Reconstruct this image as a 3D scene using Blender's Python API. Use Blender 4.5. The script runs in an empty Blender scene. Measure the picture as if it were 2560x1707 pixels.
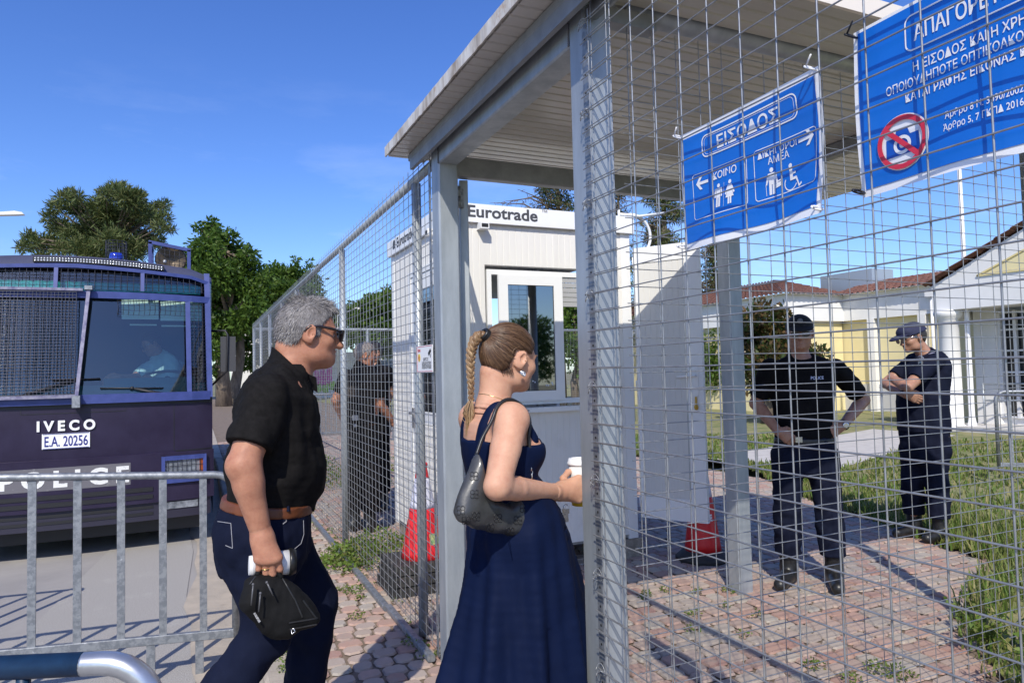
import bpy, math, random
import numpy as np
from mathutils import Vector, Matrix
SC = bpy.context.scene
COL = SC.collection
R = math.radians
# ------------------------------------------------------------------ camera
FPX = 1731.0
YAW, PIT, ROL = R(24.54), R(2.49), R(1.345)
CAM = np.array([0.0, 0.0, 1.43])
f0 = np.array([math.sin(YAW)*math.cos(PIT), math.cos(YAW)*math.cos(PIT), math.sin(PIT)])
r0 = np.array([math.cos(YAW), -math.sin(YAW), 0.0])
u0 = np.cross(r0, f0)
RT = r0*math.cos(ROL) - u0*math.sin(ROL)
UP = u0*math.cos(ROL) + r0*math.sin(ROL)
cam = bpy.data.cameras.new('camera'); cam.sensor_width = 36.0; cam.lens = FPX/2560*36.0
cam.clip_start = 0.05; cam.clip_end = 2000
camo = bpy.data.objects.new('camera', cam); COL.objects.link(camo)
m = Matrix.Identity(4)
for i in range(3):
    m[i][0], m[i][1], m[i][2], m[i][3] = RT[i], UP[i], -f0[i], CAM[i]
camo.matrix_world = m
SC.camera = camo
def W(px, py, X=None, Y=None, Z=None, D=None):
    """place in the yard seen at a photograph pixel, on a given plane or at a given depth"""
    d = f0 + RT*(px-1280)/FPX + UP*(853.5-py)/FPX
    if X is not None: t = X/d[0]
    elif Y is not None: t = Y/d[1]
    elif Z is not None: t = (Z-CAM[2])/d[2]
    else: t = D
    return CAM + d*t
# ------------------------------------------------------------------ light
SUNL = Vector((0.553, 0.91, -1.0)).normalized()
world = bpy.data.worlds.new('World'); SC.world = world; world.use_nodes = True
nt = world.node_tree; nt.nodes.clear()
out = nt.nodes.new('ShaderNodeOutputWorld'); bg = nt.nodes.new('ShaderNodeBackground')
sky = nt.nodes.new('ShaderNodeTexSky'); sky.sky_type = 'NISHITA'; sky.sun_disc = False
sky.sun_elevation = math.asin(-SUNL.z); sky.sun_rotation = math.atan2(-SUNL.x, -SUNL.y)
sky.air_density = 1.0; sky.dust_density = 0.55; sky.ozone_density = 4.0
hs = nt.nodes.new('ShaderNodeHueSaturation'); hs.inputs['Saturation'].default_value = 1.20
hs.inputs['Hue'].default_value = 0.515
# thin cirrus wisps, part of the sky itself
tc = nt.nodes.new('ShaderNodeTexCoord'); mp = nt.nodes.new('ShaderNodeMapping'); mp.inputs['Scale'].default_value = (2.2, 2.2, 9.0)
mp.inputs['Location'].default_value = (0.33, 0.1, 0.0)
nz = nt.nodes.new('ShaderNodeTexNoise'); nz.inputs['Scale'].default_value = 1.3; nz.inputs['Detail'].default_value = 8; nz.inputs['Roughness'].default_value = 0.62
cr = nt.nodes.new('ShaderNodeValToRGB'); cr.color_ramp.elements[0].position = 0.50; cr.color_ramp.elements[1].position = 0.80
cr.color_ramp.elements[1].color = (0.5, 0.5, 0.5, 1)
sx = nt.nodes.new('ShaderNodeSeparateXYZ'); mr = nt.nodes.new('ShaderNodeMapRange')
mr.inputs['From Min'].default_value = 0.42; mr.inputs['From Max'].default_value = 0.04; mr.inputs['To Max'].default_value = 0.9
ml = nt.nodes.new('ShaderNodeMath'); ml.operation = 'MULTIPLY'
mx = nt.nodes.new('ShaderNodeMixRGB'); mx.inputs['Color2'].default_value = (6.5, 6.6, 7.4, 1)
L = nt.links.new
L(tc.outputs['Generated'], mp.inputs['Vector']); L(mp.outputs[0], nz.inputs['Vector']); L(nz.outputs['Fac'], cr.inputs[0])
L(tc.outputs['Generated'], sx.inputs[0]); L(sx.outputs['Z'], mr.inputs['Value']); L(mr.outputs[0], ml.inputs[0]); L(cr.outputs[0], ml.inputs[1])
L(sky.outputs[0], hs.inputs['Color']); L(hs.outputs[0], mx.inputs['Color1']); L(ml.outputs[0], mx.inputs['Fac'])
gn = nt.nodes.new('ShaderNodeMixRGB'); gn.blend_type = 'MULTIPLY'; gn.inputs['Fac'].default_value = 1; gn.inputs['Color2'].default_value = (0.97, 1.06, 1.18, 1)
L(mx.outputs[0], gn.inputs['Color1']); L(gn.outputs[0], bg.inputs['Color']); L(bg.outputs[0], out.inputs[0])
bg.inputs['Strength'].default_value = 0.15
sun = bpy.data.lights.new('sun', 'SUN'); sun.energy = 4.2; sun.angle = R(0.5); sun.color = (1.0, 0.94, 0.83)
suno = bpy.data.objects.new('sun', sun); COL.objects.link(suno)
suno.rotation_euler = SUNL.to_track_quat('-Z', 'Y').to_euler(); suno.location = (-8, -15, 13)
SC.view_settings.view_transform = 'Standard'; SC.view_settings.look = 'None'
SC.view_settings.exposure = 0.14; SC.view_settings.gamma = 1.0
SC.cycles.max_bounces = 6; SC.cycles.transparent_max_bounces = 12; SC.cycles.diffuse_bounces = 3
SC.cycles.use_adaptive_sampling = True
# ------------------------------------------------------------------ materials
MATS = {}
def rgb(c): return (c[0], c[1], c[2], 1)
def mat(name, base, rough=0.6, metal=0.0, base2=None, scale=8.0, stretch=None, detail=5.0, ramp=(0.35, 0.65), bump=0.0, bscale=None,
        spec=None, island=None, trans=0.0, coat=0.0, dirt=None, dscale=2.0, dramp=(0.55, 0.75), rvar=0.0, coord='Object', bdist=0.01):
    if name in MATS: return MATS[name]
    M = bpy.data.materials.new(name); M.use_nodes = True; t = M.node_tree; b = t.nodes['Principled BSDF']; LK = t.links.new
    b.inputs['Base Color'].default_value = rgb(base); b.inputs['Roughness'].default_value = rough; b.inputs['Metallic'].default_value = metal
    if spec is not None: b.inputs['Specular IOR Level'].default_value = spec
    if coat: b.inputs['Coat Weight'].default_value = coat; b.inputs['Coat Roughness'].default_value = 0.12
    col = None; c = t.nodes.new('ShaderNodeTexCoord'); vec = c.outputs[coord]
    if stretch:
        mpn = t.nodes.new('ShaderNodeMapping'); mpn.inputs['Scale'].default_value = stretch; LK(vec, mpn.inputs['Vector']); vec = mpn.outputs[0]
    if island:
        g = t.nodes.new('ShaderNodeNewGeometry'); rp = t.nodes.new('ShaderNodeValToRGB'); rp.color_ramp.interpolation = 'LINEAR'
        els = rp.color_ramp.elements
        while len(els) < len(island): els.new(0.5)
        for i, cc in enumerate(island): els[i].position = i/(len(island)-1); els[i].color = rgb(cc)
        LK(g.outputs['Random Per Island'], rp.inputs[0]); col = rp.outputs[0]
    if base2 is not None:
        n = t.nodes.new('ShaderNodeTexNoise'); n.inputs['Scale'].default_value = scale; n.inputs['Detail'].default_value = detail; n.inputs['Roughness'].default_value = 0.65
        LK(vec, n.inputs['Vector'])
        rp = t.nodes.new('ShaderNodeValToRGB'); e = rp.color_ramp.elements; e[0].position, e[1].position = ramp
        LK(n.outputs['Fac'], rp.inputs[0])
        x = t.nodes.new('ShaderNodeMixRGB'); LK(rp.outputs[0], x.inputs['Fac'])
        if col: LK(col, x.inputs['Color1'])
        else: x.inputs['Color1'].default_value = rgb(base)
        x.inputs['Color2'].default_value = rgb(base2); col = x.outputs[0]
        if rvar:
            mm = t.nodes.new('ShaderNodeMath'); mm.operation = 'MULTIPLY_ADD'; mm.inputs[1].default_value = rvar; mm.inputs[2].default_value = rough
            LK(n.outputs['Fac'], mm.inputs[0]); LK(mm.outputs[0], b.inputs['Roughness'])
    if dirt is not None:
        n = t.nodes.new('ShaderNodeTexNoise'); n.inputs['Scale'].default_value = dscale; n.inputs['Detail'].default_value = 9; n.inputs['Roughness'].default_value = 0.7
        LK(c.outputs[coord], n.inputs['Vector'])
        rp = t.nodes.new('ShaderNodeValToRGB'); e = rp.color_ramp.elements; e[0].position, e[1].position = dramp
        LK(n.outputs['Fac'], rp.inputs[0])
        x = t.nodes.new('ShaderNodeMixRGB'); LK(rp.outputs[0], x.inputs['Fac'])
        if col: LK(col, x.inputs['Color1'])
        else: x.inputs['Color1'].default_value = rgb(base)
        x.inputs['Color2'].default_value = rgb(dirt); col = x.outputs[0]
    if col: LK(col, b.inputs['Base Color'])
    if bump:
        n = t.nodes.new('ShaderNodeTexNoise'); n.inputs['Scale'].default_value = bscale or scale*2; n.inputs['Detail'].default_value = 6
        LK(vec, n.inputs['Vector']); bn = t.nodes.new('ShaderNodeBump'); bn.inputs['Strength'].default_value = bump; bn.inputs['Distance'].default_value = bdist
        LK(n.outputs['Fac'], bn.inputs['Height']); LK(bn.outputs[0], b.inputs['Normal'])
    if trans: b.inputs['Transmission Weight'].default_value = trans
    MATS[name] = M
    return M
def glass(name, tint, glossy=0.12, rough=0.02):
    if name in MATS: return MATS[name]
    M = bpy.data.materials.new(name); M.use_nodes = True; t = M.node_tree; t.nodes.clear()
    o = t.nodes.new('ShaderNodeOutputMaterial'); tr = t.nodes.new('ShaderNodeBsdfTransparent'); gl = t.nodes.new('ShaderNodeBsdfGlossy')
    mxs = t.nodes.new('ShaderNodeMixShader'); lw = t.nodes.new('ShaderNodeFresnel'); lw.inputs['IOR'].default_value = 1.52
    ad = t.nodes.new('ShaderNodeMath'); ad.operation = 'ADD'; ad.inputs[1].default_value = glossy
    tr.inputs[0].default_value = rgb(tint); gl.inputs['Roughness'].default_value = rough
    t.links.new(lw.outputs[0], ad.inputs[0]); t.links.new(ad.outputs[0], mxs.inputs[0])
    t.links.new(tr.outputs[0], mxs.inputs[1]); t.links.new(gl.outputs[0], mxs.inputs[2]); t.links.new(mxs.outputs[0], o.inputs[0])
    MATS[name] = M; return M
def leafmat(name, cols, rough=0.55, tl=0.35):
    if name in MATS: return MATS[name]
    M = mat(name, cols[0], rough, island=cols, spec=0.35)
    t = M.node_tree; b = t.nodes['Principled BSDF']; o = [n for n in t.nodes if n.type == 'OUTPUT_MATERIAL'][0]
    tr = t.nodes.new('ShaderNodeBsdfTranslucent'); mxs = t.nodes.new('ShaderNodeMixShader'); mxs.inputs[0].default_value = tl
    src = b.inputs['Base Color'].links[0].from_socket
    t.links.new(src, tr.inputs[0]); t.links.new(b.outputs[0], mxs.inputs[1]); t.links.new(tr.outputs[0], mxs.inputs[2]); t.links.new(mxs.outputs[0], o.inputs[0])
    return M
# ------------------------------------------------------------------ mesh building
class MB:
    def __init__(s): s.v = []; s.f = []; s.sm = []
    def add(s, vs, fs, smooth=False):
        o = len(s.v); s.v.extend([tuple(map(float, p)) for p in vs]); s.f.extend([tuple(i+o for i in f) for f in fs]); s.sm.extend([smooth]*len(fs)); return s
    def box(s, a, b):
        (x0, y0, z0), (x1, y1, z1) = a, b
        x0, x1 = min(x0, x1), max(x0, x1); y0, y1 = min(y0, y1), max(y0, y1); z0, z1 = min(z0, z1), max(z0, z1)
        return s.add([(x0,y0,z0),(x1,y0,z0),(x1,y1,z0),(x0,y1,z0),(x0,y0,z1),(x1,y0,z1),(x1,y1,z1),(x0,y1,z1)],
              [(0,3,2,1),(4,5,6,7),(0,1,5,4),(1,2,6,5),(2,3,7,6),(3,0,4,7)])
    def prism(s, ring, d, smooth=False):
        n = len(ring); r = [np.array(p, float) for p in ring]; d = np.array(d, float)
        return s.add(r+[p+d for p in r], [tuple(range(n))[::-1], tuple(range(n, 2*n))]+[(i, (i+1) % n, (i+1) % n+n, i+n) for i in range(n)], smooth)
    def beam(s, p, q, w, h, up=(0, 0, 1), bev=0.0):
        """rectangular bar from p to q, w across, h along up"""
        p = np.array(p, float); q = np.array(q, float); d = q-p; L_ = np.linalg.norm(d); d = d/L_
        up = np.array(up, float); sd = np.cross(d, up); sd /= np.linalg.norm(sd); up = np.cross(sd, d)
        a, b_ = w/2, h/2; e = bev
        pts = [(-a+e,-b_),(a-e,-b_),(a,-b_+e),(a,b_-e),(a-e,b_),(-a+e,b_),(-a,b_-e),(-a,-b_+e)] if e else [(-a,-b_),(a,-b_),(a,b_),(-a,b_)]
        return s.prism([p+sd*x+up*y for x, y in pts], q-p)
    def tube(s, pts, r, n=8, caps=True, smooth=True):
        pts = [np.array(p, float) for p in pts]; N = len(pts); rs = r if hasattr(r, '__len__') else [r]*N
        vs = []; prev = None
        for i, p in enumerate(pts):
            t = pts[min(i+1, N-1)]-pts[max(i-1, 0)]; t = t/(np.linalg.norm(t)+1e-12)
            if prev is None:
                a = np.array([0, 0, 1.0]) if abs(t[2]) < 0.9 else np.array([1.0, 0, 0]); u = np.cross(t, a)
            else: u = prev-t*np.dot(prev, t)
            u /= (np.linalg.norm(u)+1e-12); w = np.cross(t, u); prev = u
            for k in range(n):
                an = 2*math.pi*k/n; vs.append(p+(u*math.cos(an)+w*math.sin(an))*rs[i])
        fs = [(i*n+k, i*n+(k+1) % n, (i+1)*n+(k+1) % n, (i+1)*n+k) for i in range(N-1) for k in range(n)]
        o = len(s.v); s.add(vs, fs, smooth)
        if caps: s.f += [tuple(o+k for k in range(n))[::-1], tuple(o+(N-1)*n+k for k in range(n))]; s.sm += [False, False]
        return s
    def lathe(s, prof, c=(0, 0, 0), n=24, ax=None, smooth=True, sq=None):
        """profile of (r, z) turned about the vertical through c (or about axis ax)"""
        vs = []; c = np.array(c, float)
        if ax is None: X_, Y_, Z_ = np.eye(3)
        else:
            Z_ = np.array(ax, float); Z_ /= np.linalg.norm(Z_); a = np.array([1.0, 0, 0]) if abs(Z_[0]) < 0.8 else np.array([0, 1.0, 0])
            X_ = np.cross(a, Z_); X_ /= np.linalg.norm(X_); Y_ = np.cross(Z_, X_)
        for r_, z_ in prof:
            for k in range(n):
                an = 2*math.pi*k/n; vs.append(c+X_*r_*math.cos(an)+Y_*r_*math.sin(an)+Z_*z_)
        m_ = len(prof)
        fs = [(i*n+k, i*n+(k+1) % n, (i+1)*n+(k+1) % n, (i+1)*n+k) for i in range(m_-1) for k in range(n)]
        o = len(s.v); s.add(vs, fs, smooth)
        s.f += [tuple(o+k for k in range(n))[::-1], tuple(o+(m_-1)*n+k for k in range(n))]; s.sm += [False, False]
        return s
    def grid(s, P, smooth=True):
        """P: array of rows of points"""
        P = np.array(P, float); a, b_ = P.shape[:2]
        return s.add(P.reshape(-1, 3), [(i*b_+j, i*b_+j+1, (i+1)*b_+j+1, (i+1)*b_+j) for i in range(a-1) for j in range(b_-1)], smooth)
    def ball(s, c, r, n=12, mseg=8, sc=(1, 1, 1)):
        prof = [(max(1e-4, math.sin(math.pi*i/mseg)), -math.cos(math.pi*i/mseg)) for i in range(mseg+1)]
        o = len(s.v); s.lathe(prof, (0, 0, 0), n)
        for i in range(o, len(s.v)):
            v = s.v[i]; s.v[i] = (c[0]+v[0]*r*sc[0], c[1]+v[1]*r*sc[1], c[2]+v[2]*r*sc[2])
        return s
def wpos(o):
    p = Vector((0, 0, 0))
    while o is not None: p = p+o.location; o = o.parent
    return p
def mesh_obj(name, verts, faces, material, smooth=None):
    me = bpy.data.meshes.new(name); me.from_pydata(verts, [], faces); me.materials.append(material)
    if smooth is not None and len(me.polygons) == len(smooth): me.polygons.foreach_set('use_smooth', smooth)
    me.update(); o = bpy.data.objects.new(name, me); COL.objects.link(o); return o
def put(name, mb, material, parent=None, label=None, kind=None, origin=None):
    """link a mesh built in world coordinates, as a part of parent or alone"""
    if parent is not None: off = wpos(parent)
    else:
        a = np.array(mb.v); off = Vector(((a[:, 0].min()+a[:, 0].max())/2, (a[:, 1].min()+a[:, 1].max())/2, a[:, 2].min())) if origin is None else Vector(origin)
    vs = (np.array(mb.v)-np.array(off)).tolist()
    o = mesh_obj(name, vs, mb.f, material, mb.sm)
    if parent is not None: o.parent = parent
    else: o.location = off
    if label: o['label'] = label
    if kind: o['kind'] = kind
    return o
def tag(o, label, cat, group=None):
    o['label'] = label; o['category'] = cat
    if group: o['group'] = group
    return o
def thing(name, label, cat, loc, group=None):
    e = bpy.data.objects.new(name, None); e.empty_display_size = 0.1; COL.objects.link(e); e.location = Vector(tuple(map(float, loc)))
    return tag(e, label, cat, group)
def copy_tree(o, parent=None):
    c = o.copy(); COL.objects.link(c)
    if parent is not None: c.parent = parent
    for ch in list(o.children): copy_tree(ch, c)
    return c
_font = {}
def text_geo(s, size=1.0, bold=0.0, align='CENTER', space=1.0, ext=0.0):
    cu = bpy.data.curves.new('t', 'FONT'); cu.body = s; cu.size = size; cu.align_x = align; cu.offset = bold; cu.space_character = space; cu.extrude = ext; cu.resolution_u = 4
    ob = bpy.data.objects.new('t', cu); COL.objects.link(ob)
    dg = bpy.context.evaluated_depsgraph_get(); me = bpy.data.meshes.new_from_object(ob.evaluated_get(dg))
    vs = np.array([v.co[:] for v in me.vertices]).reshape(-1, 3); fs = [tuple(p.vertices) for p in me.polygons]
    bpy.data.objects.remove(ob); bpy.data.curves.remove(cu); bpy.data.meshes.remove(me)
    return vs, fs
def add_text(mb, s, size, origin, right, up, bold=0.0, align='CENTER', width=None, space=1.0, warp=None, height=None, ext=0.0):
    vs, fs = text_geo(s, size, bold, align, space, ext)
    if len(vs) == 0: return
    if width:
        w = vs[:, 0].max()-vs[:, 0].min(); vs[:, 0] *= width/w
    if height:
        h = vs[:, 1].max()-vs[:, 1].min(); vs[:, 1] *= height/h
    right = np.array(right, float); up = np.array(up, float); nrm = np.cross(right, up)
    P = np.array(origin, float)+vs[:, :1]*right+vs[:, 1:2]*up+vs[:, 2:3]*nrm
    if warp: P = warp(P)
    mb.add(P, fs)
def refine(pts, fs, mx_):
    """triangles cut down to edges shorter than mx_"""
    from mathutils.geometry import tessellate_polygon
    pts = [np.asarray(p, float) for p in pts]; T = []
    for f in fs:
        if len(f) == 3: T.append(tuple(f))
        else:
            for t in tessellate_polygon([[Vector((pts[i][0], pts[i][1], 0)) for i in f]]):
                a, b, c = [pts[f[i]] for i in t]
                T.append(tuple(f[i] for i in t) if ((b[0]-a[0])*(c[1]-a[1])-(b[1]-a[1])*(c[0]-a[0])) > 0 else tuple(f[i] for i in t)[::-1])
    out_ = []; mid = {}
    while T:
        t = T.pop(); L3 = [np.linalg.norm(pts[t[i]][:2]-pts[t[(i+1) % 3]][:2]) for i in range(3)]; k = int(np.argmax(L3))
        if L3[k] <= mx_: out_.append(t); continue
        a, b, c = t[k], t[(k+1) % 3], t[(k+2) % 3]; key = (min(a, b), max(a, b))
        if key not in mid: mid[key] = len(pts); pts.append((pts[a]+pts[b])/2)
        m__ = mid[key]; T += [(a, m__, c), (m__, b, c)]
    return np.array(pts), out_
rng = random.Random(7); nrg = np.random.RandomState(11)
# ================================================================== THE SETTING
ASPH = mat('asphalt', (0.27, 0.255, 0.245), 0.92, base2=(0.34, 0.32, 0.30), scale=1.1, bump=0.5, bscale=160, dirt=(0.09, 0.085, 0.08), dscale=0.55, dramp=(0.62, 0.8), bdist=0.006)
ASPH2 = mat('asphalt_pale', (0.42, 0.395, 0.365), 0.95, base2=(0.24, 0.23, 0.215), scale=150, detail=2, bump=0.7, bscale=190, dirt=(0.42, 0.40, 0.37), dscale=1.4, bdist=0.006)
CONC = mat('concrete', (0.42, 0.36, 0.29), 0.9, base2=(0.33, 0.29, 0.24), scale=5, bump=0.4, bscale=60, dirt=(0.2, 0.16, 0.12), dscale=3.5, dramp=(0.6, 0.8))
DIRT = mat('dirt', (0.28, 0.21, 0.15), 0.95, base2=(0.38, 0.31, 0.24), scale=12, bump=0.6, bscale=70)
PAVE = mat('paver_stone', (0.5, 0.4, 0.35), 0.88, island=[(0.38, 0.235, 0.185), (0.42, 0.285, 0.23), (0.40, 0.355, 0.295), (0.35, 0.205, 0.165), (0.37, 0.335, 0.285), (0.43, 0.31, 0.255), (0.33, 0.30, 0.26)],
           base2=(0.33, 0.27, 0.225), scale=9, ramp=(0.5, 0.78), bump=0.6, bscale=120, dirt=(0.23, 0.18, 0.14), dscale=2.2, dramp=(0.6, 0.82), bdist=0.004)
GRND = mat('grass_ground', (0.14, 0.17, 0.05), 0.95, base2=(0.30, 0.26, 0.13), scale=2.6, bump=0.7, bscale=30, dirt=(0.07, 0.11, 0.025), dscale=0.9)
g = MB(); g.add([(-300, -60, -0.16), (600, -60, -0.16), (600, 700, -0.16), (-300, 700, -0.16)], [(0, 1, 2, 3)])
put('ground', g, mat('far_ground', (0.24, 0.20, 0.13), 0.95, base2=(0.13, 0.14, 0.05), scale=0.12), kind='structure', origin=(0, 0, -0.16))
KX = 0.28
g = MB(); g.add([(-9, -12, -0.13), (KX, -12, -0.13), (KX, 60, -0.13), (-9, 60, -0.13)], [(0, 1, 2, 3)])
put('road', g, ASPH, kind='structure', origin=(0, 0, -0.13))
g = MB()
P = [(-0.85, -12), (-0.80, 4.3), (-1.0, 5.0), (-0.72, 7.6), (-0.7, 60), (-0.10, 60), (-0.12, 9), (-0.03, 7), (-0.07, 5.6), (0.0, 4.5), (-0.02, 3.4), (-0.05, -12)]
g.add([(x, y, -0.125) for x, y in P], [tuple(range(len(P)))])
put('road_patch', g, ASPH2, kind='structure', origin=(-0.4, 3, -0.125))
g = MB()
yy = np.linspace(-12, 40, 130); ed = -0.03+0.035*np.sin(yy*2.1)+0.025*np.sin(yy*5.3+1)
g.add([(x, y, -0.121) for x, y in zip(ed, yy)]+[(KX+0.01, y, -0.121) for y in yy], [(i, i+130, i+131, i+1) for i in range(129)])
put('gutter', g, CONC, kind='structure', origin=(0.1, 3, -0.121))
# kerb stones
g = MB(); y = -4.0
while y < 34:
    L_ = 0.98+rng.uniform(-0.02, 0.02); dz = rng.uniform(-0.006, 0.006); dx = rng.uniform(-0.006, 0.006)
    g.prism([(KX+dx, y, -0.15), (KX+dx+0.012, y, -0.012+dz), (KX+dx+0.03, y, 0.004+dz), (KX+0.14, y, 0.006+dz), (KX+0.14, y, -0.15)][::-1], (0, L_-0.012, 0)); y += L_
put('kerb', g, CONC, kind='structure')
# bedding under the paving stones, and the grass plot beyond
g = MB(); g.add([(KX+0.05, -8, -0.014), (6.6, -8, -0.014), (6.6, 60, -0.014), (KX+0.05, 60, -0.014)], [(0, 1, 2, 3)])
put('paving_bed', g, mat('joint_dirt', (0.15, 0.115, 0.085), 0.95, base2=(0.22, 0.165, 0.12), scale=7, bump=0.5, bscale=60), kind='structure', origin=(3, 5, -0.014))
GE = [(2.1, -6), (2.6, 0.6), (2.95, 1.45), (3.3, 2.0), (3.85, 2.5), (4.5, 2.8), (5.15, 3.05), (5.28, 3.6), (5.55, 4.2), (5.75, 4.8), (6.05, 5.7), (7.1, 7.5), (7.3, 8.6), (6.3, 10.2), (6.4, 14.0)]
def grass_x(y):
    return np.interp(y, [p[1] for p in GE], [p[0] for p in GE])
g = MB(); pl = [(x, y, 0.012) for x, y in GE]+[(40, 14.0, 0.012), (40, -6, 0.012)]
g.add(pl, [tuple(range(len(pl)))])
put('grass_plot', g, GRND, kind='structure', origin=(8, 5, 0.012))
g = MB(); g.add([(6.3, 13.9, 0.0), (60, 13.9, 0.0), (60, 60, 0.0), (6.3, 60, 0.0)], [(0, 1, 2, 3)])
put('far_lawn', g, GRND, kind='structure', origin=(20, 30, 0.0))
g = MB(); g.add([(7.4, 6.6, 0.02), (13.2, 8.6, 0.02), (13.2, 10.4, 0.02), (7.2, 8.6, 0.02)], [(0, 1, 2, 3)])
put('path', g, mat('pale_path', (0.55, 0.52, 0.47), 0.9, base2=(0.45, 0.42, 0.38), scale=6), kind='structure', origin=(10, 8.5, 0.02))
# interlocking paving stones, rows running across the entrance
def pavers():
    m_ = MB(); y = -1.2; row = 0
    while y < 17:
        near = y < 8.5
        lw = 0.128 if row % 2 == 0 else 0.105
        h = 0.108
        x = KX+0.15+(0.0 if row % 2 == 0 else -0.055)
        while x < min(float(grass_x(y)), 6.5)-0.05:
            w = lw*rng.uniform(.94, 1.08)
            a, b_, c_ = w-0.011, h-0.011, (0.022 if x < 1.2 else 0.012)
            if x < KX+0.14: a -= (KX+0.145-x)
            x0 = max(x, KX+0.145); j = lambda: rng.uniform(-0.0035, 0.0035)
            z = rng.uniform(-0.004, 0.004); tx, ty = rng.uniform(-0.02, 0.02), rng.uniform(-0.02, 0.02)
            if a > 0.05:
                pr = [(c_, 0), (a-c_, 0), (a, c_), (a, b_-c_), (a-c_, b_), (c_, b_), (0, b_-c_), (0, c_)]
                pr = [(px_+j(), py_+j()) for px_, py_ in pr]
                cx, cy = a/2, b_/2; e = 0.9 if near else 0.93
                top = [(x0+cx+(px_-cx)*e, y+cy+(py_-cy)*e, z+tx*(px_-cx)+ty*(py_-cy)+0.001) for px_, py_ in pr]
                low = [(x0+px_, y+py_, z-0.010+tx*(px_-cx)+ty*(py_-cy)) for px_, py_ in pr]
                m_.add(top+low, [tuple(range(8))]+[(k, k+8, (k+1) % 8+8, (k+1) % 8) for k in range(8)])
            x += w
        y += h; row += 1
    return m_
put('pavement', pavers(), PAVE, kind='structure', origin=(3, 4, 0))
# ------------------------------------------------------------------ grass, weeds
def blades(m_, x, y, n, h, sp, wid=0.004, lean=0.5, z=0.0):
    for _ in range(n):
        a = rng.uniform(0, 6.283); r_ = sp*math.sqrt(rng.random()); bx, by = x+r_*math.cos(a), y+r_*math.sin(a)
        hh = h*rng.uniform(0.5, 1.2); la = rng.uniform(0, 6.283); ll = lean*hh*rng.random(); w = wid*rng.uniform(0.7, 1.4)
        wx, wy = -math.sin(la)*w, math.cos(la)*w; dx, dy = math.cos(la)*ll, math.sin(la)*ll
        m_.add([(bx-wx, by-wy, z), (bx+wx, by+wy, z), (bx+dx*.35+wx*.8, by+dy*.35+wy*.8, z+hh*.6), (bx+dx*.35-wx*.8, by+dy*.35-wy*.8, z+hh*.6), (bx+dx, by+dy, z+hh)], [(0, 1, 2, 3), (3, 2, 4)])
GRASS = leafmat('grass_blades', [(0.10, 0.17, 0.03), (0.14, 0.22, 0.04), (0.22, 0.24, 0.06), (0.09, 0.15, 0.028), (0.36, 0.31, 0.14), (0.12, 0.20, 0.035)])
gm = MB()
for _ in range(5200):
    y = rng.uniform(0.3, 12.5); x0 = float(grass_x(y)); t = rng.random()**2.0
    x = x0+t*(13.0-x0); d = math.hypot(x, y)
    if 7.4 < x < 13.2 and 6.6+(x-7.4)*.34 < y < 8.6+(x-7.4)*.31: continue
    if d > 15: continue
    blades(gm, x, y, 6, 0.05+0.035*rng.random()+(0.05 if rng.random() < 0.06 else 0), 0.11, 0.0035+0.0006*d, 0.8, 0.01)
for _ in range(150):
    y = rng.uniform(2.5, 4.6); x0 = float(grass_x(y)); x = x0+0.06+rng.random()*1.0
    blades(gm, x, y, 14, 0.17, 0.13, 0.005, 0.9, 0.01)
for _ in range(60):
    y = rng.uniform(0.9, 2.1); x = float(grass_x(y))+0.12+rng.random()*0.7
    blades(gm, x, y, 12, 0.11, 0.12, 0.004, 0.9, 0.01)
put('grass', gm, GRASS, kind='stuff')
WEED = leafmat('weed_leaves', [(0.08, 0.15, 0.02), (0.13, 0.21, 0.03), (0.18, 0.24, 0.045), (0.10, 0.17, 0.03), (0.22, 0.20, 0.06)])
def leafclump(m_, x, y, r_, h, n, ls=0.02, z=0.0):
    for _ in range(n):
        a = rng.uniform(0, 6.283); q = r_*math.sqrt(rng.random()); px_, py_ = x+q*math.cos(a), y+q*math.sin(a); pz = z+h*rng.random()*(1-(q/r_)**2*0.7)+0.004
        c_ = np.array([px_, py_, pz]); d = nrg.normal(size=3); d[2] = abs(d[2])*.6; d /= np.linalg.norm(d); s_ = np.cross(d, nrg.normal(size=3)); s_ /= np.linalg.norm(s_)+1e-9
        l_ = ls*rng.uniform(0.6, 1.4); m_.add([c_, c_+d*l_*.5+s_*l_*.3, c_+d*l_, c_+d*l_*.5-s_*l_*.3], [(0, 1, 2, 3)])
wm = MB()
for px, py, r_, h, n in [(880, 1395, .25, .14, 500), (905, 1405, .3, .2, 700), (945, 1370, .25, .16, 500), (865, 1420, .2, .1, 250), (930, 1215, .3, .25, 350), (800, 1195, .4, .35, 700), (835, 1215, .35, .3, 600), (780, 1180, .3, .3, 400), (975, 1180, .2, .3, 250)]:
    p = W(px, py, Z=0); leafclump(wm, p[0], p[1], r_, h, n, 0.03)
for px, py, r_, n in [(885, 1480, .07, 90), (860, 1478, .05, 60), (895, 1545, .05, 50), (715, 1640, .10, 160), (700, 1615, .06, 80), (725, 1675, .06, 70), (900, 1500, .04, 40), (1050, 1620, .05, 50), (1100, 1640, .04, 30),
                      (1620, 1490, .035, 30), (1740, 1485, .04, 40), (1820, 1480, .045, 50), (1735, 1540, .05, 50), (1615, 1495, .04, 40), (1815, 1520, .03, 30), (1860, 1590, .04, 40), (1730, 1580, .04, 40), (2200, 1680, .08, 110), (2250, 1690, .07, 90), (2130, 1700, .05, 50), (1890, 1545, .04, 30), (2040, 1670, .05, 50), (1660, 1480, .03, 30)]:
    p = W(px, py, Z=0); leafclump(wm, p[0], p[1], r_, 0.045, n, 0.017)
for _ in range(40):
    y = rng.uniform(2.5, 9); leafclump(wm, 1.08+rng.uniform(-.08, .06), y, 0.05, 0.03, 14, 0.016)
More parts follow.
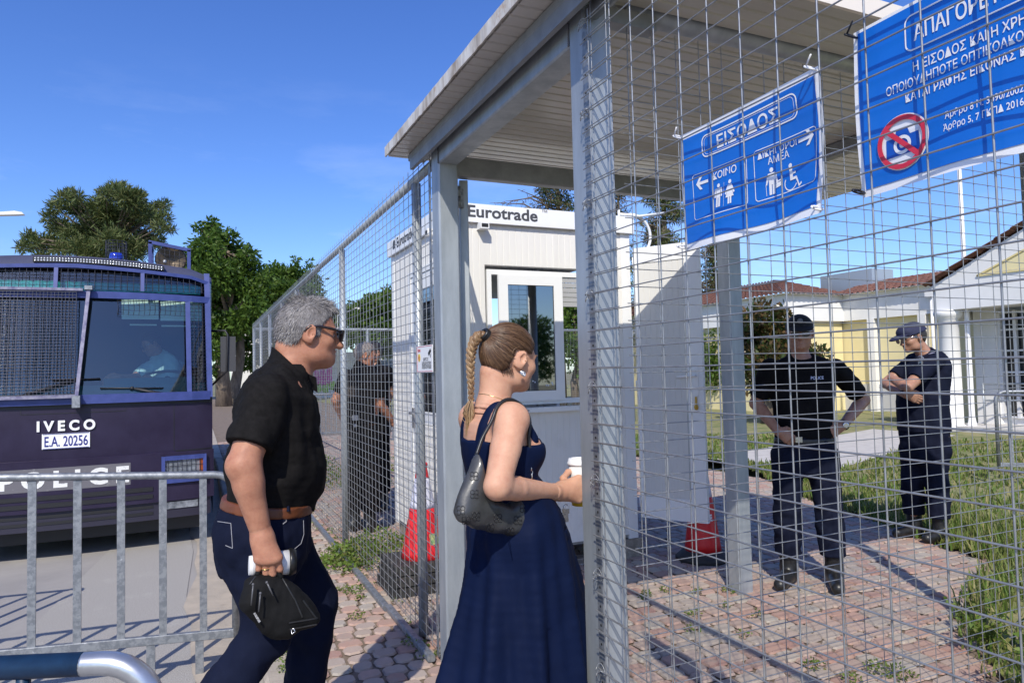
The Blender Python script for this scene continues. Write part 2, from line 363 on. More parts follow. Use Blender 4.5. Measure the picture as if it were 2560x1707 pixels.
for _ in range(26):
    y = rng.uniform(4.5, 14); leafclump(wm, rng.uniform(0.4, 1.0), y, 0.07, 0.04, 22, 0.02)
put('weeds', wm, WEED, kind='stuff')
def weed_plant(x, y, h, r_, label, n=420, dry=12):
    e = thing('weed_plant', label, 'weed', (x, y, 0.0), 'tall weeds at the edge of the paving')
    m_ = MB(); s_ = MB()
    for k in range(dry):
        a = rng.uniform(0, 6.283); q = r_*rng.uniform(.2, 1.1); tip = np.array([x+q*math.cos(a), y+q*math.sin(a), h*rng.uniform(.6, 1.1)])
        b_ = np.array([x+rng.uniform(-.04, .04), y+rng.uniform(-.04, .04), 0]); mid = (b_+tip)/2+np.array([0, 0, h*.18])
        s_.tube([b_, mid, tip], [0.003, 0.0022, 0.001], 4, False)
        for t in np.linspace(.25, 1, max(6, n//dry//2)):
            c_ = (1-t)**2*b_+2*t*(1-t)*mid+t*t*tip
            for _ in range(2):
                d = nrg.normal(size=3); d /= np.linalg.norm(d); sd = np.cross(d, nrg.normal(size=3)); sd /= np.linalg.norm(sd)+1e-9; l_ = 0.035*rng.uniform(.5, 1.3)
                m_.add([c_, c_+d*l_*.5+sd*l_*.22, c_+d*l_, c_+d*l_*.5-sd*l_*.22], [(0, 1, 2, 3)])
    put('stem', s_, mat('weed_stem', (0.25, 0.24, 0.08), 0.8), e); put('foliage', m_, WEED, e)
weed_plant(2.78, 1.30, 0.30, 0.22, 'tall leafy weed at the paving edge, nearest the lower right corner')
weed_plant(3.12, 1.72, 0.30, 0.20, 'bushy green weed on the paving edge, second from the lower right corner')
weed_plant(3.55, 2.2, 0.22, 0.18, 'low yellowish weed further along the paving edge in front of the grass')
# ================================================================== GALVANISED STEEL: canopy, fences, barriers
GALV = mat('galvanised_steel', (0.42, 0.45, 0.47), 0.40, 0.45, base2=(0.32, 0.35, 0.375), scale=14, stretch=(1, 1, 0.25), bump=0.06, bscale=40, rvar=0.15)
GALVB = mat('galvanised_spangle', (0.34, 0.355, 0.37), 0.45, 0.7, base2=(0.22, 0.235, 0.255), scale=34, ramp=(0.42, 0.58), rvar=0.2, dirt=(0.74, 0.75, 0.76), dscale=22, dramp=(0.66, 0.7))
WIRE = mat('mesh_wire', (0.37, 0.38, 0.385), 0.38, 0.55, base2=(0.25, 0.255, 0.265), scale=30)
WHITE = mat('white_panel', (0.78, 0.77, 0.73), 0.5, base2=(0.72, 0.70, 0.66), scale=3, stretch=(6, 6, 0.4))
WPLAS = mat('white_plastic', (0.82, 0.82, 0.82), 0.35)
FX = 1.10
def mesh_panel(m_, o, du, n_u, n_v, cu, cv, r_=0.0019, tail=0.03, skip=None):
    """welded mesh: n_u uprights cu apart along du, n_v level wires cv apart"""
    o = np.array(o, float); du = np.array(du, float); Lu = (n_u-1)*cu; Lv = (n_v-1)*cv; nn = np.cross(du, (0, 0, 1))
    def bar(p, q):
        d = q-p; d = d/np.linalg.norm(d); a = nn; b_ = np.cross(d, a); k = r_
        pts = [a*k*math.cos(t)+b_*k*math.sin(t) for t in (0.3, 1.35, 2.39, 3.44, 4.49, 5.53)]
        vs = [p+x for x in pts]+[q+x for x in pts]
        m_.add(vs, [(i, (i+1) % 6, (i+1) % 6+6, i+6) for i in range(6)], True)
    for i in range(n_u):
        w = rng.uniform(-.0012, .0012); p = o+du*(i*cu+w); bar(p-np.array([0, 0, tail*.5]), p+np.array([0, 0, Lv+tail]))
    for j in range(n_v):
        w = rng.uniform(-.001, .001); p = o+nn*(r_*1.9)+np.array([0, 0, j*cv+w]); bar(p-du*tail, p+du*(Lu+tail))
# ---- entrance canopy
cp = thing('entrance_canopy', 'galvanised steel entrance canopy with a flat white panel roof over the gate', 'canopy', (1.15, 2.55, 0))
YP0, YP1 = 1.822, 3.245     # near faces of the two gate posts
def cpost(x0, y0, wx, wy, z1, name='post'):
    m_ = MB(); c = 0.008
    pr = [(x0+c, y0), (x0+wx-c, y0), (x0+wx, y0+c), (x0+wx, y0+wy-c), (x0+wx-c, y0+wy), (x0+c, y0+wy), (x0, y0+wy-c), (x0, y0+c)]
    m_.prism([(x, y, -0.01) for x, y in pr], (0, 0, z1+0.01)); return put(name, m_, GALV, cp)
pr_ = cpost(FX, YP0, 0.105, 0.092, 2.578); pl_ = cpost(FX, YP1, 0.105, 0.115, 2.578)
cpost(3.10, 3.43, 0.11, 0.11, 2.50); 
m_ = MB(); m_.tube([(3.52, 1.87, 0), (3.52, 1.87, 2.5)], 0.05, 16); put('post', m_, GALV, cp)
m_ = MB(); m_.beam((FX+0.0525, YP0+0.092, 2.525), (FX+0.0525, YP1, 2.525), 0.101, 0.10, bev=0.006); put('lintel', m_, GALV, cp)
m_ = MB(); m_.beam((1.095, 1.68, 2.600), (1.095, 3.60, 2.600), 0.09, 0.038, bev=0.004)
m_.beam((1.06, 1.68, 2.555), (1.06, 3.57, 2.555), 0.02, 0.055); put('ring_beam', m_, mat('dull_galvanised', (0.33, 0.34, 0.35), 0.5, 0.6, base2=(0.25, 0.26, 0.27), scale=9), cp)
m_ = MB(); m_.beam((FX+0.107, 3.36, 2.50), (3.10, 3.36, 2.50), 0.06, 0.105, bev=0.005); put('cross_beam', m_, MATS['dull_galvanised'], cp)
m_ = MB(); m_.beam((3.16, 1.92, 2.585), (3.16, 3.58, 2.585), 0.06, 0.07, bev=0.005); put('ring_beam', m_, MATS['dull_galvanised'], cp)
# ribbed underside of the roof: one sandwich panel 1 m wide per bay, with fine ribs running across
ROOFW = mat('roof_sheet', (0.56, 0.535, 0.49), 0.25, base2=(0.49, 0.465, 0.43), scale=2.2, stretch=(0.4, 5, 1), dirt=(0.48, 0.45, 0.41), dscale=1.6, dramp=(0.6, 0.85))
RX0, RX1, RY0, RY1, RZ = 0.955, 4.15, 1.60, 3.68, 2.622
m_ = MB(); ys = []; y = RY0
while y < RY1-0.001:
    ys += [(y, 0), (y+0.052, 0), (y+0.056, 0.006), (y+0.062, 0.006)]; y += 0.0665
ys = [(a, b_) for a, b_ in ys if a < RY1]+[(RY1, 0)]
m_.add([(x, a, RZ+b_) for x in (RX0+.004, RX1) for a, b_ in ys], [(i+1, i, i+len(ys), i+1+len(ys)) for i in range(len(ys)-1)])
put('roof_soffit', m_, ROOFW, cp)
m_ = MB(); m_.box((RX0, RY0-.004, RZ+0.008), (RX1+.004, RY1+.004, RZ+0.048)); m_.box((RX0-.002, RY0-.006, RZ+0.0485), (RX1+.006, RY1+.006, RZ+0.052))
put('roof', m_, ROOFW, cp)
m_ = MB(); yv = np.linspace(RY0-.006, RY1+.006, 60)      # weathered drip edge along the outer side, a little wavy
top = [(RX0-0.012, y, RZ+0.050+rng.uniform(-.0015, .0015)) for y in yv]; bot = [(RX0-0.012+rng.uniform(0, .002), y, RZ-0.001+rng.uniform(-.002, .002)) for y in yv]
n_ = len(yv); m_.add(top+bot+[(RX0-0.004, p[1], p[2]) for p in top]+[(RX0-0.004, p[1], p[2]) for p in bot],
      [(i, i+1, i+1+n_, i+n_) for i in range(n_-1)]+[(i+2*n_+1, i+2*n_, i+3*n_, i+3*n_+1) for i in range(n_-1)]+[(i, i+2*n_, i+2*n_+1, i+1) for i in range(n_-1)]+[(i+n_, i+n_+1, i+3*n_+1, i+3*n_) for i in range(n_-1)])
put('roof_edge', m_, mat('weathered_edge', (0.62, 0.60, 0.57), 0.75, base2=(0.30, 0.25, 0.20), scale=12, stretch=(1, 1, 0.3), ramp=(0.42, 0.66), dirt=(0.36, 0.18, 0.06), dscale=6, dramp=(0.60, 0.70), bump=0.4, bscale=60), cp)
m_ = MB(); m_.box((RX0+.02, RY0-0.022, RZ-0.012), (RX1+.02, RY0-0.008, RZ+0.05)); put('end_trim', m_, mat('cream_trim', (0.75, 0.68, 0.6), 0.5), cp)
# perforated flats the mesh is wired to
def flat_strip(y, sgn, z0=0.02, z1=2.5):
    m_ = MB(); m_.box((FX-0.006, y, z0), (FX-0.002, y+sgn*0.030, z1)); h = MB(); z = z0+0.04
    while z < z1: h.lathe([(0.004, 0), (0.004, 0.0006)], (FX-0.0061, y+sgn*0.016, z), 8, ax=(-1, 0, 0)); z += 0.0555
    o = put('fixing_strip', m_, GALVB, cp); put('bolt_hole', h, mat('dark_hole', (0.01, 0.01, 0.01), 0.8), o)
flat_strip(YP0-0.001, -1); flat_strip(YP1+0.116, 1)
# weld beads at the lintel ends
for yw in (YP0+0.092, YP1):
    m_ = MB()
    for z in np.arange(2.478, 2.575, 0.007): m_.ball((FX-0.001, yw, z), 0.0045, 6, 4)
    put('weld', m_, mat('weld_bead', (0.2, 0.2, 0.21), 0.6, 0.5), cp)
# ---- welded mesh fences
def fence_top(m_, p, q, r_=0.022): m_.tube([p, q], r_, 10)
fl = thing('mesh_fence', 'long welded mesh fence running from the gate along the pavement, with galvanised posts', 'fence', (FX, 9.5, 0), 'welded mesh fences round the entrance')
m_ = MB(); mesh_panel(m_, (FX, 3.38, 0.05), (0, 1, 0), 125, 46, 0.10, 0.0555, 0.0020); put('mesh_panel', m_, WIRE, fl)
m_ = MB(); m_.tube([(FX+.028, 3.40, 2.52), (FX+.028, 15.85, 2.52)], 0.024, 10); put('top_rail', m_, GALV, fl)
m_ = MB(); m_.beam((FX-.045, 3.36, 0.022), (FX-.045, 4.2, 0.024), 0.04, 0.035, bev=.006); m_.beam((FX-.055, 4.2, 0.020), (FX-.055, 10, 0.020), 0.04, 0.035, bev=.006); m_.beam((FX-.045, 10, .02), (FX-.045, 15.8, .02), .04, .035); put('bottom_rail', m_, GALVB, fl)
for y in (3.735, 5.93, 8.85, 10.45, 12.35, 14.1, 15.85):
    m_ = MB(); m_.tube([(FX+.032, y, 0), (FX+.032, y, 2.50)], 0.0275, 12)
    m_.prism([(FX+.03, y-.05, 2.50), (FX+.03, y+.05, 2.50), (FX+.03, y+.03, 2.40), (FX+.03, y-.03, 2.40)], (0.005, 0, 0)); put('post', m_, GALV, fl)
ff = thing('mesh_fence', 'far mesh fence closing the yard behind the guards, lighter and finer looking', 'fence', (6, 15.9, 0), 'welded mesh fences round the entrance')
m_ = MB(); mesh_panel(m_, (1.15, 15.9, 0.05), (1, 0, 0), 124, 45, 0.10, 0.0555, 0.0022); put('mesh_panel', m_, WIRE, ff)
m_ = MB(); m_.tube([(1.12, 15.93, 2.48), (13.4, 15.93, 2.48)], 0.03, 10); put('top_rail', m_, GALV, ff)
for x in (3.6, 6.1, 8.5, 10.9, 13.3):
    m_ = MB(); m_.tube([(x, 15.93, 0), (x, 15.93, 2.48)], 0.03, 10); put('post', m_, GALV, ff)
fr = thing('mesh_fence', 'nearest mesh fence, right of the gate, with two blue banners tied to it', 'fence', (FX, 0.4, 0), 'welded mesh fences round the entrance')
m_ = MB(); yfirst = YP0-0.065
mesh_panel(m_, (FX-0.012, yfirst, 0.047), (0, -1, 0), 36, 47, 0.1025, 0.0555, 0.00185, 0.06)
mesh_panel(m_, (FX-0.020, yfirst+.004, 0.050), (0, -1, 0), 2, 45, 0.100, 0.0555, 0.0016, 0.03); put('mesh_panel', m_, WIRE, fr)
m_ = MB(); m_.tube([(FX+.03, YP0-.015, 2.545), (FX+.03, -1.9, 2.545)], 0.027, 12); put('top_rail', m_, MATS['dull_galvanised'], fr)
for y in (0.02, -1.9):
    m_ = MB(); m_.tube([(FX+.035, y, 0), (FX+.035, y, 2.52)], 0.024, 12); put('post', m_, GALV, fr)
for k in range(9):                                    # binding wire twisted round the strip
    m_ = MB()
    z = 0.25+k*0.278; y0 = YP0-.03; c = [(FX-.02+.012*math.cos(t), y0+.02*math.sin(t*1.0), z+.012*math.sin(2*t)+.003*t) for t in np.linspace(0, 9, 22)]
    m_.tube(c, 0.0012, 4, False)
    for s_ in range(3):
        a = rng.uniform(-1.5, 1.5); m_.tube([(FX-.02, y0, z), (FX-.03, y0-.015*math.sin(a), z+.02*math.cos(a))], 0.001, 4, False)
    put('binding_wire', m_, WIRE, fr)
fs_ = thing('mesh_fence', 'short mesh fence under a fat steel pipe inside the entrance, parallel to the booth front', 'fence', (2.2, 1.87, 0), 'welded mesh fences round the entrance')
m_ = MB(); mesh_panel(m_, (FX+.19, YP0+.04, 0.03), (1, 0, 0), 23, 46, 0.0985, 0.0555, 0.0017, 0.03); put('mesh_panel', m_, WIRE, fs_)
m_ = MB(); m_.tube([(FX+.19, YP0+.07, 2.62), (3.50, YP0+.07, 2.62)], 0.034, 14); put('top_pipe', m_, GALV, fs_)
m_ = MB(); m_.beam((FX+.105, YP0+.05, 2.575), (FX+.30, YP0+.05, 2.575), 0.05, 0.05); put('bracket', m_, MATS['dull_galvanised'], fs_)
# ---- gate leaf, folded back inside the fence
gl = thing('gate_leaf', 'open mesh gate leaf swung inwards on its hinges beside the far gate post', 'gate', (1.225, 3.40, 0))
p0 = np.array([1.288, 3.395, 0]); dg = np.array([0.30, 0.954, 0]); dg /= np.linalg.norm(dg); p1 = p0+dg*0.9
m_ = MB(); m_.beam(p0+(0, 0, .08), p0+(0, 0, 2.44), 0.045, 0.045, up=dg, bev=.004); m_.beam(p1+(0, 0, .08), p1+(0, 0, 2.44), 0.045, 0.045, up=dg, bev=.004)
for z in (0.1, 2.42): m_.beam(p0+(0, 0, z)+dg*.023, p1+(0, 0, z)-dg*.023, 0.045, 0.04)
put('gate_frame', m_, GALV, gl)
m_ = MB(); mesh_panel(m_, p0+dg*.05+(0, 0, .14), dg, 9, 41, 0.098, 0.0555, 0.0018, 0.02); put('mesh_panel', m_, WIRE, gl)
for z in (2.34, 1.2, 0.3):
    m_ = MB(); m_.tube([(1.238, 3.345, z-.055), (1.238, 3.345, z-.002)], 0.015, 10); m_.tube([(1.238, 3.345, z+.002), (1.238, 3.345, z+.055)], 0.015, 10); m_.box((1.238, 3.36, z-.05), (1.275, 3.375, z+.05)); put('hinge', m_, GALVB, gl)
# ---- crowd barriers
def barrier(o, d, Lb, name, label, nb, spacing, first, z0=-0.13, bw=0.036, legs=(0.35, 1.65), ht=1.09, rd=0.02, curve=True, flip=1):
    e = thing('crowd_barrier', label, 'barrier', (o[0], o[1], z0), 'crowd control barriers')
    o = np.array([o[0], o[1], z0], float); d = np.array(d, float); d /= np.linalg.norm(d); nn = np.cross(d, (0, 0, 1))
    P_ = lambda s_, z: o+d*s_+np.array([0, 0, z])
    c = 0.10; zl = 0.245
    def arc(s0, sg): return [P_(s0+sg*c*math.sin(t), ht-c+c*math.cos(t)) for t in np.linspace(0, math.pi/2, 7)]
    m_ = MB(); m_.tube([P_(0, zl-.02)]+arc(c, -1)[::-1]+arc(Lb-c, 1)+[P_(Lb, zl-.02)], rd, 10); put('frame', m_, GALVB, e)
    m_ = MB(); m_.beam(P_(0, zl), P_(Lb, zl), 0.03, 0.045, bev=.003); put('bottom_rail', m_, GALVB, e)
    for k in range(nb):
        s_ = first+k*spacing
        if s_ > Lb-.05: break
        m_ = MB(); m_.beam(P_(s_, zl+.0215), P_(s_, ht-.012), bw, 0.011, up=nn); put('bar', m_, GALVB, e)
    for s_ in legs:
        m_ = MB(); m_.beam(P_(s_, 0.03), P_(s_, zl-.022), 0.04, 0.02, up=nn); m_.beam(P_(s_, 0.012)-nn*.24, P_(s_, 0.012)+nn*.24, 0.045, 0.02); put('foot', m_, GALVB, e)
    return e
barrier((0.19, 4.09), (-1.03, 0.04, 0.064), 2.25, 'b', 'long flat-barred steel barrier across the road in front of the bus', 10, 0.193, 0.160, z0=-0.183, legs=(0.18, 0.41, 1.9))
barrier((-1.35, 5.2), (-1, 0.12, 0), 2.2, 'b', 'flat-barred steel barrier standing just outside the left edge, seen by its shadow', 10, 0.193, 0.16, z0=-.13)
# nearest one: steel end tube with blue paint, cut by the picture's lower left corner
nb_ = thing('crowd_barrier', 'blue painted barrier with a bare steel rounded end, nearest the lower left corner', 'barrier', (-0.5, 1.42, -0.13), 'crowd control barriers')
A0 = np.array([-0.065, 1.345]); dv = np.array([-0.93, 0.36]); dv /= np.linalg.norm(dv)
Q = lambda s_, z: np.array([A0[0]+dv[0]*s_, A0[1]+dv[1]*s_, z])
zt, c = 0.955, 0.085
m_ = MB(); m_.tube([Q(0, 0.1), Q(0, zt-c)]+[Q(c-c*math.cos(t), zt-c+c*math.sin(t)) for t in np.linspace(0.15, math.pi/2, 8)]+[Q(0.115, zt), Q(0.118, zt)], 0.0195, 14); put('end_tube', m_, mat('bare_steel', (0.56, 0.57, 0.58), 0.3, 0.8, base2=(0.46, 0.47, 0.48), scale=25), nb_)
BLUEP = mat('blue_paint', (0.006, 0.024, 0.06), 0.4, 0.0, base2=(0.010, 0.038, 0.09), scale=30)
m_ = MB(); m_.tube([Q(0.1185, zt), Q(1.9, zt)], 0.0195, 14); m_.tube([Q(1.9, zt-.02), Q(1.9, 0)], 0.0195, 10); put('top_rail', m_, BLUEP, nb_)
m_ = MB(); m_.tube([Q(0.02, 0.12), Q(1.88, 0.12)], 0.017, 10); put('bottom_rail', m_, BLUEP, nb_)
for k in range(13):
    m_ = MB(); m_.tube([Q(0.215+k*.135, 0.135), Q(0.215+k*.135, zt-.016)], 0.011, 8); put('bar', m_, BLUEP, nb_)
for s_ in (0.4, 1.5):
    m_ = MB(); m_.beam(Q(s_, -0.11)+np.array([.2, .5, 0])*.5, Q(s_, -0.11)-np.array([.2, .5, 0])*.5, .04, .03); m_.beam(Q(s_, -.095), Q(s_, .105), .03, .03, up=(1, 0, 0)); put('foot', m_, BLUEP, nb_)
barrier((8.30, 4.93), (0.75, -0.66, 0), 2.2, 'b', 'steel barrier standing in the grass at the right edge in front of the glazed door', 12, 0.17, 0.14, z0=0.0, bw=0.02, legs=(0.3, 1.8), ht=1.07)
barrier((4.2, 14.9), (-1, -0.05, 0), 2.3, 'b', 'distant thin-barred barrier behind the guards at the end of the yard', 20, 0.11, 0.1, z0=0.0, bw=0.016, legs=(0.3, 1.9), ht=1.05)
barrier((7.2, 15.0), (-1, 0.05, 0), 2.3, 'b', 'distant thin-barred barrier seen between the open booth door and the canopy pillar', 20, 0.11, 0.1, z0=0.0, bw=0.016, legs=(0.3, 1.9), ht=1.05)
# ================================================================== BANNERS
BLUE = mat('banner_blue', (0.003, 0.125, 0.54), 0.35, base2=(0.004, 0.15, 0.62), scale=3, coat=0.2)
BWHT = mat('banner_white', (0.80, 0.80, 0.82), 0.4); BRED = mat('banner_red', (0.62, 0.03, 0.06), 0.4); BDBL = mat('banner_deep_blue', (0.006, 0.085, 0.45), 0.4)
class Banner:
    def __init__(s, y0, z0, name, label, wd=0.42, ht=0.30, dy=(0, 0), sl=(0, 0), bulge=0.006, xo=0.0):
        # u runs to the right of the reader (towards -Y), v downwards from the top
        s.y0, s.z0, s.wd, s.ht, s.sl, s.bulge, s.xo = y0, z0, wd, ht, sl, bulge, xo
        s.e = thing('banner', label, 'banner', (FX+.012, y0-wd/2, z0-ht), 'blue notice banners'); s.ph = y0*40
    def surf(s, u, v, off=0.0):
        u = np.asarray(u, float); v = np.asarray(v, float)
        x = FX+0.004+s.xo+s.bulge*(np.sin(u*5.2+s.ph)*.5+.5)*np.sin(np.clip(v, 0, 1)*3.1)+s.bulge*.8*np.sin(u*9+v*4+s.ph)*v-off
        y = s.y0-u*s.wd+0.008*np.sin(v*3.14)*(0.5-u)
        z = s.z0-v*s.ht+s.sl[0]*(u-.5)+s.sl[1]*np.sin(u*3.1416)
        return np.stack([x, y, z], -1)
    def rect(s, u0, v0, u1, v1, material, name, off=0.0, n=14):
        m_ = MB(); U, V = np.meshgrid(np.linspace(u0, u1, n), np.linspace(v0, v1, n)); m_.grid(s.surf(U, V, off)[:, ::-1]); return put(name, m_, material, s.e)
    def lay(s, m_, uv, fs, off):
        P_, T = refine([(u*s.wd, -v*s.ht) for u, v in uv], fs, .02); m_.add(s.surf(P_[:, 0]/s.wd, -P_[:, 1]/s.ht, off), T)
    def poly(s, m_, pts, off): s.lay(m_, pts, [tuple(range(len(pts)))], off)
    def strip(s, m_, pts, w, off, closed=False):
        # a band of width w (metres) along u,v points
        P_ = np.array([(p[0]*s.wd, p[1]*s.ht) for p in pts]); n = len(P_); L1 = []; L2 = []
        for i in range(n):
            a = P_[(i-1) % n] if (closed or i > 0) else P_[i]; b_ = P_[(i+1) % n] if (closed or i < n-1) else P_[i]
            d = b_-a; d = d/(np.linalg.norm(d)+1e-9); q = np.array([-d[1], d[0]])*w/2; L1.append(P_[i]+q); L2.append(P_[i]-q)
        A = np.array(L1+L2)/np.array([s.wd, s.ht]); vs = s.surf(A[:, 0], A[:, 1], off)
        k = n if closed else n-1; m_.add(vs, [(i, (i+1) % n, (i+1) % n+n, i+n) for i in range(k)])
    def frame(s, m_, u0, v0, u1, v1, w, off, r_=0.012):
        ru, rv = r_/s.wd, r_/s.ht; pts = []
        for cx, cy, a0 in ((u1-ru, v0+rv, -90), (u1-ru, v1-rv, 0), (u0+ru, v1-rv, 90), (u0+ru, v0+rv, 180)):
            for a in np.linspace(a0, a0+90, 6): pts.append((cx+ru*math.cos(R(a)), cy+rv*math.sin(R(a))))
        full = []
        for i in range(len(pts)):
            a, b_ = pts[i], pts[(i+1) % len(pts)]; k = max(1, int(math.hypot((b_[0]-a[0])*s.wd, (b_[1]-a[1])*s.ht)/.03))
            full += [(a[0]+(b_[0]-a[0])*t/k, a[1]+(b_[1]-a[1])*t/k) for t in range(k)]
        s.strip(m_, full, w, off, True)
    def text(s, m_, txt, u0, u1, vbase, cap, off, bold=0.0, align=None):
        vs, fs = text_geo(txt, 1.0, bold, 'LEFT')
        ref, _ = text_geo('H', 1.0, bold, 'LEFT'); capn = ref[:, 1].max()-ref[:, 1].min()
        x0, x1 = vs[:, 0].min(), vs[:, 0].max()
        u = u0+(vs[:, 0]-x0)/(x1-x0)*(u1-u0); v = vbase-vs[:, 1]/capn*cap
        s.lay(m_, list(zip(u, v)), fs, off)
    def circle(s, m_, cu, cv, r_, off, n=32, r_in=None):
        pts = [(cu+r_*math.cos(t)/s.wd, cv+r_*math.sin(t)/s.ht) for t in np.linspace(0, 2*math.pi, n, endpoint=False)]
        if r_in is None: s.poly(m_, pts, off)
        else:
            q = [(cu+r_in*math.cos(t)/s.wd, cv+r_in*math.sin(t)/s.ht) for t in np.linspace(0, 2*math.pi, n, endpoint=False)]
            A = np.array(pts+q); m_.add(s.surf(A[:, 0], A[:, 1], off), [(i, (i+1) % n, (i+1) % n+n, i+n) for i in range(n)])
def ties(B, corners, col):
    for u, v in corners:
        p = B.surf(u, v); m_ = MB(); c = [(FX-.008+.014*math.cos(t), p[1]+.006*math.sin(t), p[2]+.005*math.sin(t)) for t in np.linspace(0, 6.28, 12)]
        m_.tube(c, 0.0022, 6, False); m_.tube([(FX-.02, p[1], p[2]), (FX-.03, p[1]-.022, p[2]+(.014 if v < .5 else -.004))], 0.0018, 5); put('cable_tie', m_, col, B.e)
TIEW = mat('white_tie', (0.75, 0.75, 0.76), 0.5); TIEB = mat('black_tie', (0.01, 0.01, 0.012), 0.5)
# first banner: entrance
B = Banner(1.3726, 2.0095, 'b', 'smaller blue banner reading ΕΙΣΟΔΟΣ with arrows and people symbols, on the near mesh', 0.42, 0.289, sl=(0.002, -0.003), bulge=0.010)
B.rect(0, 0, 1, 1, BWHT, 'sheet'); B.rect(0.012, 0.05, 0.972, 0.945, BLUE, 'blue_field', 0.0012)
m_ = MB(); o_ = 0.0024
B.frame(m_, .1876, .095, .858, .268, .0030, o_, .014); put('border_line', m_, BWHT, B.e)
m_ = MB(); B.frame(m_, .205, .111, .841, .252, .0009, o_, .010); put('border_line', m_, BWHT, B.e)
m_ = MB(); B.frame(m_, .096, .385, .515, .765, .0017, o_, .008); put('border_line', m_, BWHT, B.e)
m_ = MB(); B.frame(m_, .565, .385, .957, .765, .0017, o_, .008); put('border_line', m_, BWHT, B.e)
for txt, u0, u1, vb, cap, bo in (('ΕΙΣΟΔΟΣ', .303, .744, .236, .100, .018), ('ΚΟΙΝΟ', .258, .4435, .481, .056, .012), ('ΔΙΚΗΓΟΡΟΙ', .589, .833, .456, .050, .010), ('ΑΜΕΑ', .651, .783, .518, .050, .010)):
    m_ = MB(); B.text(m_, txt, u0, u1, vb, cap, o_, bo); put('lettering', m_, BWHT, B.e)
def arrow(u, v, sg, a):
    A = lambda x, y: (u+sg*x*a/B.wd, v+y*a/B.ht); m_ = MB()
    B.poly(m_, [A(-1.0, -.17), A(.45, -.17), A(-.05, -.75), A(.38, -.75), A(1.0, 0), A(.38, .75), A(-.05, .75), A(.45, .17), A(-1.0, .17)], o_); put('arrow', m_, BWHT, B.e)
arrow(.171, .468, -1, .0205); arrow(.893, .440, 1, .0205)
def pict(u, v, h, kind):
    w = h/B.wd*B.ht*0.5; m_ = MB()
    A = lambda x, y: (u+x*w, v+y*h)
    B.circle(m_, u, v+.09*h, .085*h*B.ht, o_, 16)
    if kind == 'm':
        B.poly(m_, [A(-.42, .2), A(.42, .2), A(.46, .25), A(.46, .58), A(.30, .58), A(.30, .32), A(.25, .32), A(.25, 1.0), A(.03, 1.0), A(.03, .62), A(-.03, .62), A(-.03, 1.0), A(-.25, 1.0), A(-.25, .32), A(-.30, .32), A(-.30, .58), A(-.46, .58), A(-.46, .25)], o_)
    elif kind == 'w':
        B.poly(m_, [A(-.22, .2), A(.22, .2), A(.55, .55), A(.42, .60), A(.24, .40), A(.45, .72), A(.2, .72), A(.2, 1.0), A(.03, 1.0), A(.03, .72), A(-.03, .72), A(-.03, 1.0), A(-.2, 1.0), A(-.2, .72), A(-.45, .72), A(-.24, .40), A(-.42, .60), A(-.55, .55)], o_)
    elif kind == 'l':
        B.poly(m_, [A(-.3, .2), A(.3, .2), A(.42, .28), A(.55, .62), A(.4, .66), A(.28, .42), A(.26, 1.0), A(.03, 1.0), A(.03, .62), A(-.03, .62), A(-.03, 1.0), A(-.26, 1.0), A(-.28, .40), A(-.46, .62), A(-.56, .6), A(-.42, .28)], o_)
        B.strip(m_, [A(-.55, .60), A(-.52, 1.0)], .0012, o_); B.poly(m_, [A(.3, .66), A(.85, .60), A(.85, .76), A(.3, .82)], o_); B.poly(m_, [A(.32, .58), A(.8, .53), A(.8, .575), A(.32, .63)], o_)
    else:
        B.poly(m_, [A(-.12, .2), A(.16, .2), A(.2, .36), A(.52, .36), A(.52, .44), A(.22, .44), A(.24, .56), A(.62, .56), A(.95, .92), A(1.15, .84), A(1.2, .92), A(.92, 1.02), A(.55, .66), A(-.02, .66)], o_)
        B.strip(m_, [A(.05+.62*math.cos(t), .72+.3*math.sin(t)) for t in np.linspace(-2.6, -5.9, 18)], .0024, o_)
    put('symbol', m_, BWHT, B.e)
pict(.305, .523, .193, 'm'); pict(.394, .523, .193, 'w'); m_ = MB(); B.strip(m_, [(.349, .53), (.349, .725)], .0007, o_); put('symbol', m_, BWHT, B.e); pict(.668, .544, .20, 'l'); pict(.785, .565, .19, 'd')
ties(B, [(.98, .01), (.985, .965), (.01, .02), (.01, .97)], TIEW)
# second banner: no entry, no recording
B = Banner(0.871, 2.039, 'b', 'larger-lettered blue banner with a red crossed-out camera, cut by the right edge', 0.435, 0.306, sl=(0.004, 0.0), bulge=0.006)
B.rect(0, 0, 1, 1, BWHT, 'sheet'); B.rect(0.022, 0.02, 0.978, 0.958, BLUE, 'blue_field', 0.0012)
m_ = MB(); B.frame(m_, .236, .075, .745, .268, .0026, o_, .012); put('border_line', m_, BWHT, B.e)
for txt, u0, u1, vb, cap, bo in (('ΑΠΑΓΟΡΕΥΕΤΑΙ', .269, .709, .222, .088, .018), ('Η ΕΙΣΟΔΟΣ ΚΑΙ Η ΧΡΗΣΗ', .26, .709, .388, .050, .010), ('ΟΠΟΙΟΥΔΗΠΟΤΕ ΟΠΤΙΚΟΑΚΟΥΣΤΙΚΟΥ', .146, .80, .465, .048, .010), ('ΚΑΤΑΓΡΑΦΗΣ ΕΙΚΟΝΑΣ ΚΑΙ ΗΧΟΥ', .223, .795, .541, .048, .010), ('Άρθρο 8 Ν. 3090/2002,', .374, .643, .712, .036, .006), ('Άρθρο 5, 7 ΓΚΠΔ 2016/679', .367, .684, .776, .036, .006)):
    m_ = MB(); B.text(m_, txt, u0, u1, vb, cap, o_, bo); put('lettering', m_, BWHT, B.e)
cu, cv, cr_ = .20, .752, .048
m_ = MB(); B.circle(m_, cu, cv, cr_, o_, 40); put('sign_disc', m_, BWHT, B.e)
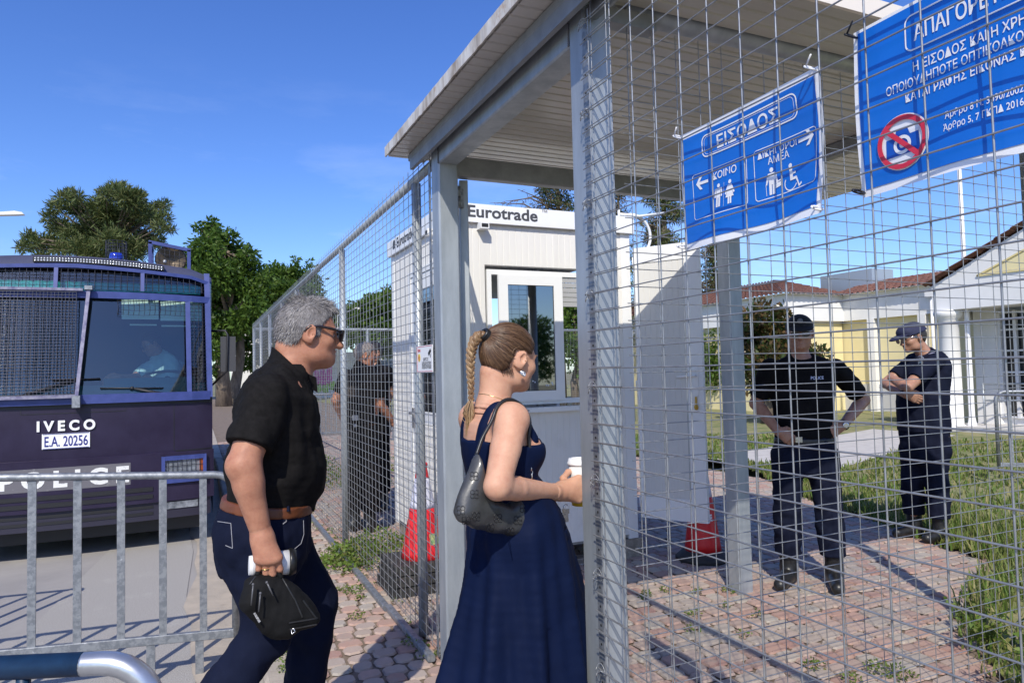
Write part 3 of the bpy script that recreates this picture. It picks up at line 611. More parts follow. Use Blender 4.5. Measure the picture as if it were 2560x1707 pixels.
m_ = MB(); B.poly(m_, [(cu+x*cr_/B.wd, cv+y*cr_/B.ht) for x, y in [(-.62, -.22), (-.3, -.22), (-.2, -.5), (.2, -.5), (.3, -.22), (.62, -.22), (.66, .45), (-.66, .45)]], .0032); put('camera_symbol', m_, BDBL, B.e)
m_ = MB(); B.circle(m_, cu, cv+.015, cr_*.34, .0040, 24, cr_*.22); B.circle(m_, cu, cv+.015, cr_*.12, .0040, 16); put('lens_symbol', m_, BWHT, B.e)
m_ = MB(); B.circle(m_, cu, cv, cr_*.96, .0048, 40, cr_*.78); put('red_ring', m_, BRED, B.e)
m_ = MB(); B.strip(m_, [(cu-cr_*.62/B.wd, cv-cr_*.62/B.ht), (cu+cr_*.62/B.wd, cv+cr_*.62/B.ht)], cr_*.18, .0050); put('red_bar', m_, BRED, B.e)
ties(B, [(.01, .03), (.012, .97)], TIEB)
# small camera-surveillance plate on the long fence
sg_ = thing('notice_plate', 'small white surveillance notice wired to the long fence beside the gate post', 'sign', (FX-.02, 3.50, 1.437))
xs = FX-.014
m_ = MB(); m_.box((xs-.002, 3.668*.985, 1.437), (xs+.001, 3.345, 1.577)); put('plate', m_, WPLAS, sg_)
m_ = MB(); 
for a, b_ in (((3.612, 1.441), (3.348, 1.443)), ((3.612, 1.571), (3.348, 1.573))): m_.box((xs-.003, a[0], a[1]), (xs-.0022, b_[0], b_[1]))
m_.box((xs-.003, 3.6085, 1.443), (xs-.0022, 3.6105, 1.571)); put('red_border', m_, BRED, sg_)
DK = mat('ink_black', (0.02, 0.02, 0.022), 0.5)
m_ = MB(); rt_, up_ = (0, -1, 0), (0, 0, 1)
add_text(m_, 'ΚΛΙΝΤΣ. 57', .022, (xs-.0032, 3.455, 1.497), rt_, up_, .0004, width=.085)
for k, s_ in enumerate(['Ο ΧΩΡΟΣ ΑΥΤΟΣ ΕΠΙΤΗΡΕΙΤΑΙ', 'ΑΠΟ ΚΑΜΕΡΕΣ ΓΙΑ ΛΟΓΟΥΣ', 'ΑΣΦΑΛΕΙΑΣ ΠΡΟΣΩΠΩΝ ΚΑΙ', 'ΑΓΑΘΩΝ ΟΛΟ ΤΟ 24ΩΡΟ']): add_text(m_, s_, .012, (xs-.0032, 3.445, 1.484-k*.0095), rt_, up_, .0002, width=.16)
m_.prism([(xs-.0032, y, z) for y, z in [(3.415, 1.535), (3.375, 1.558), (3.362, 1.545), (3.40, 1.520)]], (-.0005, 0, 0)); m_.prism([(xs-.0032, y, z) for y, z in [(3.375, 1.527), (3.368, 1.530), (3.372, 1.512), (3.379, 1.512)]], (-.0005, 0, 0)); put('lettering', m_, DK, sg_)
m_ = MB(); m_.lathe([(.022, 0), (.022, .0006)], (xs-.0024, 3.572, 1.515), 20, ax=(-1, 0, 0)); put('emblem', m_, mat('emblem_yellow', (0.75, 0.55, 0.08), 0.5), sg_)
m_ = MB(); add_text(m_, 'TOWN', .02, (xs-.0034, 3.572, 1.546), rt_, up_, .0008, width=.05)
m_.add([(xs-.0036, 3.572+.012*math.cos(t)*(.5 if k % 2 else 1), 1.513+.018*math.sin(t)*(.5 if k % 2 else 1)) for k, t in enumerate(np.linspace(0, 6.283, 10, endpoint=False))], [tuple(range(10))]); put('emblem_text', m_, BRED, sg_)
# ================================================================== GUARD BOOTH
DARKGL = glass('booth_glass', (0.16, 0.24, 0.28), 0.34)
RUB = mat('black_rubber', (0.015, 0.015, 0.016), 0.6)
BX0, BX1, BY0, BY1, BZ0, BZ1 = 1.60, 3.075, 4.50, 6.06, 0.17, 2.475
bt = thing('guard_booth', 'white panelled guard booth with a sliding window, behind the gate', 'booth', (2.34, 5.28, 0))
BWALL = mat('booth_panel', (0.80, 0.78, 0.73), 0.45, base2=(0.75, 0.73, 0.68), scale=2, stretch=(5, 5, .3), dirt=(0.56, 0.53, 0.47), dscale=1.6, dramp=(0.58, 0.85))
BTRIM = mat('booth_trim', (0.82, 0.82, 0.80), 0.35)
def ribwall(p, q, z0, z1, pitch=0.05, nrm=(0, -1, 0)):
    """panel with shallow vertical grooves from p to q"""
    m_ = MB(); p = np.array(p, float); q = np.array(q, float); L_ = np.linalg.norm(q-p); d = (q-p)/L_; n_ = np.array(nrm, float); s_ = 0; row = []
    while s_ < L_-.001:
        for a, b_ in ((0, 0), (pitch*.86, 0), (pitch*.90, -.0022), (pitch*.96, -.0022)):
            if s_+a <= L_: row.append(p+d*(s_+a)+n_*b_)
        s_ += pitch
    row.append(q)
    m_.add([(x[0], x[1], z0) for x in row]+[(x[0], x[1], z1) for x in row], [(i, i+1, i+1+len(row), i+len(row)) for i in range(len(row)-1)])
    return m_
wx0, wx1, wz0, wz1 = 1.855, 2.80, 1.17, 2.19          # window recess in the front
m_ = ribwall((BX0+.07, BY0, 0), (wx0, BY0, 0), BZ0, BZ1)
for a in (ribwall((wx1, BY0, 0), (BX1-.07, BY0, 0), BZ0, BZ1), ribwall((wx0, BY0, 0), (wx1, BY0, 0), wz1, BZ1), ribwall((wx0, BY0, 0), (wx1, BY0, 0), BZ0, wz0)): m_.add(a.v, a.f)
put('wall', m_, BWALL, bt)
m_ = MB()                                            # inner lining and reveals
m_.box((wx0, BY0+.001, wz1), (wx1, BY0+.07, wz1+.004)); m_.box((wx0-.004, BY0+.001, wz0), (wx0, BY0+.07, wz1)); m_.box((wx1, BY0+.001, wz0), (wx1+.004, BY0+.07, wz1))
put('window_reveal', m_, BTRIM, bt)
m_ = ribwall((BX0, BY1-.07, 0), (BX0, BY0+.07, 0), BZ0, BZ1, nrm=(-1, 0, 0)); put('wall', m_, BWALL, bt)
m_ = MB()
m_.box((BX0+.07, BY1-.04, BZ0), (BX0+.35, BY1, BZ1)); m_.box((BX1-.35, BY1-.04, BZ0), (BX1-.07, BY1, BZ1)); m_.box((BX0+.35, BY1-.04, BZ0), (BX1-.35, BY1, 1.1)); m_.box((BX0+.35, BY1-.04, 2.18), (BX1-.35, BY1, BZ1)); put('wall', m_, BWALL, bt)
m_ = MB(); m_.box((BX1-.03, BY0+1.2, BZ0), (BX1, BY1-.07, BZ1)); m_.box((BX1-.03, BY0+.07, 2.31), (BX1, BY0+1.2, BZ1)); put('wall', m_, BWALL, bt)
m_ = MB(); m_.box((BX0+.01, BY0+.01, BZ0-.02), (BX1-.01, BY1-.01, BZ0+.03)); put('floor', m_, mat('booth_floor', (.25, .24, .22), .7), bt)
for x, y in ((BX0, BY0), (BX1-.075, BY0), (BX0, BY1-.075), (BX1-.075, BY1-.075)):
    m_ = MB(); m_.box((x-.004, y-.004, BZ0-.03), (x+.079, y+.079, BZ1+.01)); put('corner_post', m_, BTRIM, bt)
hd = MB()
hd.box((BX0-.03, BY0-.035, BZ1+.005), (BX1+.03, BY0+.05, BZ1+.135)); hd.box((BX0-.03, BY1-.05, BZ1+.005), (BX1+.03, BY1+.035, BZ1+.135)); hd.box((BX0-.03, BY0+.05, BZ1+.005), (BX0+.05, BY1-.05, BZ1+.135)); hd.box((BX1-.05, BY0+.05, BZ1+.005), (BX1+.03, BY1-.05, BZ1+.135))
hdo = put('roof_fascia', hd, mat('booth_fascia', (0.84, 0.84, 0.82), 0.35, dirt=(0.55, 0.28, 0.08), dscale=3.3, dramp=(0.74, 0.82)), bt)
m_ = MB(); m_.box((BX0, BY0, BZ1+.06), (BX1, BY1, BZ1+.10)); put('roof', m_, BTRIM, bt)
m_ = MB(); INK = mat('sign_ink', (0.06, 0.06, 0.065), 0.6)
add_text(m_, 'Eurotrade', .115, (1.715, BY0-.0365, BZ1+.042), (1, 0, 0), (0, 0, 1), .003, 'LEFT', width=.545)
add_text(m_, '™', .05, (2.295, BY0-.0365, BZ1+.095), (1, 0, 0), (0, 0, 1), 0, 'LEFT', width=.045)
put('lettering', m_, INK, bt); m_ = MB()
add_text(m_, 'Eurotrade', .115, (BX0-.0315, 5.78, BZ1+.042), (0, -1, 0), (0, 0, 1), .003, 'LEFT', width=.50)
add_text(m_, '™', .05, (BX0-.0315, 5.26, BZ1+.095), (0, -1, 0), (0, 0, 1), 0, 'LEFT', width=.045)
m_.prism([(BX0-.0315, 5.86+.045*math.cos(t), BZ1+.072+.05*math.sin(t)) for t in np.linspace(-.6, 3.6, 12)], (-.0006, 0, 0)); put('lettering', m_, INK, bt)
for x, y, a in ((1.80, BY0-.05, 0), (BX0-.05, 4.75, 1)):       # drain spouts below the fascia
    m_ = MB()
    if a == 0:
        m_.box((x, y-.03, BZ1-.045), (x+.065, BY0, BZ1+.002)); 
    else: m_.box((x-.03, y, BZ1-.045), (BX0, y+.065, BZ1+.002))
    o = put('spout', m_, BTRIM, bt)
    m_ = MB()
    if a == 0: m_.box((x+.008, y-.031, BZ1-.036), (x+.057, y-.0295, BZ1-.010))
    else: m_.box((x-.031, y+.008, BZ1-.036), (x-.0295, y+.057, BZ1-.010))
    put('spout_mouth', m_, RUB, o)
# sliding window: frame proud of the wall, sash with glass, roller shutter above the open half
def frame_xz(x0, z0, x1, z1, y0, y1, w):
    m_ = MB(); m_.box((x0, y0, z0), (x0+w, y1, z1)); m_.box((x1-w, y0, z0), (x1, y1, z1)); m_.box((x0+w, y0, z0), (x1-w, y1, z0+w)); m_.box((x0+w, y0, z1-w), (x1-w, y1, z1)); return m_
wf = put('window_frame', frame_xz(1.875, 1.19, 2.79, 2.16, BY0+.012, BY0+.07, 0.035), BTRIM, bt)
sa = put('window_sash', frame_xz(1.955, 1.215, 2.47, 2.125, BY0-.012, BY0+.0115, 0.072), BTRIM, bt)
m_ = MB(); m_.box((2.0275, BY0-.002, 1.2875), (2.3975, BY0+.004, 2.0525)); put('pane', m_, DARKGL, sa)
m_ = MB(); m_.box((2.026, BY0-.005, 1.286), (2.030, BY0-.0025, 2.054)); m_.box((2.395, BY0-.005, 1.286), (2.399, BY0-.0025, 2.054)); m_.box((2.0302, BY0-.005, 1.286), (2.3948, BY0-.0025, 1.290)); m_.box((2.0302, BY0-.005, 2.050), (2.3948, BY0-.0025, 2.054)); put('gasket', m_, RUB, sa)
m_ = MB(); m_.box((2.335, BY0+.012, 1.29), (2.385, BY0+.03, 2.05)); put('shutter_guide', m_, BTRIM, sa)
sh = MB()
for k in range(7): sh.box((2.475, BY0+.020+.002*(k % 2), 1.905+k*.036), (2.75, BY0+.034, 1.937+k*.036))
put('roller_shutter', sh, mat('shutter_grey', (0.40, 0.40, 0.40), 0.5), bt)
sl_ = MB(); sl_.box((wx0-.005, BY0-.05, 1.135), (wx1+.005, BY0+.04, 1.168)); put('window_sill', sl_, BTRIM, bt)
m_ = MB(); m_.box((2.12, BY0-.0515, 1.148), (2.155, BY0-.0505, 1.154)); put('drain_slot', m_, RUB, bt)
m_ = MB(); m_.box((1.85, BY1-.95, 1.0), (2.75, BY1-.55, 1.04)); put('desk', m_, mat('desk_wood', (.35, .25, .16), .5), bt)
m_ = MB()
for k in range(9): m_.ball((2.20+rng.uniform(0, .24), BY0-.004, 1.31+rng.uniform(0, .05)), .006, 6, 4)
put('water_drop', m_, mat('wet_spot', (.7, .75, .8), .1), sa)
# far window of the booth, in its back wall
put('window_frame', frame_xz(BX0+.35, 1.1, BX1-.35, 2.18, BY1-.05, BY1+.005, .05), BTRIM, bt)
# door on the fence side, with its own half window
dr = put('door', frame_xz(0, 0, .01, .01, 0, .01, .001), BTRIM, bt); bpy.data.objects.remove(dr)
m_ = MB(); m_.box((BX0-.014, 4.66, 0.20), (BX0-.001, 5.42, 1.14)); m_.box((BX0-.014, 4.66, 1.14), (BX0-.001, 4.76, 2.2)); m_.box((BX0-.014, 5.32, 1.14), (BX0-.001, 5.42, 2.2)); m_.box((BX0-.014, 4.76, 2.08), (BX0-.001, 5.32, 2.2))
m_.box((BX0-.02, 4.60, 0.18), (BX0-.001, 4.655, 2.25)); m_.box((BX0-.02, 5.425, 0.18), (BX0-.001, 5.48, 2.25)); m_.box((BX0-.02, 4.655, 2.205), (BX0-.001, 5.425, 2.25))
dr = put('door', m_, BTRIM, bt)
m_ = MB()
for k in range(19): m_.box((BX0-.0165, 4.70+k*.036, 0.28), (BX0-.0142, 4.728+k*.036, 1.05))
put('door_panel', m_, BWALL, dr)
m_ = MB(); m_.box((BX0-.008, 4.762, 1.142), (BX0-.004, 5.318, 2.078)); put('pane', m_, DARKGL, dr)
m_ = MB(); m_.box((BX0-.012, 4.80, 1.18), (BX0-.0085, 4.812, 2.04)); m_.box((BX0-.012, 5.27, 1.18), (BX0-.0085, 5.282, 2.04)); m_.box((BX0-.012, 5.03, 1.18), (BX0-.0085, 5.042, 2.04)); put('muntin', m_, RUB, dr)
m_ = MB(); m_.box((BX0-.03, 5.36, 1.0), (BX0-.015, 5.40, 1.16)); m_.tube([(BX0-.03, 5.38, 1.12), (BX0-.055, 5.38, 1.12), (BX0-.055, 5.27, 1.12)], .009, 8); put('handle', m_, mat('lock_grey', (.3, .3, .32), .4, .5), dr)
# second door standing open at the right-hand corner
dp0 = np.array([3.10, 4.47, 0]); dp1 = np.array([3.375, 4.03, 0]); dd = (dp1-dp0)/np.linalg.norm(dp1-dp0); dn = np.cross(dd, (0, 0, 1)); Ld = np.linalg.norm(dp1-dp0)
def dpan(s0, s1, z0, z1, t0, t1):
    a = [dp0+dd*s0+dn*t0, dp0+dd*s1+dn*t0, dp0+dd*s1+dn*t1, dp0+dd*s0+dn*t1]; mm = MB(); mm.prism([(p[0], p[1], z0) for p in a], (0, 0, z1-z0)); return mm
m_ = MB()
for a in (dpan(0, Ld, .30, .46, -.02, .02), dpan(0, .04, .46, 2.24, -.02, .02), dpan(Ld-.115, Ld, .46, 2.24, -.02, .02), dpan(0, Ld, 2.24, 2.36, -.02, .02)): m_.add(a.v, a.f)
dr2 = put('open_door', m_, BTRIM, bt, label='white booth door standing open towards the pillar')
rp_ = ribwall(dp0+dd*.0401+dn*.014, dp0+dd*(Ld-.1151)+dn*.014, .461, 2.239, .045, dn); r2 = dpan(.0401, Ld-.1151, .461, 2.239, -.014, .011); rp_.add(r2.v, r2.f); put('door_panel', rp_, mat('door_grey', (.66, .65, .61), .5), dr2)
hp = dp0+dd*(Ld-.055); m_ = MB(); a = dpan(Ld-.075, Ld-.035, 1.22, 1.44, .02, .027); m_.add(a.v, a.f)
m_.tube([hp+dn*.027+(0, 0, 1.37), hp+dn*.06+(0, 0, 1.37), hp+dn*.062+(0, 0, 1.36)-dd*.13], .009, 8); put('handle', m_, BTRIM, dr2)
m_ = MB(); a = dpan(Ld-.062, Ld-.048, 1.15, 1.215, .0275, .034); m_.add(a.v, a.f); m_.ball(hp+dn*.031+(0, 0, 1.14), .016, 8, 6, (1, 1, 1.4)); put('key_tag', m_, mat('key_yellow', (.55, .33, .03), .5), dr2)
m_ = MB()
for z in (.42, 1.3, 2.25): m_.tube([(dp0[0]-.012, dp0[1]-.01, z-.04), (dp0[0]-.012, dp0[1]-.01, z+.04)], .012, 8)
put('hinge', m_, BTRIM, dr2)
for x, y in ((BX0+.03, BY0), (BX1-.33, BY0), (BX0+.03, BY1-.28), (BX1-.33, BY1-.28)):
    m_ = MB(); m_.box((x, y-.02, -.01), (x+.36, y+.28, .138)); put('plinth_block', m_, mat('plinth_concrete', (.36, .32, .26), .95, base2=(.22, .19, .15), scale=22, bump=.8, bscale=40, dirt=(.5, .46, .4), dscale=9), bt)
# satellite-like ring and whip on the corner of the roof
m_ = MB(); m_.tube([(3.20+.17*math.cos(t), 4.62, 2.50+.17*math.sin(t)) for t in np.linspace(-1.6, 1.75, 22)], .012, 8); m_.tube([(3.06, 4.6, 2.62), (3.06, 4.6, 2.70)], .01, 6); put('roof_ring', m_, BTRIM, bt)
m_ = MB(); m_.tube([(3.07, 4.6, 2.66), (3.25, 4.6, 2.655), (3.5, 4.6, 2.70)], .011, 6); put('roof_bar', m_, BTRIM, bt)
# ================================================================== TRAFFIC CONES
CRED = mat('cone_red', (0.72, 0.02, 0.025), 0.4, base2=(0.6, 0.018, 0.022), scale=6); CWHT = mat('cone_white', (0.62, 0.62, 0.70), 0.5); CBLK = mat('cone_rubber', (0.025, 0.025, 0.025), 0.75, base2=(0.05, 0.047, 0.042), scale=9)
def cone(x, y, h, rb, zb, label, txt=None, face=(0, -1)):
    e = thing('traffic_cone', label, 'traffic cone', (x, y, 0), 'traffic cones by the booth')
    rr = lambda t: rb*(1-t)+.028*t
    z = lambda t: zb+(h-zb)*t
    def sec(t0, t1): return [(rr(t), z(t)) for t in np.linspace(t0, t1, 8)]
    m_ = MB(); m_.lathe(sec(0, .52), (x, y, 0), 28); put('cone_body', m_, CRED, e); m_ = MB(); m_.lathe(sec(.83, .955)+[(rr(.955)*1.22, z(.957)), (rr(.97)*1.25, z(.985)), (rr(1)*.8, z(1))], (x, y, 0), 24); put('cone_top', m_, CRED, e)
    m_ = MB(); m_.lathe(sec(.52, .83), (x, y, 0), 28); put('white_band', m_, CWHT, e)
    m_ = MB(); w = rb*1.42
    if zb > .15:
        for k in range(3):
            z0 = k*zb*.36; q = w*(1.25-.05*k); m_.box((x-q, y-q*.8, z0), (x+q, y+q*.8, z0+zb*.31))
    else: m_.lathe([(w*1.06, 0), (w*1.06, zb*.3), (w*.98, zb*.55), (rb*1.1, zb), (rb*.9, zb)], (x, y, 0), 10)
    put('base', m_, CBLK, e)
    if txt:
        vs, fs = text_geo(txt, .062, .004, 'CENTER'); t = .30; r_ = rr(t)+.002; az = math.atan2(face[1], face[0]); a = az+vs[:, 0]/r_
        zz = z(t)+vs[:, 1]; k = (rr(0)-rr(1))/(h-zb); r2 = r_-(zz-z(t))*k
        m_ = MB(); m_.add(np.stack([x+r2*np.cos(a), y+r2*np.sin(a), zz], 1), fs); put('lettering', m_, BWHT, e)
    else:
        m_ = MB(); a0 = -1.25; 
        P_ = [[(x+(rr(t)+.0015)*math.cos(a0+a), y+(rr(t)+.0015)*math.sin(a0+a), z(t)) for a in np.linspace(-.25, .35, 6)] for t in (.16, .27)]; m_.grid(P_); put('sticker', m_, mat('cone_sticker', (.5, .45, .2), .5, base2=(.1, .3, .12), scale=40), e)
    return e
cone(1.40, 4.60, 0.83, 0.150, 0.19, 'tall red and white cone on a stacked black base behind the long fence')
cone(3.45, 4.20, 0.83, 0.135, 0.07, 'red and white cone lettered POLICE behind the open booth door', 'POLICE', (-.72, -.62))
# ================================================================== POLICE BUS
BPUR = mat('bus_paint', (0.020, 0.0145, 0.036), 0.36, base2=(0.028, 0.022, 0.05), scale=4, coat=0.06, spec=.25, dirt=(0.11, 0.10, 0.11), dscale=60, dramp=(0.74, 0.8), bump=0.02, bscale=5)
BROOF = mat('bus_roof_paint', (0.055, 0.058, 0.095), 0.5, base2=(0.075, 0.078, 0.12), scale=3)
BGRID = mat('bus_frame_blue', (0.030, 0.050, 0.19), 0.5, base2=(0.045, 0.065, 0.24), scale=12, dirt=(0.26, 0.24, 0.33), dscale=26, dramp=(0.68, 0.76))
BDARK = mat('bus_black', (0.012, 0.012, 0.014), 0.5); BWIRE = mat('bus_mesh', (0.03, 0.032, 0.05), 0.5, 0.3)
BINT = mat('bus_interior', (0.025, 0.045, 0.06), 0.8); BCUR = mat('bus_curtain', (0.10, 0.52, 0.47), 0.8, base2=(0.05, 0.30, 0.32), scale=3, stretch=(9, 1, 1)); BVIS = mat('sun_visor', (0.72, 0.76, 0.66), 0.6)
WSG = glass('windscreen_glass', (0.66, 0.90, 0.92), 0.10)
BSX, BHW, BY = -0.985, 1.125, 7.22                  # centre line, half width, front
def fy(x, z):
    """front surface of the bus: bowed in plan, windscreen raked"""
    q = (x-BSX)/BHW; return BY+0.10*q*q+0.22*max(abs(q)-.86, 0)/.14*max(abs(q)-.86, 0)+max(z-1.02, 0)*0.13-max(.6-z, 0)*.02
bus = thing('police_bus', 'dark purple police bus with barred windscreen grilles, facing us on the road', 'bus', (BSX, BY+3.5, -0.13))
def fgrid(x0, z0, x1, z1, off=0.0, nx=16, nz=6, zt=None):
    P_ = []
    for j in range(nz+1):
        row = []
        for i in range(nx+1):
            x = x0+(x1-x0)*i/nx; z_hi = z1 if zt is None else zt(x); z = z0+(z_hi-z0)*j/nz; row.append((x, fy(x, z)-off, z))
        P_.append(row)
    return P_
X0, X1 = BSX-BHW, BSX+BHW
rooftop = lambda x: 2.615-0.095*abs((x-BSX+.12)/BHW)**2.0-(.07*max(abs((x-BSX)/BHW)-.86, 0)/.14)
# lower front: panel with hood line, bumper, grille slots
m_ = MB(); m_.grid(fgrid(X0, 0.64, X1, 1.045, 0, 24, 4)); put('front_panel', m_, BPUR, bus)
m_ = MB(); m_.grid(fgrid(X0-.01, 0.30, X1+.01, 0.625, 0.045, 24, 4)); m_.grid(fgrid(X0-.01, 0.625, X1+.01, 0.64, 0.045, 24, 1))
top_ = fgrid(X0-.01, 0.625, X1+.01, 0.625, 0.045, 24, 1)[0]; bk_ = fgrid(X0-.01, 0.641, X1+.01, 0.641, 0.0, 24, 1)[0]; m_.grid([top_, bk_]); put('bumper', m_, BPUR, bus)
m_ = MB(); m_.grid(fgrid(X0+.02, 0.12, X1-.02, 0.30, 0.02, 24, 3)); lo = fgrid(X0-.01, .30, X1+.01, .30, .045, 24, 1)[0]; lo2 = fgrid(X0+.02, .30, X1-.02, .30, .02, 24, 1)[0]; m_.grid([lo2, lo]); put('valance', m_, mat('bus_valance', (.02, .018, .035), .5), bus)
for z in (0.19, 0.255, 0.345, 0.395):
    m_ = MB(); m_.grid(fgrid(BSX-.62, z-.014, BSX+.62, z+.016, .052 if z > .3 else .026, 14, 1)); put('grille_slot', m_, BDARK, bus)
m_ = MB()
for x0, x1 in ((X0+.005, X0+.32), (X1-.32, X1-.005)): m_.grid(fgrid(x0, .641, x1, .652, .004, 6, 1))
m_.grid(fgrid(X1-.335, .65, X1-.329, 1.04, .002, 1, 4)); m_.grid(fgrid(BSX-.40, 1.0, BSX+.40, 1.004, .002, 8, 1)); m_.grid(fgrid(BSX-.40, 1.0, BSX-.396, 1.04, .002, 1, 1)); m_.grid(fgrid(BSX+.396, 1.0, BSX+.40, 1.04, .002, 1, 1)); put('panel_gap', m_, BDARK, bus)
m_ = MB(); m_.grid(fgrid(X0, 1.0455, X1, 1.075, .006, 24, 1)); put('cowl', m_, BDARK, bus)
# windscreens
m_ = MB(); m_.grid(fgrid(X0+.03, 1.08, X1-.03, 2.06, -.02, 24, 8)); put('windscreen', m_, WSG, bus)
m_ = MB(); m_.grid(fgrid(X0+.03, 2.10, X1-.03, 2.4, -.02, 24, 3, zt=lambda x: rooftop(x)-.14)); put('upper_windscreen', m_, WSG, bus)
# blue grille frames over the glass
def fbar(m_, x0, z0, x1, z1, w=.045, off=.03, th=.02, zt=None, n=14):
    a = []
    for i in range(n+1):
        t = i/n; x = x0+(x1-x0)*t; z = z0+(z1-z0)*t
        if zt: z = zt(x)
        a.append(np.array([x, fy(x, z)-off, z]))
    for p, q in zip(a[:-1], a[1:]): m_.beam(p, q+(q-p)*.03, w, th, up=(0, -1, .12)) if False else None
    hor = abs(x1-x0) > abs(z1-z0)
    e1 = np.array([0, 0, w/2]) if hor else np.array([w/2, 0, 0]); e2 = np.array([0, -th/2, 0])
    vs = []
    for p in a: vs += [p-e1-e2, p+e1-e2, p+e1+e2, p-e1+e2]
    fs = [(4*i+k, 4*i+(k+1) % 4, 4*i+4+(k+1) % 4, 4*i+4+k) for i in range(n) for k in range(4)]+[(0, 1, 2, 3), (4*n+3, 4*n+2, 4*n+1, 4*n)]
    m_.add(vs, fs)
zt1 = lambda x: rooftop(x)-.150-.03*abs((x-BSX)/BHW); zt2 = lambda x: 2.045-.02*abs((x-BSX)/BHW)**2
m_ = MB(); fbar(m_, X0+.02, 0, X1-.02, 0, .055, .035, .025, zt1); fbar(m_, X0+.02, 0, X1-.02, 0, .06, .037, .025, zt2); fbar(m_, X0+.02, 1.085, X1-.02, 1.085, .05, .036, .025)
fbar(m_, X1-.022, 1.07, X1-.045, 2.44, .05, .031, .022); fbar(m_, X0+.022, 1.07, X0+.045, 2.44, .05, .031, .022)
fbar(m_, X1-.20, 1.09, X1-.215, 2.04, .042, .034, .02); fbar(m_, X1-.60, 2.09, X1-.60, 2.42, .032, .033, .02); fbar(m_, X1-1.29, 2.09, X1-1.29, 2.46, .032, .033, .02); fbar(m_, X0+.20, 1.09, X0+.20, 2.04, .042, .034, .02)
put('grille_frame', m_, BGRID, bus)
def wires(m_, x0, z0, x1, z1, pitch, r_, off, zt=None, wav=0.0):
    def bar(pts): m_.tube(pts, r_, 4, False)
    n = int((x1-x0)/pitch)
    for i in range(n+1):
        x = x0+(x1-x0)*i/n; zz = z1 if zt is None else zt(x); bar([(x+wav*math.sin(z*40), fy(x, z)-off, z) for z in np.linspace(z0, zz, 5)])
    nz_ = int((z1-z0)/pitch)
    for j in range(nz_+1):
        z = z0+(z1-z0)*j/nz_; xs_ = np.linspace(x0, x1, 9)
        pts = [(x, fy(x, z)-off-.001, z+wav*math.sin(x*17+j)) for x in xs_ if zt is None or z < zt(x)]
        if len(pts) > 1: bar(pts)
m_ = MB(); wires(m_, X0+.05, 2.10, X1-.04, 2.47, .052, .0026, .03, zt1); put('upper_mesh', m_, BWIRE, bus)
m_ = MB(); wires(m_, X1-.195, 1.1, X1-.045, 2.04, .034, .0026, .03); put('side_mesh', m_, BWIRE, bus)
m_ = MB(); wires(m_, X1-.80, 1.86, X1-.23, 2.045, .042, .0022, .03, None, .004); put('visor_mesh', m_, BWIRE, bus)
# the big hinged mesh shield over the left two thirds
sx0, sx1 = X0+.06, X1-1.10
m_ = MB(); wires(m_, sx0, 1.12, sx1-.02, 2.06, .027, .0026, .085); 
for i in range(20):
    x = sx0+.01+i*(sx1-sx0-.03)/19; m_.tube([(x, fy(x, 1.12)-.062, 1.12), (x, fy(x, 2.05)-.062, 2.05)], .003, 4, False)
put('shield_mesh', m_, mat('shield_wire', (.10, .105, .13), .35, .5), bus)
m_ = MB(); fbar(m_, sx1, 1.095, sx1+.075, 2.09, .028, .085, .03); fbar(m_, sx0, 2.085, sx1+.03, 2.085, .03, .085, .03); fbar(m_, sx0, 1.10, sx1, 1.10, .03, .085, .03); put('shield_frame', m_, mat('shield_steel', (.30, .29, .36), .5, .3, base2=(.12, .11, .2), scale=20, dirt=(.3, .15, .06), dscale=12, dramp=(.7, .78)), bus)
m_ = MB()
for z in (1.075, 2.11): xz = sx1+(.075 if z > 2 else 0); m_.box((xz-.03, fy(xz, z)-.12, z-.03), (xz+.03, fy(xz, z)-.03, z+.03))
put('shield_bracket', m_, GALVB, bus)
# interior: dark cabin, dash, visors, curtains
m_ = MB(); yb = BY+1.9
m_.box((X0+.05, yb, .4), (X1-.05, yb+.02, 2.5)); m_.box((X0+.04, BY+.3, .3), (X0+.06, yb, 2.45)); m_.box((X1-.06, BY+.3, .3), (X1-.04, yb, 2.45)); m_.box((X0+.05, BY+.12, .45), (X1-.05, yb, .5)); m_.box((X0+.06, BY+.35, 2.38), (X1-.06, yb, 2.42)); put('cabin', m_, BINT, bus)
m_ = MB(); m_.box((X0+.06, BY+.16, .5), (X1-.06, BY+.55, 1.19)); m_.box((X1-.95, BY+.45, 1.16), (X1-.15, BY+.62, 1.255)); put('dashboard', m_, mat('dash_teal', (.075, .15, .155), .7), bus)
m_ = MB(); m_.box((X1-.78, BY+.24, 1.83), (X1-.47, BY+.255, 2.03)); m_.box((X1-.455, BY+.27, 1.82), (X1-.09, BY+.285, 2.02)); put('sun_visor', m_, BVIS, bus)
m_ = MB(); m_.box((X1-.72, BY+.34, 1.775), (X1-.49, BY+.35, 1.79)); m_.box((X1-.45, BY+.34, 1.765), (X1-.14, BY+.35, 1.78)); put('blind_rail', m_, BVIS, bus)
m_ = MB(); xs_ = np.linspace(X0+.06, X1-.10, 60); m_.grid([[(x, fy(x, 2.1)+.07+.012*math.sin(x*60), z) for x in xs_] for z in (2.09, 2.15, 2.235)]); put('curtain', m_, BCUR, bus)
m_ = MB(); m_.tube([(X1-.41+.215*math.cos(t), BY+.72+.13*math.sin(t)*.5, 1.26+.06*math.sin(t)+.0) for t in np.linspace(0, 6.283, 26)], .014, 8, False); m_.tube([(X1-.41, BY+.72, 1.25), (X1-.41, BY+.5, 1.0)], .03, 8); put('steering_wheel', m_, BDARK, bus)
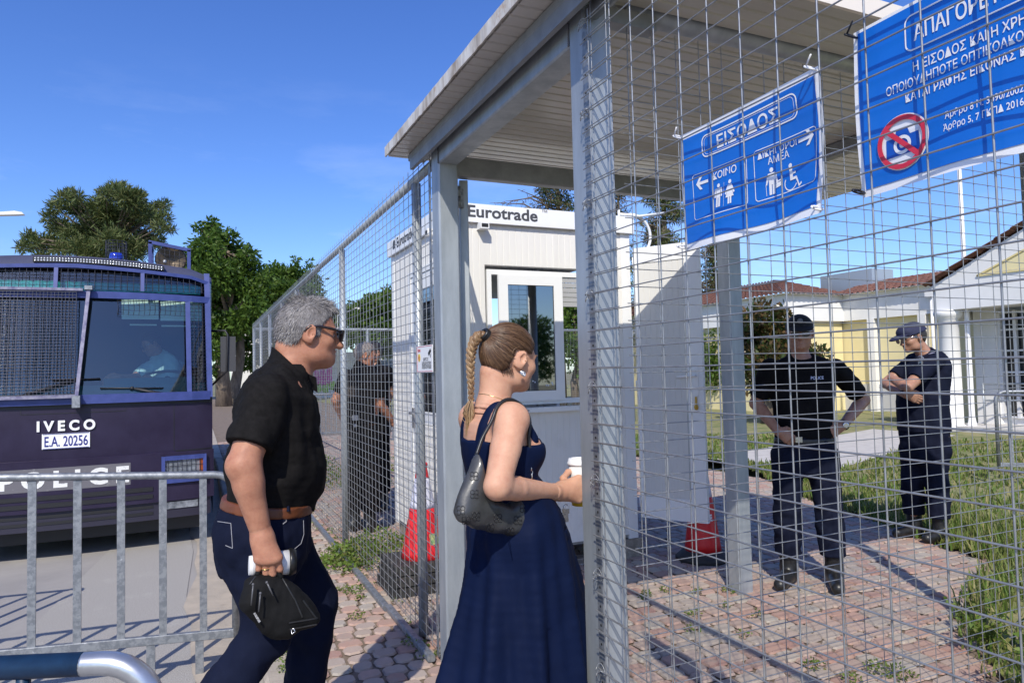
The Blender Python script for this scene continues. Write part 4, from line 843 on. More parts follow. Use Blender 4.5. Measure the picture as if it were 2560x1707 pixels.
m_ = MB(); m_.box((X1-.62, BY+1.22, .6), (X1-.18, BY+1.34, 1.62)); m_.box((X1-.60, BY+.85, .6), (X1-.20, BY+1.22, .78)); put('driver_seat', m_, BINT, bus)
# wipers
def wiper(x0, z0, x1, z1, xb, zb):
    m_ = MB(); P_ = lambda x, z, o=.018: (x, fy(x, z)-o, z); m_.tube([P_(x0, z0), P_((x0+x1)/2, (z0+z1)/2), P_(x1, z1)], .008, 6); m_.tube([P_(xb, zb, .03), P_((x0+x1)/2, (z0+z1)/2, .035)], .011, 6); m_.ball(P_((x0+x1)/2, (z0+z1)/2, .035), .018, 8, 5); put('wiper', m_, BDARK, bus)
wiper(X1-.93, 1.165, X1-.42, 1.15, X1-.30, 1.075); wiper(X0+.95, 1.25, X0+1.32, 1.255, X0+.62, 1.08)
# body sides, roof, wheels
m_ = MB(); yl = BY+6.8; prof = []
for q in np.linspace(-1, 1, 25): x = BSX+q*BHW; prof.append((x, rooftop(x)))
front = [(x, fy(x, z-.12)-.004, z-.125-.03*abs((x-BSX)/BHW)) for x, z in prof]; fr2 = [(x, fy(x, z)+.06+.05*abs((x-BSX)/BHW), z-.018) for x, z in prof]; fr3 = [(x, fy(x, z)+.4, z) for x, z in prof]; bk = [(x, yl, z) for x, z in prof]
m_.grid([front, fr2, fr3, bk]); put('roof', m_, BROOF, bus)
for xs_, sg in ((X1, 1), (X0, -1)):
    m_ = MB(); zz = [.1, .64, 1.05, 1.6, 2.1, rooftop(xs_)-.06]; m_.grid([[(xs_+(0 if z < 1.1 else -sg*.02*(z-1.1)), fy(xs_, z)+.0, z) for z in zz], [(xs_, fy(xs_, z)+.15, z) for z in zz], [(xs_, yl, z) for z in zz]]); put('side', m_, BPUR, bus)
    m_ = MB(); m_.box((xs_-.004 if sg > 0 else xs_-.006, BY+.75, 1.2), (xs_+.006 if sg > 0 else xs_+.004, yl-.3, 2.15)); put('side_window', m_, mat('side_glass', (.02, .03, .04), .15), bus)
m_ = MB(); m_.box((X0+.01, yl-.01, .15), (X1-.01, yl+.01, 2.5)); put('rear', m_, BPUR, bus)
m_ = MB(); m_.box((X0+.1, BY+.15, .02), (X1-.1, yl, .32)); put('chassis', m_, BDARK, bus)
for x, sg in ((X0+.02, -1), (X1-.02, 1)):
    for y in (BY+1.15, BY+4.9):
        m_ = MB(); m_.lathe([(.30, -.02), (.39, 0.0), (.40, .04), (.40, .2), (.38, .24), (.28, .25)], (x-sg*.27, y, .27), 28, ax=(sg, 0, 0)); w_ = put('wheel', m_, RUB, bus)
        m_ = MB(); m_.lathe([(.22, .19), (.20, .235), (.08, .24), (.06, .26)], (x-sg*.27, y, .27), 20, ax=(sg, 0, 0)); put('rim', m_, mat('bus_rim', (.3, .3, .3), .5, .6), w_)
# roof gear
lb = MB(); lx0, lx1 = X1-1.47, X1-.42
def lzt(x): return rooftop(x)-.085
Pn = [[(x, fy(x, 2.5)-.045, lzt(x)+dz) for x in np.linspace(lx0, lx1, 12)] for dz in (-.03, .028)]; Pb = [[(x, fy(x, 2.5)+.04, lzt(x)+dz) for x in np.linspace(lx0, lx1, 12)] for dz in (.028, -.03)]
lb.grid(Pn+Pb+[Pn[0]], False); lbo = put('light_bar', lb, BDARK, bus)
m_ = MB()
for i in range(44):
    for dz in (-.012, .011):
        x = lx0+.02+i*(lx1-lx0-.04)/43; m_.ball((x, fy(x, 2.5)-.047, lzt(x)+dz-.001), .0095, 6, 4, (1, .5, 1))
put('lamp_lens', m_, mat('lamp_glass', (.62, .64, .66), .15, .3), lbo)
bcx = X1-.86; m_ = MB(); zb = 2.60
m_.lathe([(.062, 0), (.062, .10), (.05, .125), (.01, .13)], (bcx, BY+.62, zb-.03), 20); bl = put('beacon', m_, mat('beacon_blue', (.02, .05, .5), .15, coat=.5), bus)
m_ = MB()
for k in range(14): a = k*6.283/14; m_.tube([(bcx+.092*math.cos(a), BY+.62+.092*math.sin(a), zb-.04), (bcx+.092*math.cos(a), BY+.62+.092*math.sin(a), zb+.215)], .0022, 4)
for z in np.arange(zb, zb+.22, .03): m_.tube([(bcx+.092*math.cos(a), BY+.62+.092*math.sin(a), z) for a in np.linspace(0, 6.283, 15)], .0022, 4, False)
put('beacon_cage', m_, BWIRE, bl)
hx0, hx1 = X1-.555, X1-.205; yh = BY+.5; m_ = MB(); za, zb2 = rooftop(hx0)-.01, rooftop(hx1)-.02
for a, b_ in (((hx0, yh, za), (hx0, yh, za+.235)), ((hx1, yh, zb2), (hx1, yh, zb2+.225)), ((hx0-.015, yh, za+.235), (hx1+.015, yh, zb2+.225))): m_.beam(a, b_, .032, .03, up=(0, 1, 0))
for a in ((hx0, za), (hx1, zb2)): m_.beam((a[0], yh, a[1]+.22), (a[0], yh+.35, a[1]+.22), .03, .03); m_.beam((a[0], yh+.35, a[1]-.02), (a[0], yh+.35, a[1]+.22), .03, .03, up=(0, 1, 0))
hc = put('horn_cage', m_, BGRID, bus); m_ = MB()
for t in np.linspace(0, 1, 9)[1:-1]: x = hx0+(hx1-hx0)*t; z0 = za+(zb2-za)*t; m_.tube([(x, yh, z0), (x, yh, z0+.23)], .0022, 4)
for t in np.linspace(0, 1, 6)[1:-1]: m_.tube([(hx0, yh, za+.235*t), (hx1, yh, zb2+.225*t)], .0022, 4)
put('cage_mesh', m_, BWIRE, hc)
m_ = MB(); m_.lathe([(.02, 0), (.05, -.05), (.09, -.09), (.14, -.11), (.145, -.115), (.13, -.118), (.03, -.06)], ((hx0+hx1)/2+.01, yh+.16, za+.075), 22, ax=(0, 1, 0)); put('horn', m_, mat('horn_brass', (.10, .075, .05), .45, .5), hc)
m_ = MB(); m_.ball(((hx0+hx1)/2-.045, yh+.03, za+.05), .018, 10, 6); put('spot_lamp', m_, MATS['lamp_glass'], hc)
# lamps in the bumper
for sg in (1, -1):
    xa = BSX+sg*(BHW-.07); xb = BSX+sg*(BHW-.42); xl, xr = min(xa, xb), max(xa, xb)
    m_ = MB(); m_.grid(fgrid(xl, .44, xr, .60, .050, 6, 1)); hl = put('headlight', m_, mat('headlamp_glass', (.42, .46, .52), .12, .5, base2=(.15, .17, .2), scale=18), bus)
    m_ = MB(); fbar(m_, xl, .60, xr, .60, .03, .062, .02, None, 4); fbar(m_, xl, .44, xr, .44, .03, .062, .02, None, 4); fbar(m_, xl, .425, xl, .615, .03, .062, .02, None, 2); fbar(m_, xr, .425, xr, .615, .03, .062, .02, None, 2); put('lamp_frame', m_, BGRID, hl)
    m_ = MB(); wires(m_, xl, .45, xr, .59, .035, .0022, .06); put('lamp_mesh', m_, BWIRE, hl)
    xo = BSX+sg*(BHW-.115); m_ = MB(); m_.grid(fgrid(min(xo, xa), .45, max(xo, xa), .59, .053, 2, 1)); put('indicator', m_, mat('indicator_orange', (.35, .08, .02), .25), hl)
    m_ = MB(); m_.grid(fgrid(xl+.02, .215, xr-.06, .285, .032, 6, 1)); put('fog_light', m_, MATS['headlamp_glass'], bus)
# lettering and plate
def ftext(s, size, xc, z, off, width=None, bold=0.0, material=BWHT, name='lettering', height=None):
    m_ = MB(); add_text(m_, s, size, (xc, BY-.5, z), (1, 0, 0), (0, 0, 1), bold, width=width, height=height); m_.v = [(v[0], fy(v[0], v[2])-off, v[2]) for v in m_.v]; return put(name, m_, material, bus)
BLET = mat('bus_lettering', (.72, .72, .70), .5, dirt=(.12, .11, .13), dscale=45, dramp=(.6, .66))
xt = -1.045
ftext('I V E C O', .12, xt, .868, .014, .44, .005, BWHT, 'maker_badge', .085)
m_ = MB(); m_.grid(fgrid(xt-.18, .725, xt+.18, .845, .012, 4, 1)); pt_ = put('number_plate', m_, BWHT, bus)
m_ = MB(); add_text(m_, 'E.A. 20256', .11, (xt, BY-.5, .745), (1, 0, 0), (0, 0, 1), .001, width=.325, height=.082); m_.v = [(v[0], fy(v[0], v[2])-.0145, v[2]) for v in m_.v]
fbar(m_, xt-.173, .728, xt+.173, .728, .004, .0145, .001, None, 2); fbar(m_, xt-.173, .842, xt+.173, .842, .004, .0145, .001, None, 2); put('plate_lettering', m_, mat('plate_blue', (.01, .015, .18), .5), pt_)
m_ = MB(); m_.grid(fgrid(xt-.50, .44, xt+.50, .59, .0475, 8, 1)); put('letter_panel', m_, mat('worn_letter_panel', (.13, .125, .14), .7, dirt=(.3, .3, .3), dscale=30, dramp=(.6, .75)), bus)
ftext('P O L I C E', .15, xt, .465, .050, .97, .007, BLET, 'lettering', .115)
# mirror on its arm at the right-hand side
m_ = MB(); mx_, my_ = X1+.135, BY+.28
m_.box((mx_-.055, my_-.03, 1.30), (mx_+.085, my_+.06, 1.66)); o = put('mirror', m_, mat('mirror_shell', (.05, .05, .055), .55), bus)
m_ = MB(); m_.tube([(X1-.02, my_+.05, 1.72), (mx_-.01, my_-.03, 1.72), (mx_+.01, my_-.045, 1.68), (mx_+.0, my_-.045, 1.30), (X1-.02, my_+.03, 1.14)], .011, 8); put('mirror_arm', m_, BDARK, o)
m_ = MB(); mx_ = X0-.135; m_.box((mx_-.085, my_-.03, 1.30), (mx_+.055, my_+.06, 1.66)); put('mirror', m_, MATS['mirror_shell'], bus)

ZO = [-.13, .12, .30, .64, 1.05, 1.085, 2.05, 2.08, 2.47, 2.6, 5.0]; ZN = [-.13, .15, .31, .754, 1.21, 1.29, 2.225, 2.26, 2.49, 2.60, 5.0]
def rez(o, dz):
    if o.type == 'MESH' and not o.name.startswith(('wheel', 'rim', 'chassis')):
        n_ = len(o.data.vertices); a = np.empty(n_*3, np.float32); o.data.vertices.foreach_get('co', a); a = a.reshape(-1, 3); a[:, 2] = np.interp(a[:, 2]+dz, ZO, ZN)-dz; o.data.vertices.foreach_set('co', a.ravel()); o.data.update()
    for ch in o.children: rez(ch, dz)
rez(bus, -.13)
# ================================================================== SCHOOL-LIKE BUILDING, WALLS, POLES
STUC = mat('white_stucco', (0.80, 0.79, 0.77), 0.85, base2=(0.74, 0.73, 0.70), scale=2, bump=0.1, bscale=40)
YEL = mat('yellow_stucco', (0.78, 0.68, 0.38), 0.85, base2=(0.73, 0.63, 0.35), scale=1.5, bump=0.1, bscale=40)
TILE = mat('roof_tiles', (0.17, 0.072, 0.05), 0.9, base2=(0.11, 0.048, 0.036), scale=5, dirt=(0.27, 0.14, 0.09), dscale=9, dramp=(.5, .7))
CREAM = mat('cream_band', (0.72, 0.60, 0.28), 0.8)
WINB = mat('dark_window', (0.012, 0.014, 0.018), 0.1)
def tile_roof(name, a, b, c, d, parent, pitch=.19, amp=.03):
    """roof slope from eave a-b up to ridge d-c, in rolled tiles"""
    a, b, c, d = [np.array(p, float) for p in (a, b, c, d)]; n = max(4, int(np.linalg.norm(b-a)/pitch)); k = max(3, int(np.linalg.norm(d-a)/.32)); nn = np.cross(b-a, d-a); nn /= np.linalg.norm(nn)
    if nn[2] < 0: nn = -nn
    P_ = []
    for j in range(k):
        for e in (0.0, 0.98):
            t = (j+e)/k; row = []
            for i in range(n*4+1):
                s_ = i/(n*4); p = (a+(b-a)*s_)*(1-t)+(d+(c-d)*s_)*t; row.append(p+nn*(amp*math.sin(s_*n*2*math.pi)+.022*(1-e)+.03))
            P_.append(row)
    m_ = MB(); m_.grid(P_, False); return put(name, m_, TILE, parent)
bd = thing('school_building', 'yellow and white single-storey building with red tiled roofs and a gabled portico', 'building', (16, 9, 0))
EZ = 3.5
def boxpart(name, a, b, material, parent=bd): mm = MB(); mm.box(a, b); return put(name, mm, material, parent)
# left wing: gable-less block with a corner facing us
boxpart('wall', (16.0, 15.4, 0), (18.4, 15.7, 2.75), YEL); boxpart('fascia_band', (15.9, 15.25, 2.75), (18.45, 15.6, EZ+.03), STUC)
boxpart('wall', (16.0, 15.7, 0), (16.3, 27, 2.75), YEL); boxpart('fascia_band', (15.88, 15.6, 2.75), (16.2, 27, EZ+.03), STUC)
boxpart('pier', (15.93, 15.3, 0), (16.22, 15.62, 2.75), STUC)
tile_roof('roof', (18.6, 15.05, EZ), (15.7, 15.05, EZ), (18.3, 18.1, 4.36), (18.6, 18.1, 4.36), bd); tile_roof('roof', (15.7, 15.05, EZ), (15.7, 27.3, EZ), (18.3, 27.3, 4.36), (18.3, 18.1, 4.36), bd)
boxpart('eave', (15.72, 15.08, EZ+.031), (18.6, 15.6, EZ+.05), STUC); boxpart('eave', (15.72, 15.6, EZ+.031), (16.2, 27.3, EZ+.05), STUC); boxpart('eave', (18.07, 9.52, EZ+.031), (18.62, 15.07, EZ+.05), STUC)
# middle wing: long facade running towards us
boxpart('wall', (18.45, 9.6, 0), (18.7, 15.7, 2.75), YEL); boxpart('fascia_band', (18.3, 9.6, 2.75), (18.6, 15.58, EZ+.03), STUC); boxpart('base_band', (18.40, 9.6, 0), (18.449, 15.4, 0.8), mat('base_grey', (.5, .5, .5), .9))
for y in (10.2, 12.6, 14.2):
    boxpart('pilaster', (18.28, y, 0), (18.44, y+.22, 2.75), STUC)
m_ = MB(); m_.lathe([(.04, 0), (.04, 3.2)], (18.22, 12.35, .1), 10); m_.box((18.12, 12.25, 3.2), (18.3, 12.47, 3.38)); put('drainpipe', m_, STUC, bd)
tile_roof('roof', (18.05, 15.7, EZ), (18.05, 9.5, EZ), (20.3, 9.5, 4.08), (20.3, 15.7, 4.08), bd)
m_ = MB(); m_.box((19.6, 15.2, 3.75), (20.6, 17.2, 4.45)); put('roof_duct', m_, mat('duct_metal', (.55, .58, .6), .4, .6), bd)
boxpart('wall_vent', (18.40, 11.55, 1.55), (18.44, 11.72, 1.8), YEL)
# gabled portico in front
GX, GY0, GY1 = 14.03, 9.5, 1.3; ga = (GY0+GY1)/2; gs = 0.47
gz = lambda y: 3.02+gs*(min(GY0-y, y-GY1)) 
m_ = MB(); m_.prism([(GX, GY0, 2.48), (GX, GY1, 2.48), (GX, GY1, 3.0), (GX, ga, gz(ga)), (GX, GY0, 3.0)], (.28, 0, 0)); put('gable', m_, STUC, bd)
m_ = MB(); m_.prism([(GX-.006, GY0-.95, 3.13), (GX-.006, GY1+.95, 3.13), (GX-.006, ga, gz(ga)-.55)], (.005, 0, 0)); put('gable_panel', m_, YEL, bd)
for y0, y1, z0, z1 in ((GY0-.95, GY1+.95, 3.10, 3.10), (GY0-.95, ga, 3.10, gz(ga)-.52), (GY1+.95, ga, 3.10, gz(ga)-.52)):
    m_ = MB(); m_.beam((GX-.01, y0, z0), (GX-.01, y1, z1), .03, .035, up=(1, 0, 0)); put('gable_moulding', m_, CREAM, bd)
tile_roof('roof', (GX-.14, GY0+.12, 2.99), (18.8, GY0+.12, 2.99), (18.8, ga, gz(ga)+.04), (GX-.14, ga, gz(ga)+.04), bd); tile_roof('roof', (18.8, GY1-.12, 2.99), (GX-.14, GY1-.12, 2.99), (GX-.14, ga, gz(ga)+.04), (18.8, ga, gz(ga)+.04), bd)
boxpart('soffit', (GX+.281, GY1, 2.50), (18.2, GY0, 2.56), mat('soffit_grey', (.62, .60, .57), .9))
boxpart('fascia_band', (GX+.281, GY0-.15, 2.3), (18.2, GY0, 2.5), STUC)
for y in (9.28, 6.2, 3.6):
    m_ = MB(); m_.lathe([(.26, 0), (.26, .1), (.19, .14), (.185, 2.3), (.24, 2.34), (.27, 2.40), (.27, 2.478)], (GX+.16, y, 0), 24); put('column', m_, STUC, bd)
boxpart('wall', (15.6, 9.26, 0), (15.8, 10.4, 2.5), YEL); boxpart('wall', (15.0, 8.85, 0), (15.6, 9.28, 2.5), STUC); boxpart('wall', (15.16, 1.0, 0), (15.26, 8.85, .25), STUC); boxpart('wall', (15.8, GY0-.14, 0), (18.45, GY0-.06, 2.5), YEL)
m_ = MB(); m_.box((15.16, 1.2, .25), (15.18, 8.85, 2.42)); wn = put('glazed_door', m_, WINB, bd)
m_ = MB()
for y in np.arange(8.82, 1.2, -.30): m_.box((15.08, y-.03, .25), (15.15, y+.03, 2.44))
for z in (.27, .72, 1.18, 1.62, 2.05, 2.40): m_.box((15.095, 1.2, z-.018), (15.145, 8.84, z+.018))
put('door_frame', m_, mat('door_white', (.70, .70, .70), .5), wn)
boxpart('portico_floor', (14.0, 1.0, -.01), (18.3, 9.4, .12), mat('portico_stone', (.55, .53, .5), .9))
m_ = MB()
for z in (.62, .95): m_.tube([(14.6, 8.9, z), (15.3, 7.9, z), (15.3, 6.6, z)], .02, 6)
for p in ((14.6, 8.9), (15.3, 7.9), (15.3, 6.6)): m_.tube([(p[0], p[1], 0), (p[0], p[1], .97)], .02, 6)
put('handrail', m_, GALV, bd)
# flagpole, lamp, low walls, blue tub
m_ = MB(); p = W(2432, 1078, Z=0); m_.lathe([(.11, 0), (.085, .12), (.055, .3), (.05, 2.0), (.035, 7.5), (.01, 7.52)], (p[0], p[1], 0), 14); fp_ = put('flagpole', m_, mat('pole_white', (.82, .82, .83), .4), None); tag(fp_, 'tall white flagpole standing in front of the portico', 'flagpole')
m_ = MB(); q = W(2452, 1070, Z=0)+np.array([.9, .3, 0]); m_.lathe([(.16, 0), (.21, .3), (.22, .32), (.19, .32)], (q[0], q[1], 0.0), 14); tb = put('tub', m_, mat('tub_blue', (.06, .14, .32), .6), None); tag(tb, 'small blue tub at the foot of the portico wall', 'tub')
m_ = MB(); m_.box((15.0, 10.6, 0), (18.2, 10.85, .42)); lw = put('low_wall', m_, STUC, None); tag(lw, 'low white wall in front of the yellow wing, between the two officers', 'wall')
# white graffiti wall and pale house far off on the left
gw = thing('graffiti_wall', 'far white wall sprayed with pink and turquoise graffiti behind the guards', 'wall', (12, 47, 0))
m_ = MB(); m_.box((2, 47, -.1), (26, 47.3, 3.0)); m_.box((2, 47, 3.0), (8.9, 50, 5.0)); m_.box((13.2, 47, 3), (17.5, 50, 4.4)); put('wall', m_, STUC, gw)
def blobs(name, x0, x1, z0, z1, material, n):
    m_ = MB()
    for k in range(n):
        x = x0+(x1-x0)*(k+.5)/n; w = (x1-x0)/n*.75; hh = (z1-z0); zc = (z0+z1)/2+rng.uniform(-.15, .15)
        m_.add([(x+w*.62*math.cos(t)*(1+.25*math.sin(3*t+k)), 46.985-.003*(k % 3), zc+hh*.5*math.sin(t)*(1+.2*math.cos(2*t+k))) for t in np.linspace(0, 6.283, 18, endpoint=False)], [tuple(range(18))])
        m_.tube([(x+w*.5*math.cos(t), 46.97, zc+hh*.4*math.sin(t*1.5+k)) for t in np.linspace(0, 6, 14)], .05, 4, False)
    put(name, m_, material, gw)
p = W(775, 955, Y=46.9); q = W(832, 955, Y=46.9); blobs('graffiti', p[0]-1, q[0], .75, 2.1, mat('spray_pink', (.75, .14, .5), .8), 6); blobs('graffiti', p[0]-1, q[0]+.2, .35, .95, mat('spray_green', (.38, .65, .10), .8), 6)
p = W(955, 955, Y=46.9); q = W(990, 955, Y=46.9); blobs('graffiti', p[0], q[0]+1.2, .45, 1.9, mat('spray_turquoise', (.18, .62, .66), .8), 4); blobs('graffiti', p[0]+.5, q[0]+.8, 1.95, 2.5, mat('spray_red', (.65, .18, .12), .8), 2)
m_ = MB(); p = W(975, 918, Y=46.9); m_.box((p[0]-.6, 46.9, p[2]-.5), (p[0]+.9, 46.98, p[2]+.45)); put('window', m_, mat('far_glass', (.06, .12, .2), .2), gw)
# street lamp head reaching in at the left edge
sl = thing('street_lamp', 'street lamp whose pale flat head reaches in above the bus from the left edge', 'street lamp', (-8.6, 30.2, -0.13))
m_ = MB(); m_.tube([(-8.6, 30.2, -.13), (-8.6, 30.2, 6.6), (-8.45, 30.17, 7.1), (-7.9, 30.1, 7.45), (-6.4, 29.95, 7.58)], [.09, .06, .05, .045, .04], 10); put('pole', m_, GALV, sl)
m_ = MB(); m_.prism([(-6.75, 29.85, 7.50), (-5.95, 29.85, 7.63), (-5.72, 29.85, 7.60), (-5.66, 29.85, 7.53), (-5.9, 29.85, 7.50), (-6.7, 29.85, 7.42)], (0, .28, 0)); put('lamp_head', m_, mat('lamp_head_white', (.75, .75, .75), .4), sl)
sl2 = thing('street_lamp', 'tiny distant lamp head seen just above the trees through the long fence', 'street lamp', (10.2, 44, 0))
p = W(893, 773, Y=43); m_ = MB(); m_.tube([(p[0]-1.2, 43, 0), (p[0]-1.2, 43, p[2]-.4), (p[0]-.4, 43, p[2]-.1)], .06, 6); put('pole', m_, GALV, sl2); m_ = MB(); m_.ball((p[0], 43, p[2]), .28, 8, 5, (1, 1, .45)); put('lamp_head', m_, MATS['lamp_head_white'], sl2)
# ================================================================== TREES
BARK = mat('bark', (0.10, 0.078, 0.058), 0.95, base2=(0.18, 0.145, 0.11), scale=9, stretch=(1, 1, .25), bump=.8, bscale=14)
BARKP = mat('bark_pale', (0.27, 0.21, 0.155), 0.95, base2=(0.13, 0.10, 0.075), scale=7, stretch=(1, 1, .3), bump=.8, bscale=12)
PINE = leafmat('pine_needles', [(0.045, 0.075, 0.022), (0.07, 0.105, 0.030), (0.11, 0.14, 0.042), (0.145, 0.15, 0.052), (0.05, 0.085, 0.026)], .6, .2)
ACAC = leafmat('acacia_leaves', [(0.04, 0.085, 0.013), (0.07, 0.135, 0.02), (0.11, 0.19, 0.028), (0.06, 0.11, 0.018), (0.16, 0.24, 0.04)], .5, .4)
DKLF = leafmat('dark_leaves', [(0.022, 0.045, 0.014), (0.035, 0.065, 0.018), (0.05, 0.085, 0.022), (0.06, 0.06, 0.025)], .5, .25)
MAGN = leafmat('magnolia_leaves', [(0.03, 0.055, 0.015), (0.045, 0.075, 0.02), (0.10, 0.065, 0.025), (0.14, 0.085, 0.035), (0.055, 0.09, 0.025)], .3, .2)
DEADF = leafmat('dry_needles', [(0.16, 0.12, 0.075), (0.13, 0.10, 0.065), (0.09, 0.09, 0.04), (0.19, 0.145, 0.09)], .8, .2)
def leaves(clumps, n, ls, asp=.45, droop=0.0, up=0.0, spread=1.0):
    """n leaves over (centre, radius, flatten) clumps, thicker towards each clump's shell"""
    wts = np.array([c[1]**2.2 for c in clumps]); wts /= wts.sum(); cnt = nrg.multinomial(n, wts); V = []; 
    for (c, r_, fl), k in zip(clumps, cnt):
        if k == 0: continue
        d = nrg.normal(size=(k, 3)); d /= np.linalg.norm(d, axis=1)[:, None]; rad = r_*(nrg.rand(k)**.45)*(1+.18*nrg.normal(size=k)); p = d*rad[:, None]*np.array([1, 1, fl])+np.array(c)
        a = d+nrg.normal(size=(k, 3))*.8; a[:, 2] += up-droop; a /= np.linalg.norm(a, axis=1)[:, None]; b_ = np.cross(a, nrg.normal(size=(k, 3))); b_ /= np.linalg.norm(b_, axis=1)[:, None]+1e-9
        l_ = ls*(.6+.8*nrg.rand(k))[:, None]; V.append(np.stack([p, p+a*l_*.5+b_*l_*asp*.5, p+a*l_, p+a*l_*.5-b_*l_*asp*.5], 1))
    V = np.concatenate(V).reshape(-1, 3); return V, [(4*i, 4*i+1, 4*i+2, 4*i+3) for i in range(len(V)//4)]
def tree(name, label, base, trunk, clumps, n, ls, lm, bm=None, asp=.45, droop=0, up=0, group='trees round the yard', tr=.2):
    bm = bm or BARK; base = np.array(base, float); e = thing(name, label, 'tree', base, group); m_ = MB()
    main = [base+np.array(p, float) for p in trunk]; k = len(main); m_.tube(main, [tr*(1-.75*i/(k-1)) for i in range(k)], 9)
    cl = [(base+np.array(c, float), r_, fl) for c, r_, fl in clumps]
    for c, r_, fl in cl:
        j = min(range(k), key=lambda i: abs(main[i][2]-(c[2]-r_*.9)) + .2*np.linalg.norm(main[i][:2]-c[:2])); s_ = main[j]; mid = (s_+c)/2+np.array([0, 0, -.08*np.linalg.norm(c-s_)]); m_.tube([s_, mid, c], [tr*.32, tr*.2, tr*.06], 5, False)
    put('trunk', m_, bm, e); V, F = leaves(cl, n, ls, asp, droop, up); m_ = MB(); m_.add(V, F); put('crown', m_, lm, e); return e
def clump_cloud(w, h0, h1, n, r0, r1, shape=lambda t: 1.0, depth=1.0, fl=.75):
    o = []
    for _ in range(n):
        t = rng.random(); z = h0+(h1-h0)*t; a = rng.uniform(0, 6.283); q = w*shape(t)*math.sqrt(rng.random()); o.append(((q*math.cos(a), q*math.sin(a)*depth, z), rng.uniform(r0, r1), fl))
    return o
# umbrella pine behind the bus: clumps laid out like the photograph's crown
pb = W(265, 640, D=42); pcl = []
for px, py, r_ in [(85, 605, .6), (75, 590, .45), (120, 610, .8), (150, 575, .9), (120, 545, .5), (185, 590, 1.1), (140, 520, .7), (165, 500, .6), (200, 530, 1.1), (172, 485, .45), (200, 495, .55), (240, 570, 1.3), (250, 520, 1.0), (262, 485, .6), (285, 478, .7), (305, 470, .5), (275, 540, 1.1), (320, 500, .9), (340, 495, .6), (315, 560, 1.3), (350, 530, 1.0), (380, 545, .9), (400, 520, .55), (408, 512, .4), (415, 540, .6), (425, 572, .45), (400, 570, .6), (360, 600, 1.0), (280, 600, 1.4), (210, 620, 1.1), (330, 625, 1.1), (150, 625, .8), (60, 620, .5), (230, 640, 1.0), (100, 640, .6), (390, 610, .6)]:
    for k in range(2):
        c = W(px+rng.uniform(-6, 6), py+rng.uniform(-5, 5), D=42+rng.uniform(-2.5, 2.5)); pcl.append((tuple(c-np.array([pb[0], pb[1], -.1])), r_*rng.uniform(.5, .78), .8))
tree('pine_tree', 'broad dark pine rising behind the roof of the bus', (pb[0], pb[1], -.1), [(0, 0, 0), (.1, 0, 4), (-.2, .1, 7.5), (.2, 0, 10)], pcl, 36000, .33, PINE, asp=.17, up=.35, tr=.3)
# acacias over the pavement beyond
def px_tree(name, label, pts, D, n, ls, lm, base_px, trunk_h, jit=1.5, **kw):
    b_ = W(*base_px, Z=0) if kw.pop('ground', False) else W(base_px[0], base_px[1], D=D); b_ = np.array([b_[0], b_[1], 0.0]); cl = []
    for px, py, r_ in pts:
        c = W(px, py, D=D+rng.uniform(-jit, jit)); cl.append((tuple(c-b_), r_, .85))
    top = max(c[0][2] for c in cl); return tree(name, label, b_, [(0, 0, 0), (rng.uniform(-.1, .1), 0, top*.25), (rng.uniform(-.3, .3), .1, top*.5), (0, 0, top*.85)], cl, n, ls, lm, **kw)
px_tree('acacia_tree', 'tall leafy acacia right beside the bus, over the pavement', [(530, 585, .5), (545, 600, .6), (515, 625, .8), (560, 640, .9), (600, 625, .5), (620, 640, .5), (500, 660, .9), (545, 690, 1.1), (590, 690, .9), (630, 670, .5), (490, 720, 1.0), (535, 750, 1.1), (590, 750, 1.0), (630, 735, .7), (480, 790, .9), (520, 820, 1.0), (570, 810, .9), (610, 800, .8), (500, 880, .6), (540, 880, .55), (640, 770, .6), (480, 660, .6), (560, 860, .5), (655, 700, .5), (530, 562, .35), (500, 570, .3), (575, 590, .4), (520, 930, .35), (505, 925, .3)], 36, 22000, .26, ACAC, (560, 1000), 3, bm=BARKP, asp=.42, tr=.42, droop=.25)
m_ = MB()                                            # forked pale trunk of the acacia nearest the road
px_tree('acacia_tree', 'lower acacia to the right of the tall one, above the fence corner', [(665, 690, .6), (690, 680, .6), (720, 690, .6), (650, 730, .8), (690, 730, .8), (725, 725, .6), (660, 780, .8), (700, 770, .7), (640, 820, .7), (680, 830, .8), (720, 800, .6), (600, 860, .7), (650, 880, .6), (620, 910, .5), (740, 770, .6), (700, 880, .5)], 40, 11000, .26, ACAC, (660, 1000), 3, asp=.42, droop=.2)
m_ = MB(); q = W(590, 1000, D=38); m_.tube([(q[0], q[1], -.1), (q[0]-.05, q[1], .9), (q[0]+.25, q[1], 2.6), (q[0]+.2, q[1], 6.0)], [.38, .30, .24, .12], 9); q2 = W(557, 1000, D=38.5); m_.tube([(q2[0], q2[1], -.1), (q2[0]-.1, q2[1], 2.4), (q2[0]-.3, q2[1], 6.0)], [.36, .27, .14], 9); fk = put('tree_stump', m_, BARKP, None); tag(fk, 'pale forked trunk on the pavement beyond the bus mirror', 'tree trunk')
for lx, lab in (((738, 655), 'small pointed tree above the fence top, left of the pair'), ((775, 662), 'small pointed tree above the fence top, right of the pair')):
    px_tree('poplar_tree', lab, [(lx[0], lx[1]-4, .22), (lx[0], lx[1]+15, .4), (lx[0]-6, lx[1]+35, .55), (lx[0]+7, lx[1]+45, .6), (lx[0]-4, lx[1]+70, .8), (lx[0]+5, lx[1]+95, .9), (lx[0], lx[1]+130, .9), (lx[0], lx[1]+170, .9)], 42, 3200, .26, ACAC, (lx[0], 990), 3, asp=.45)
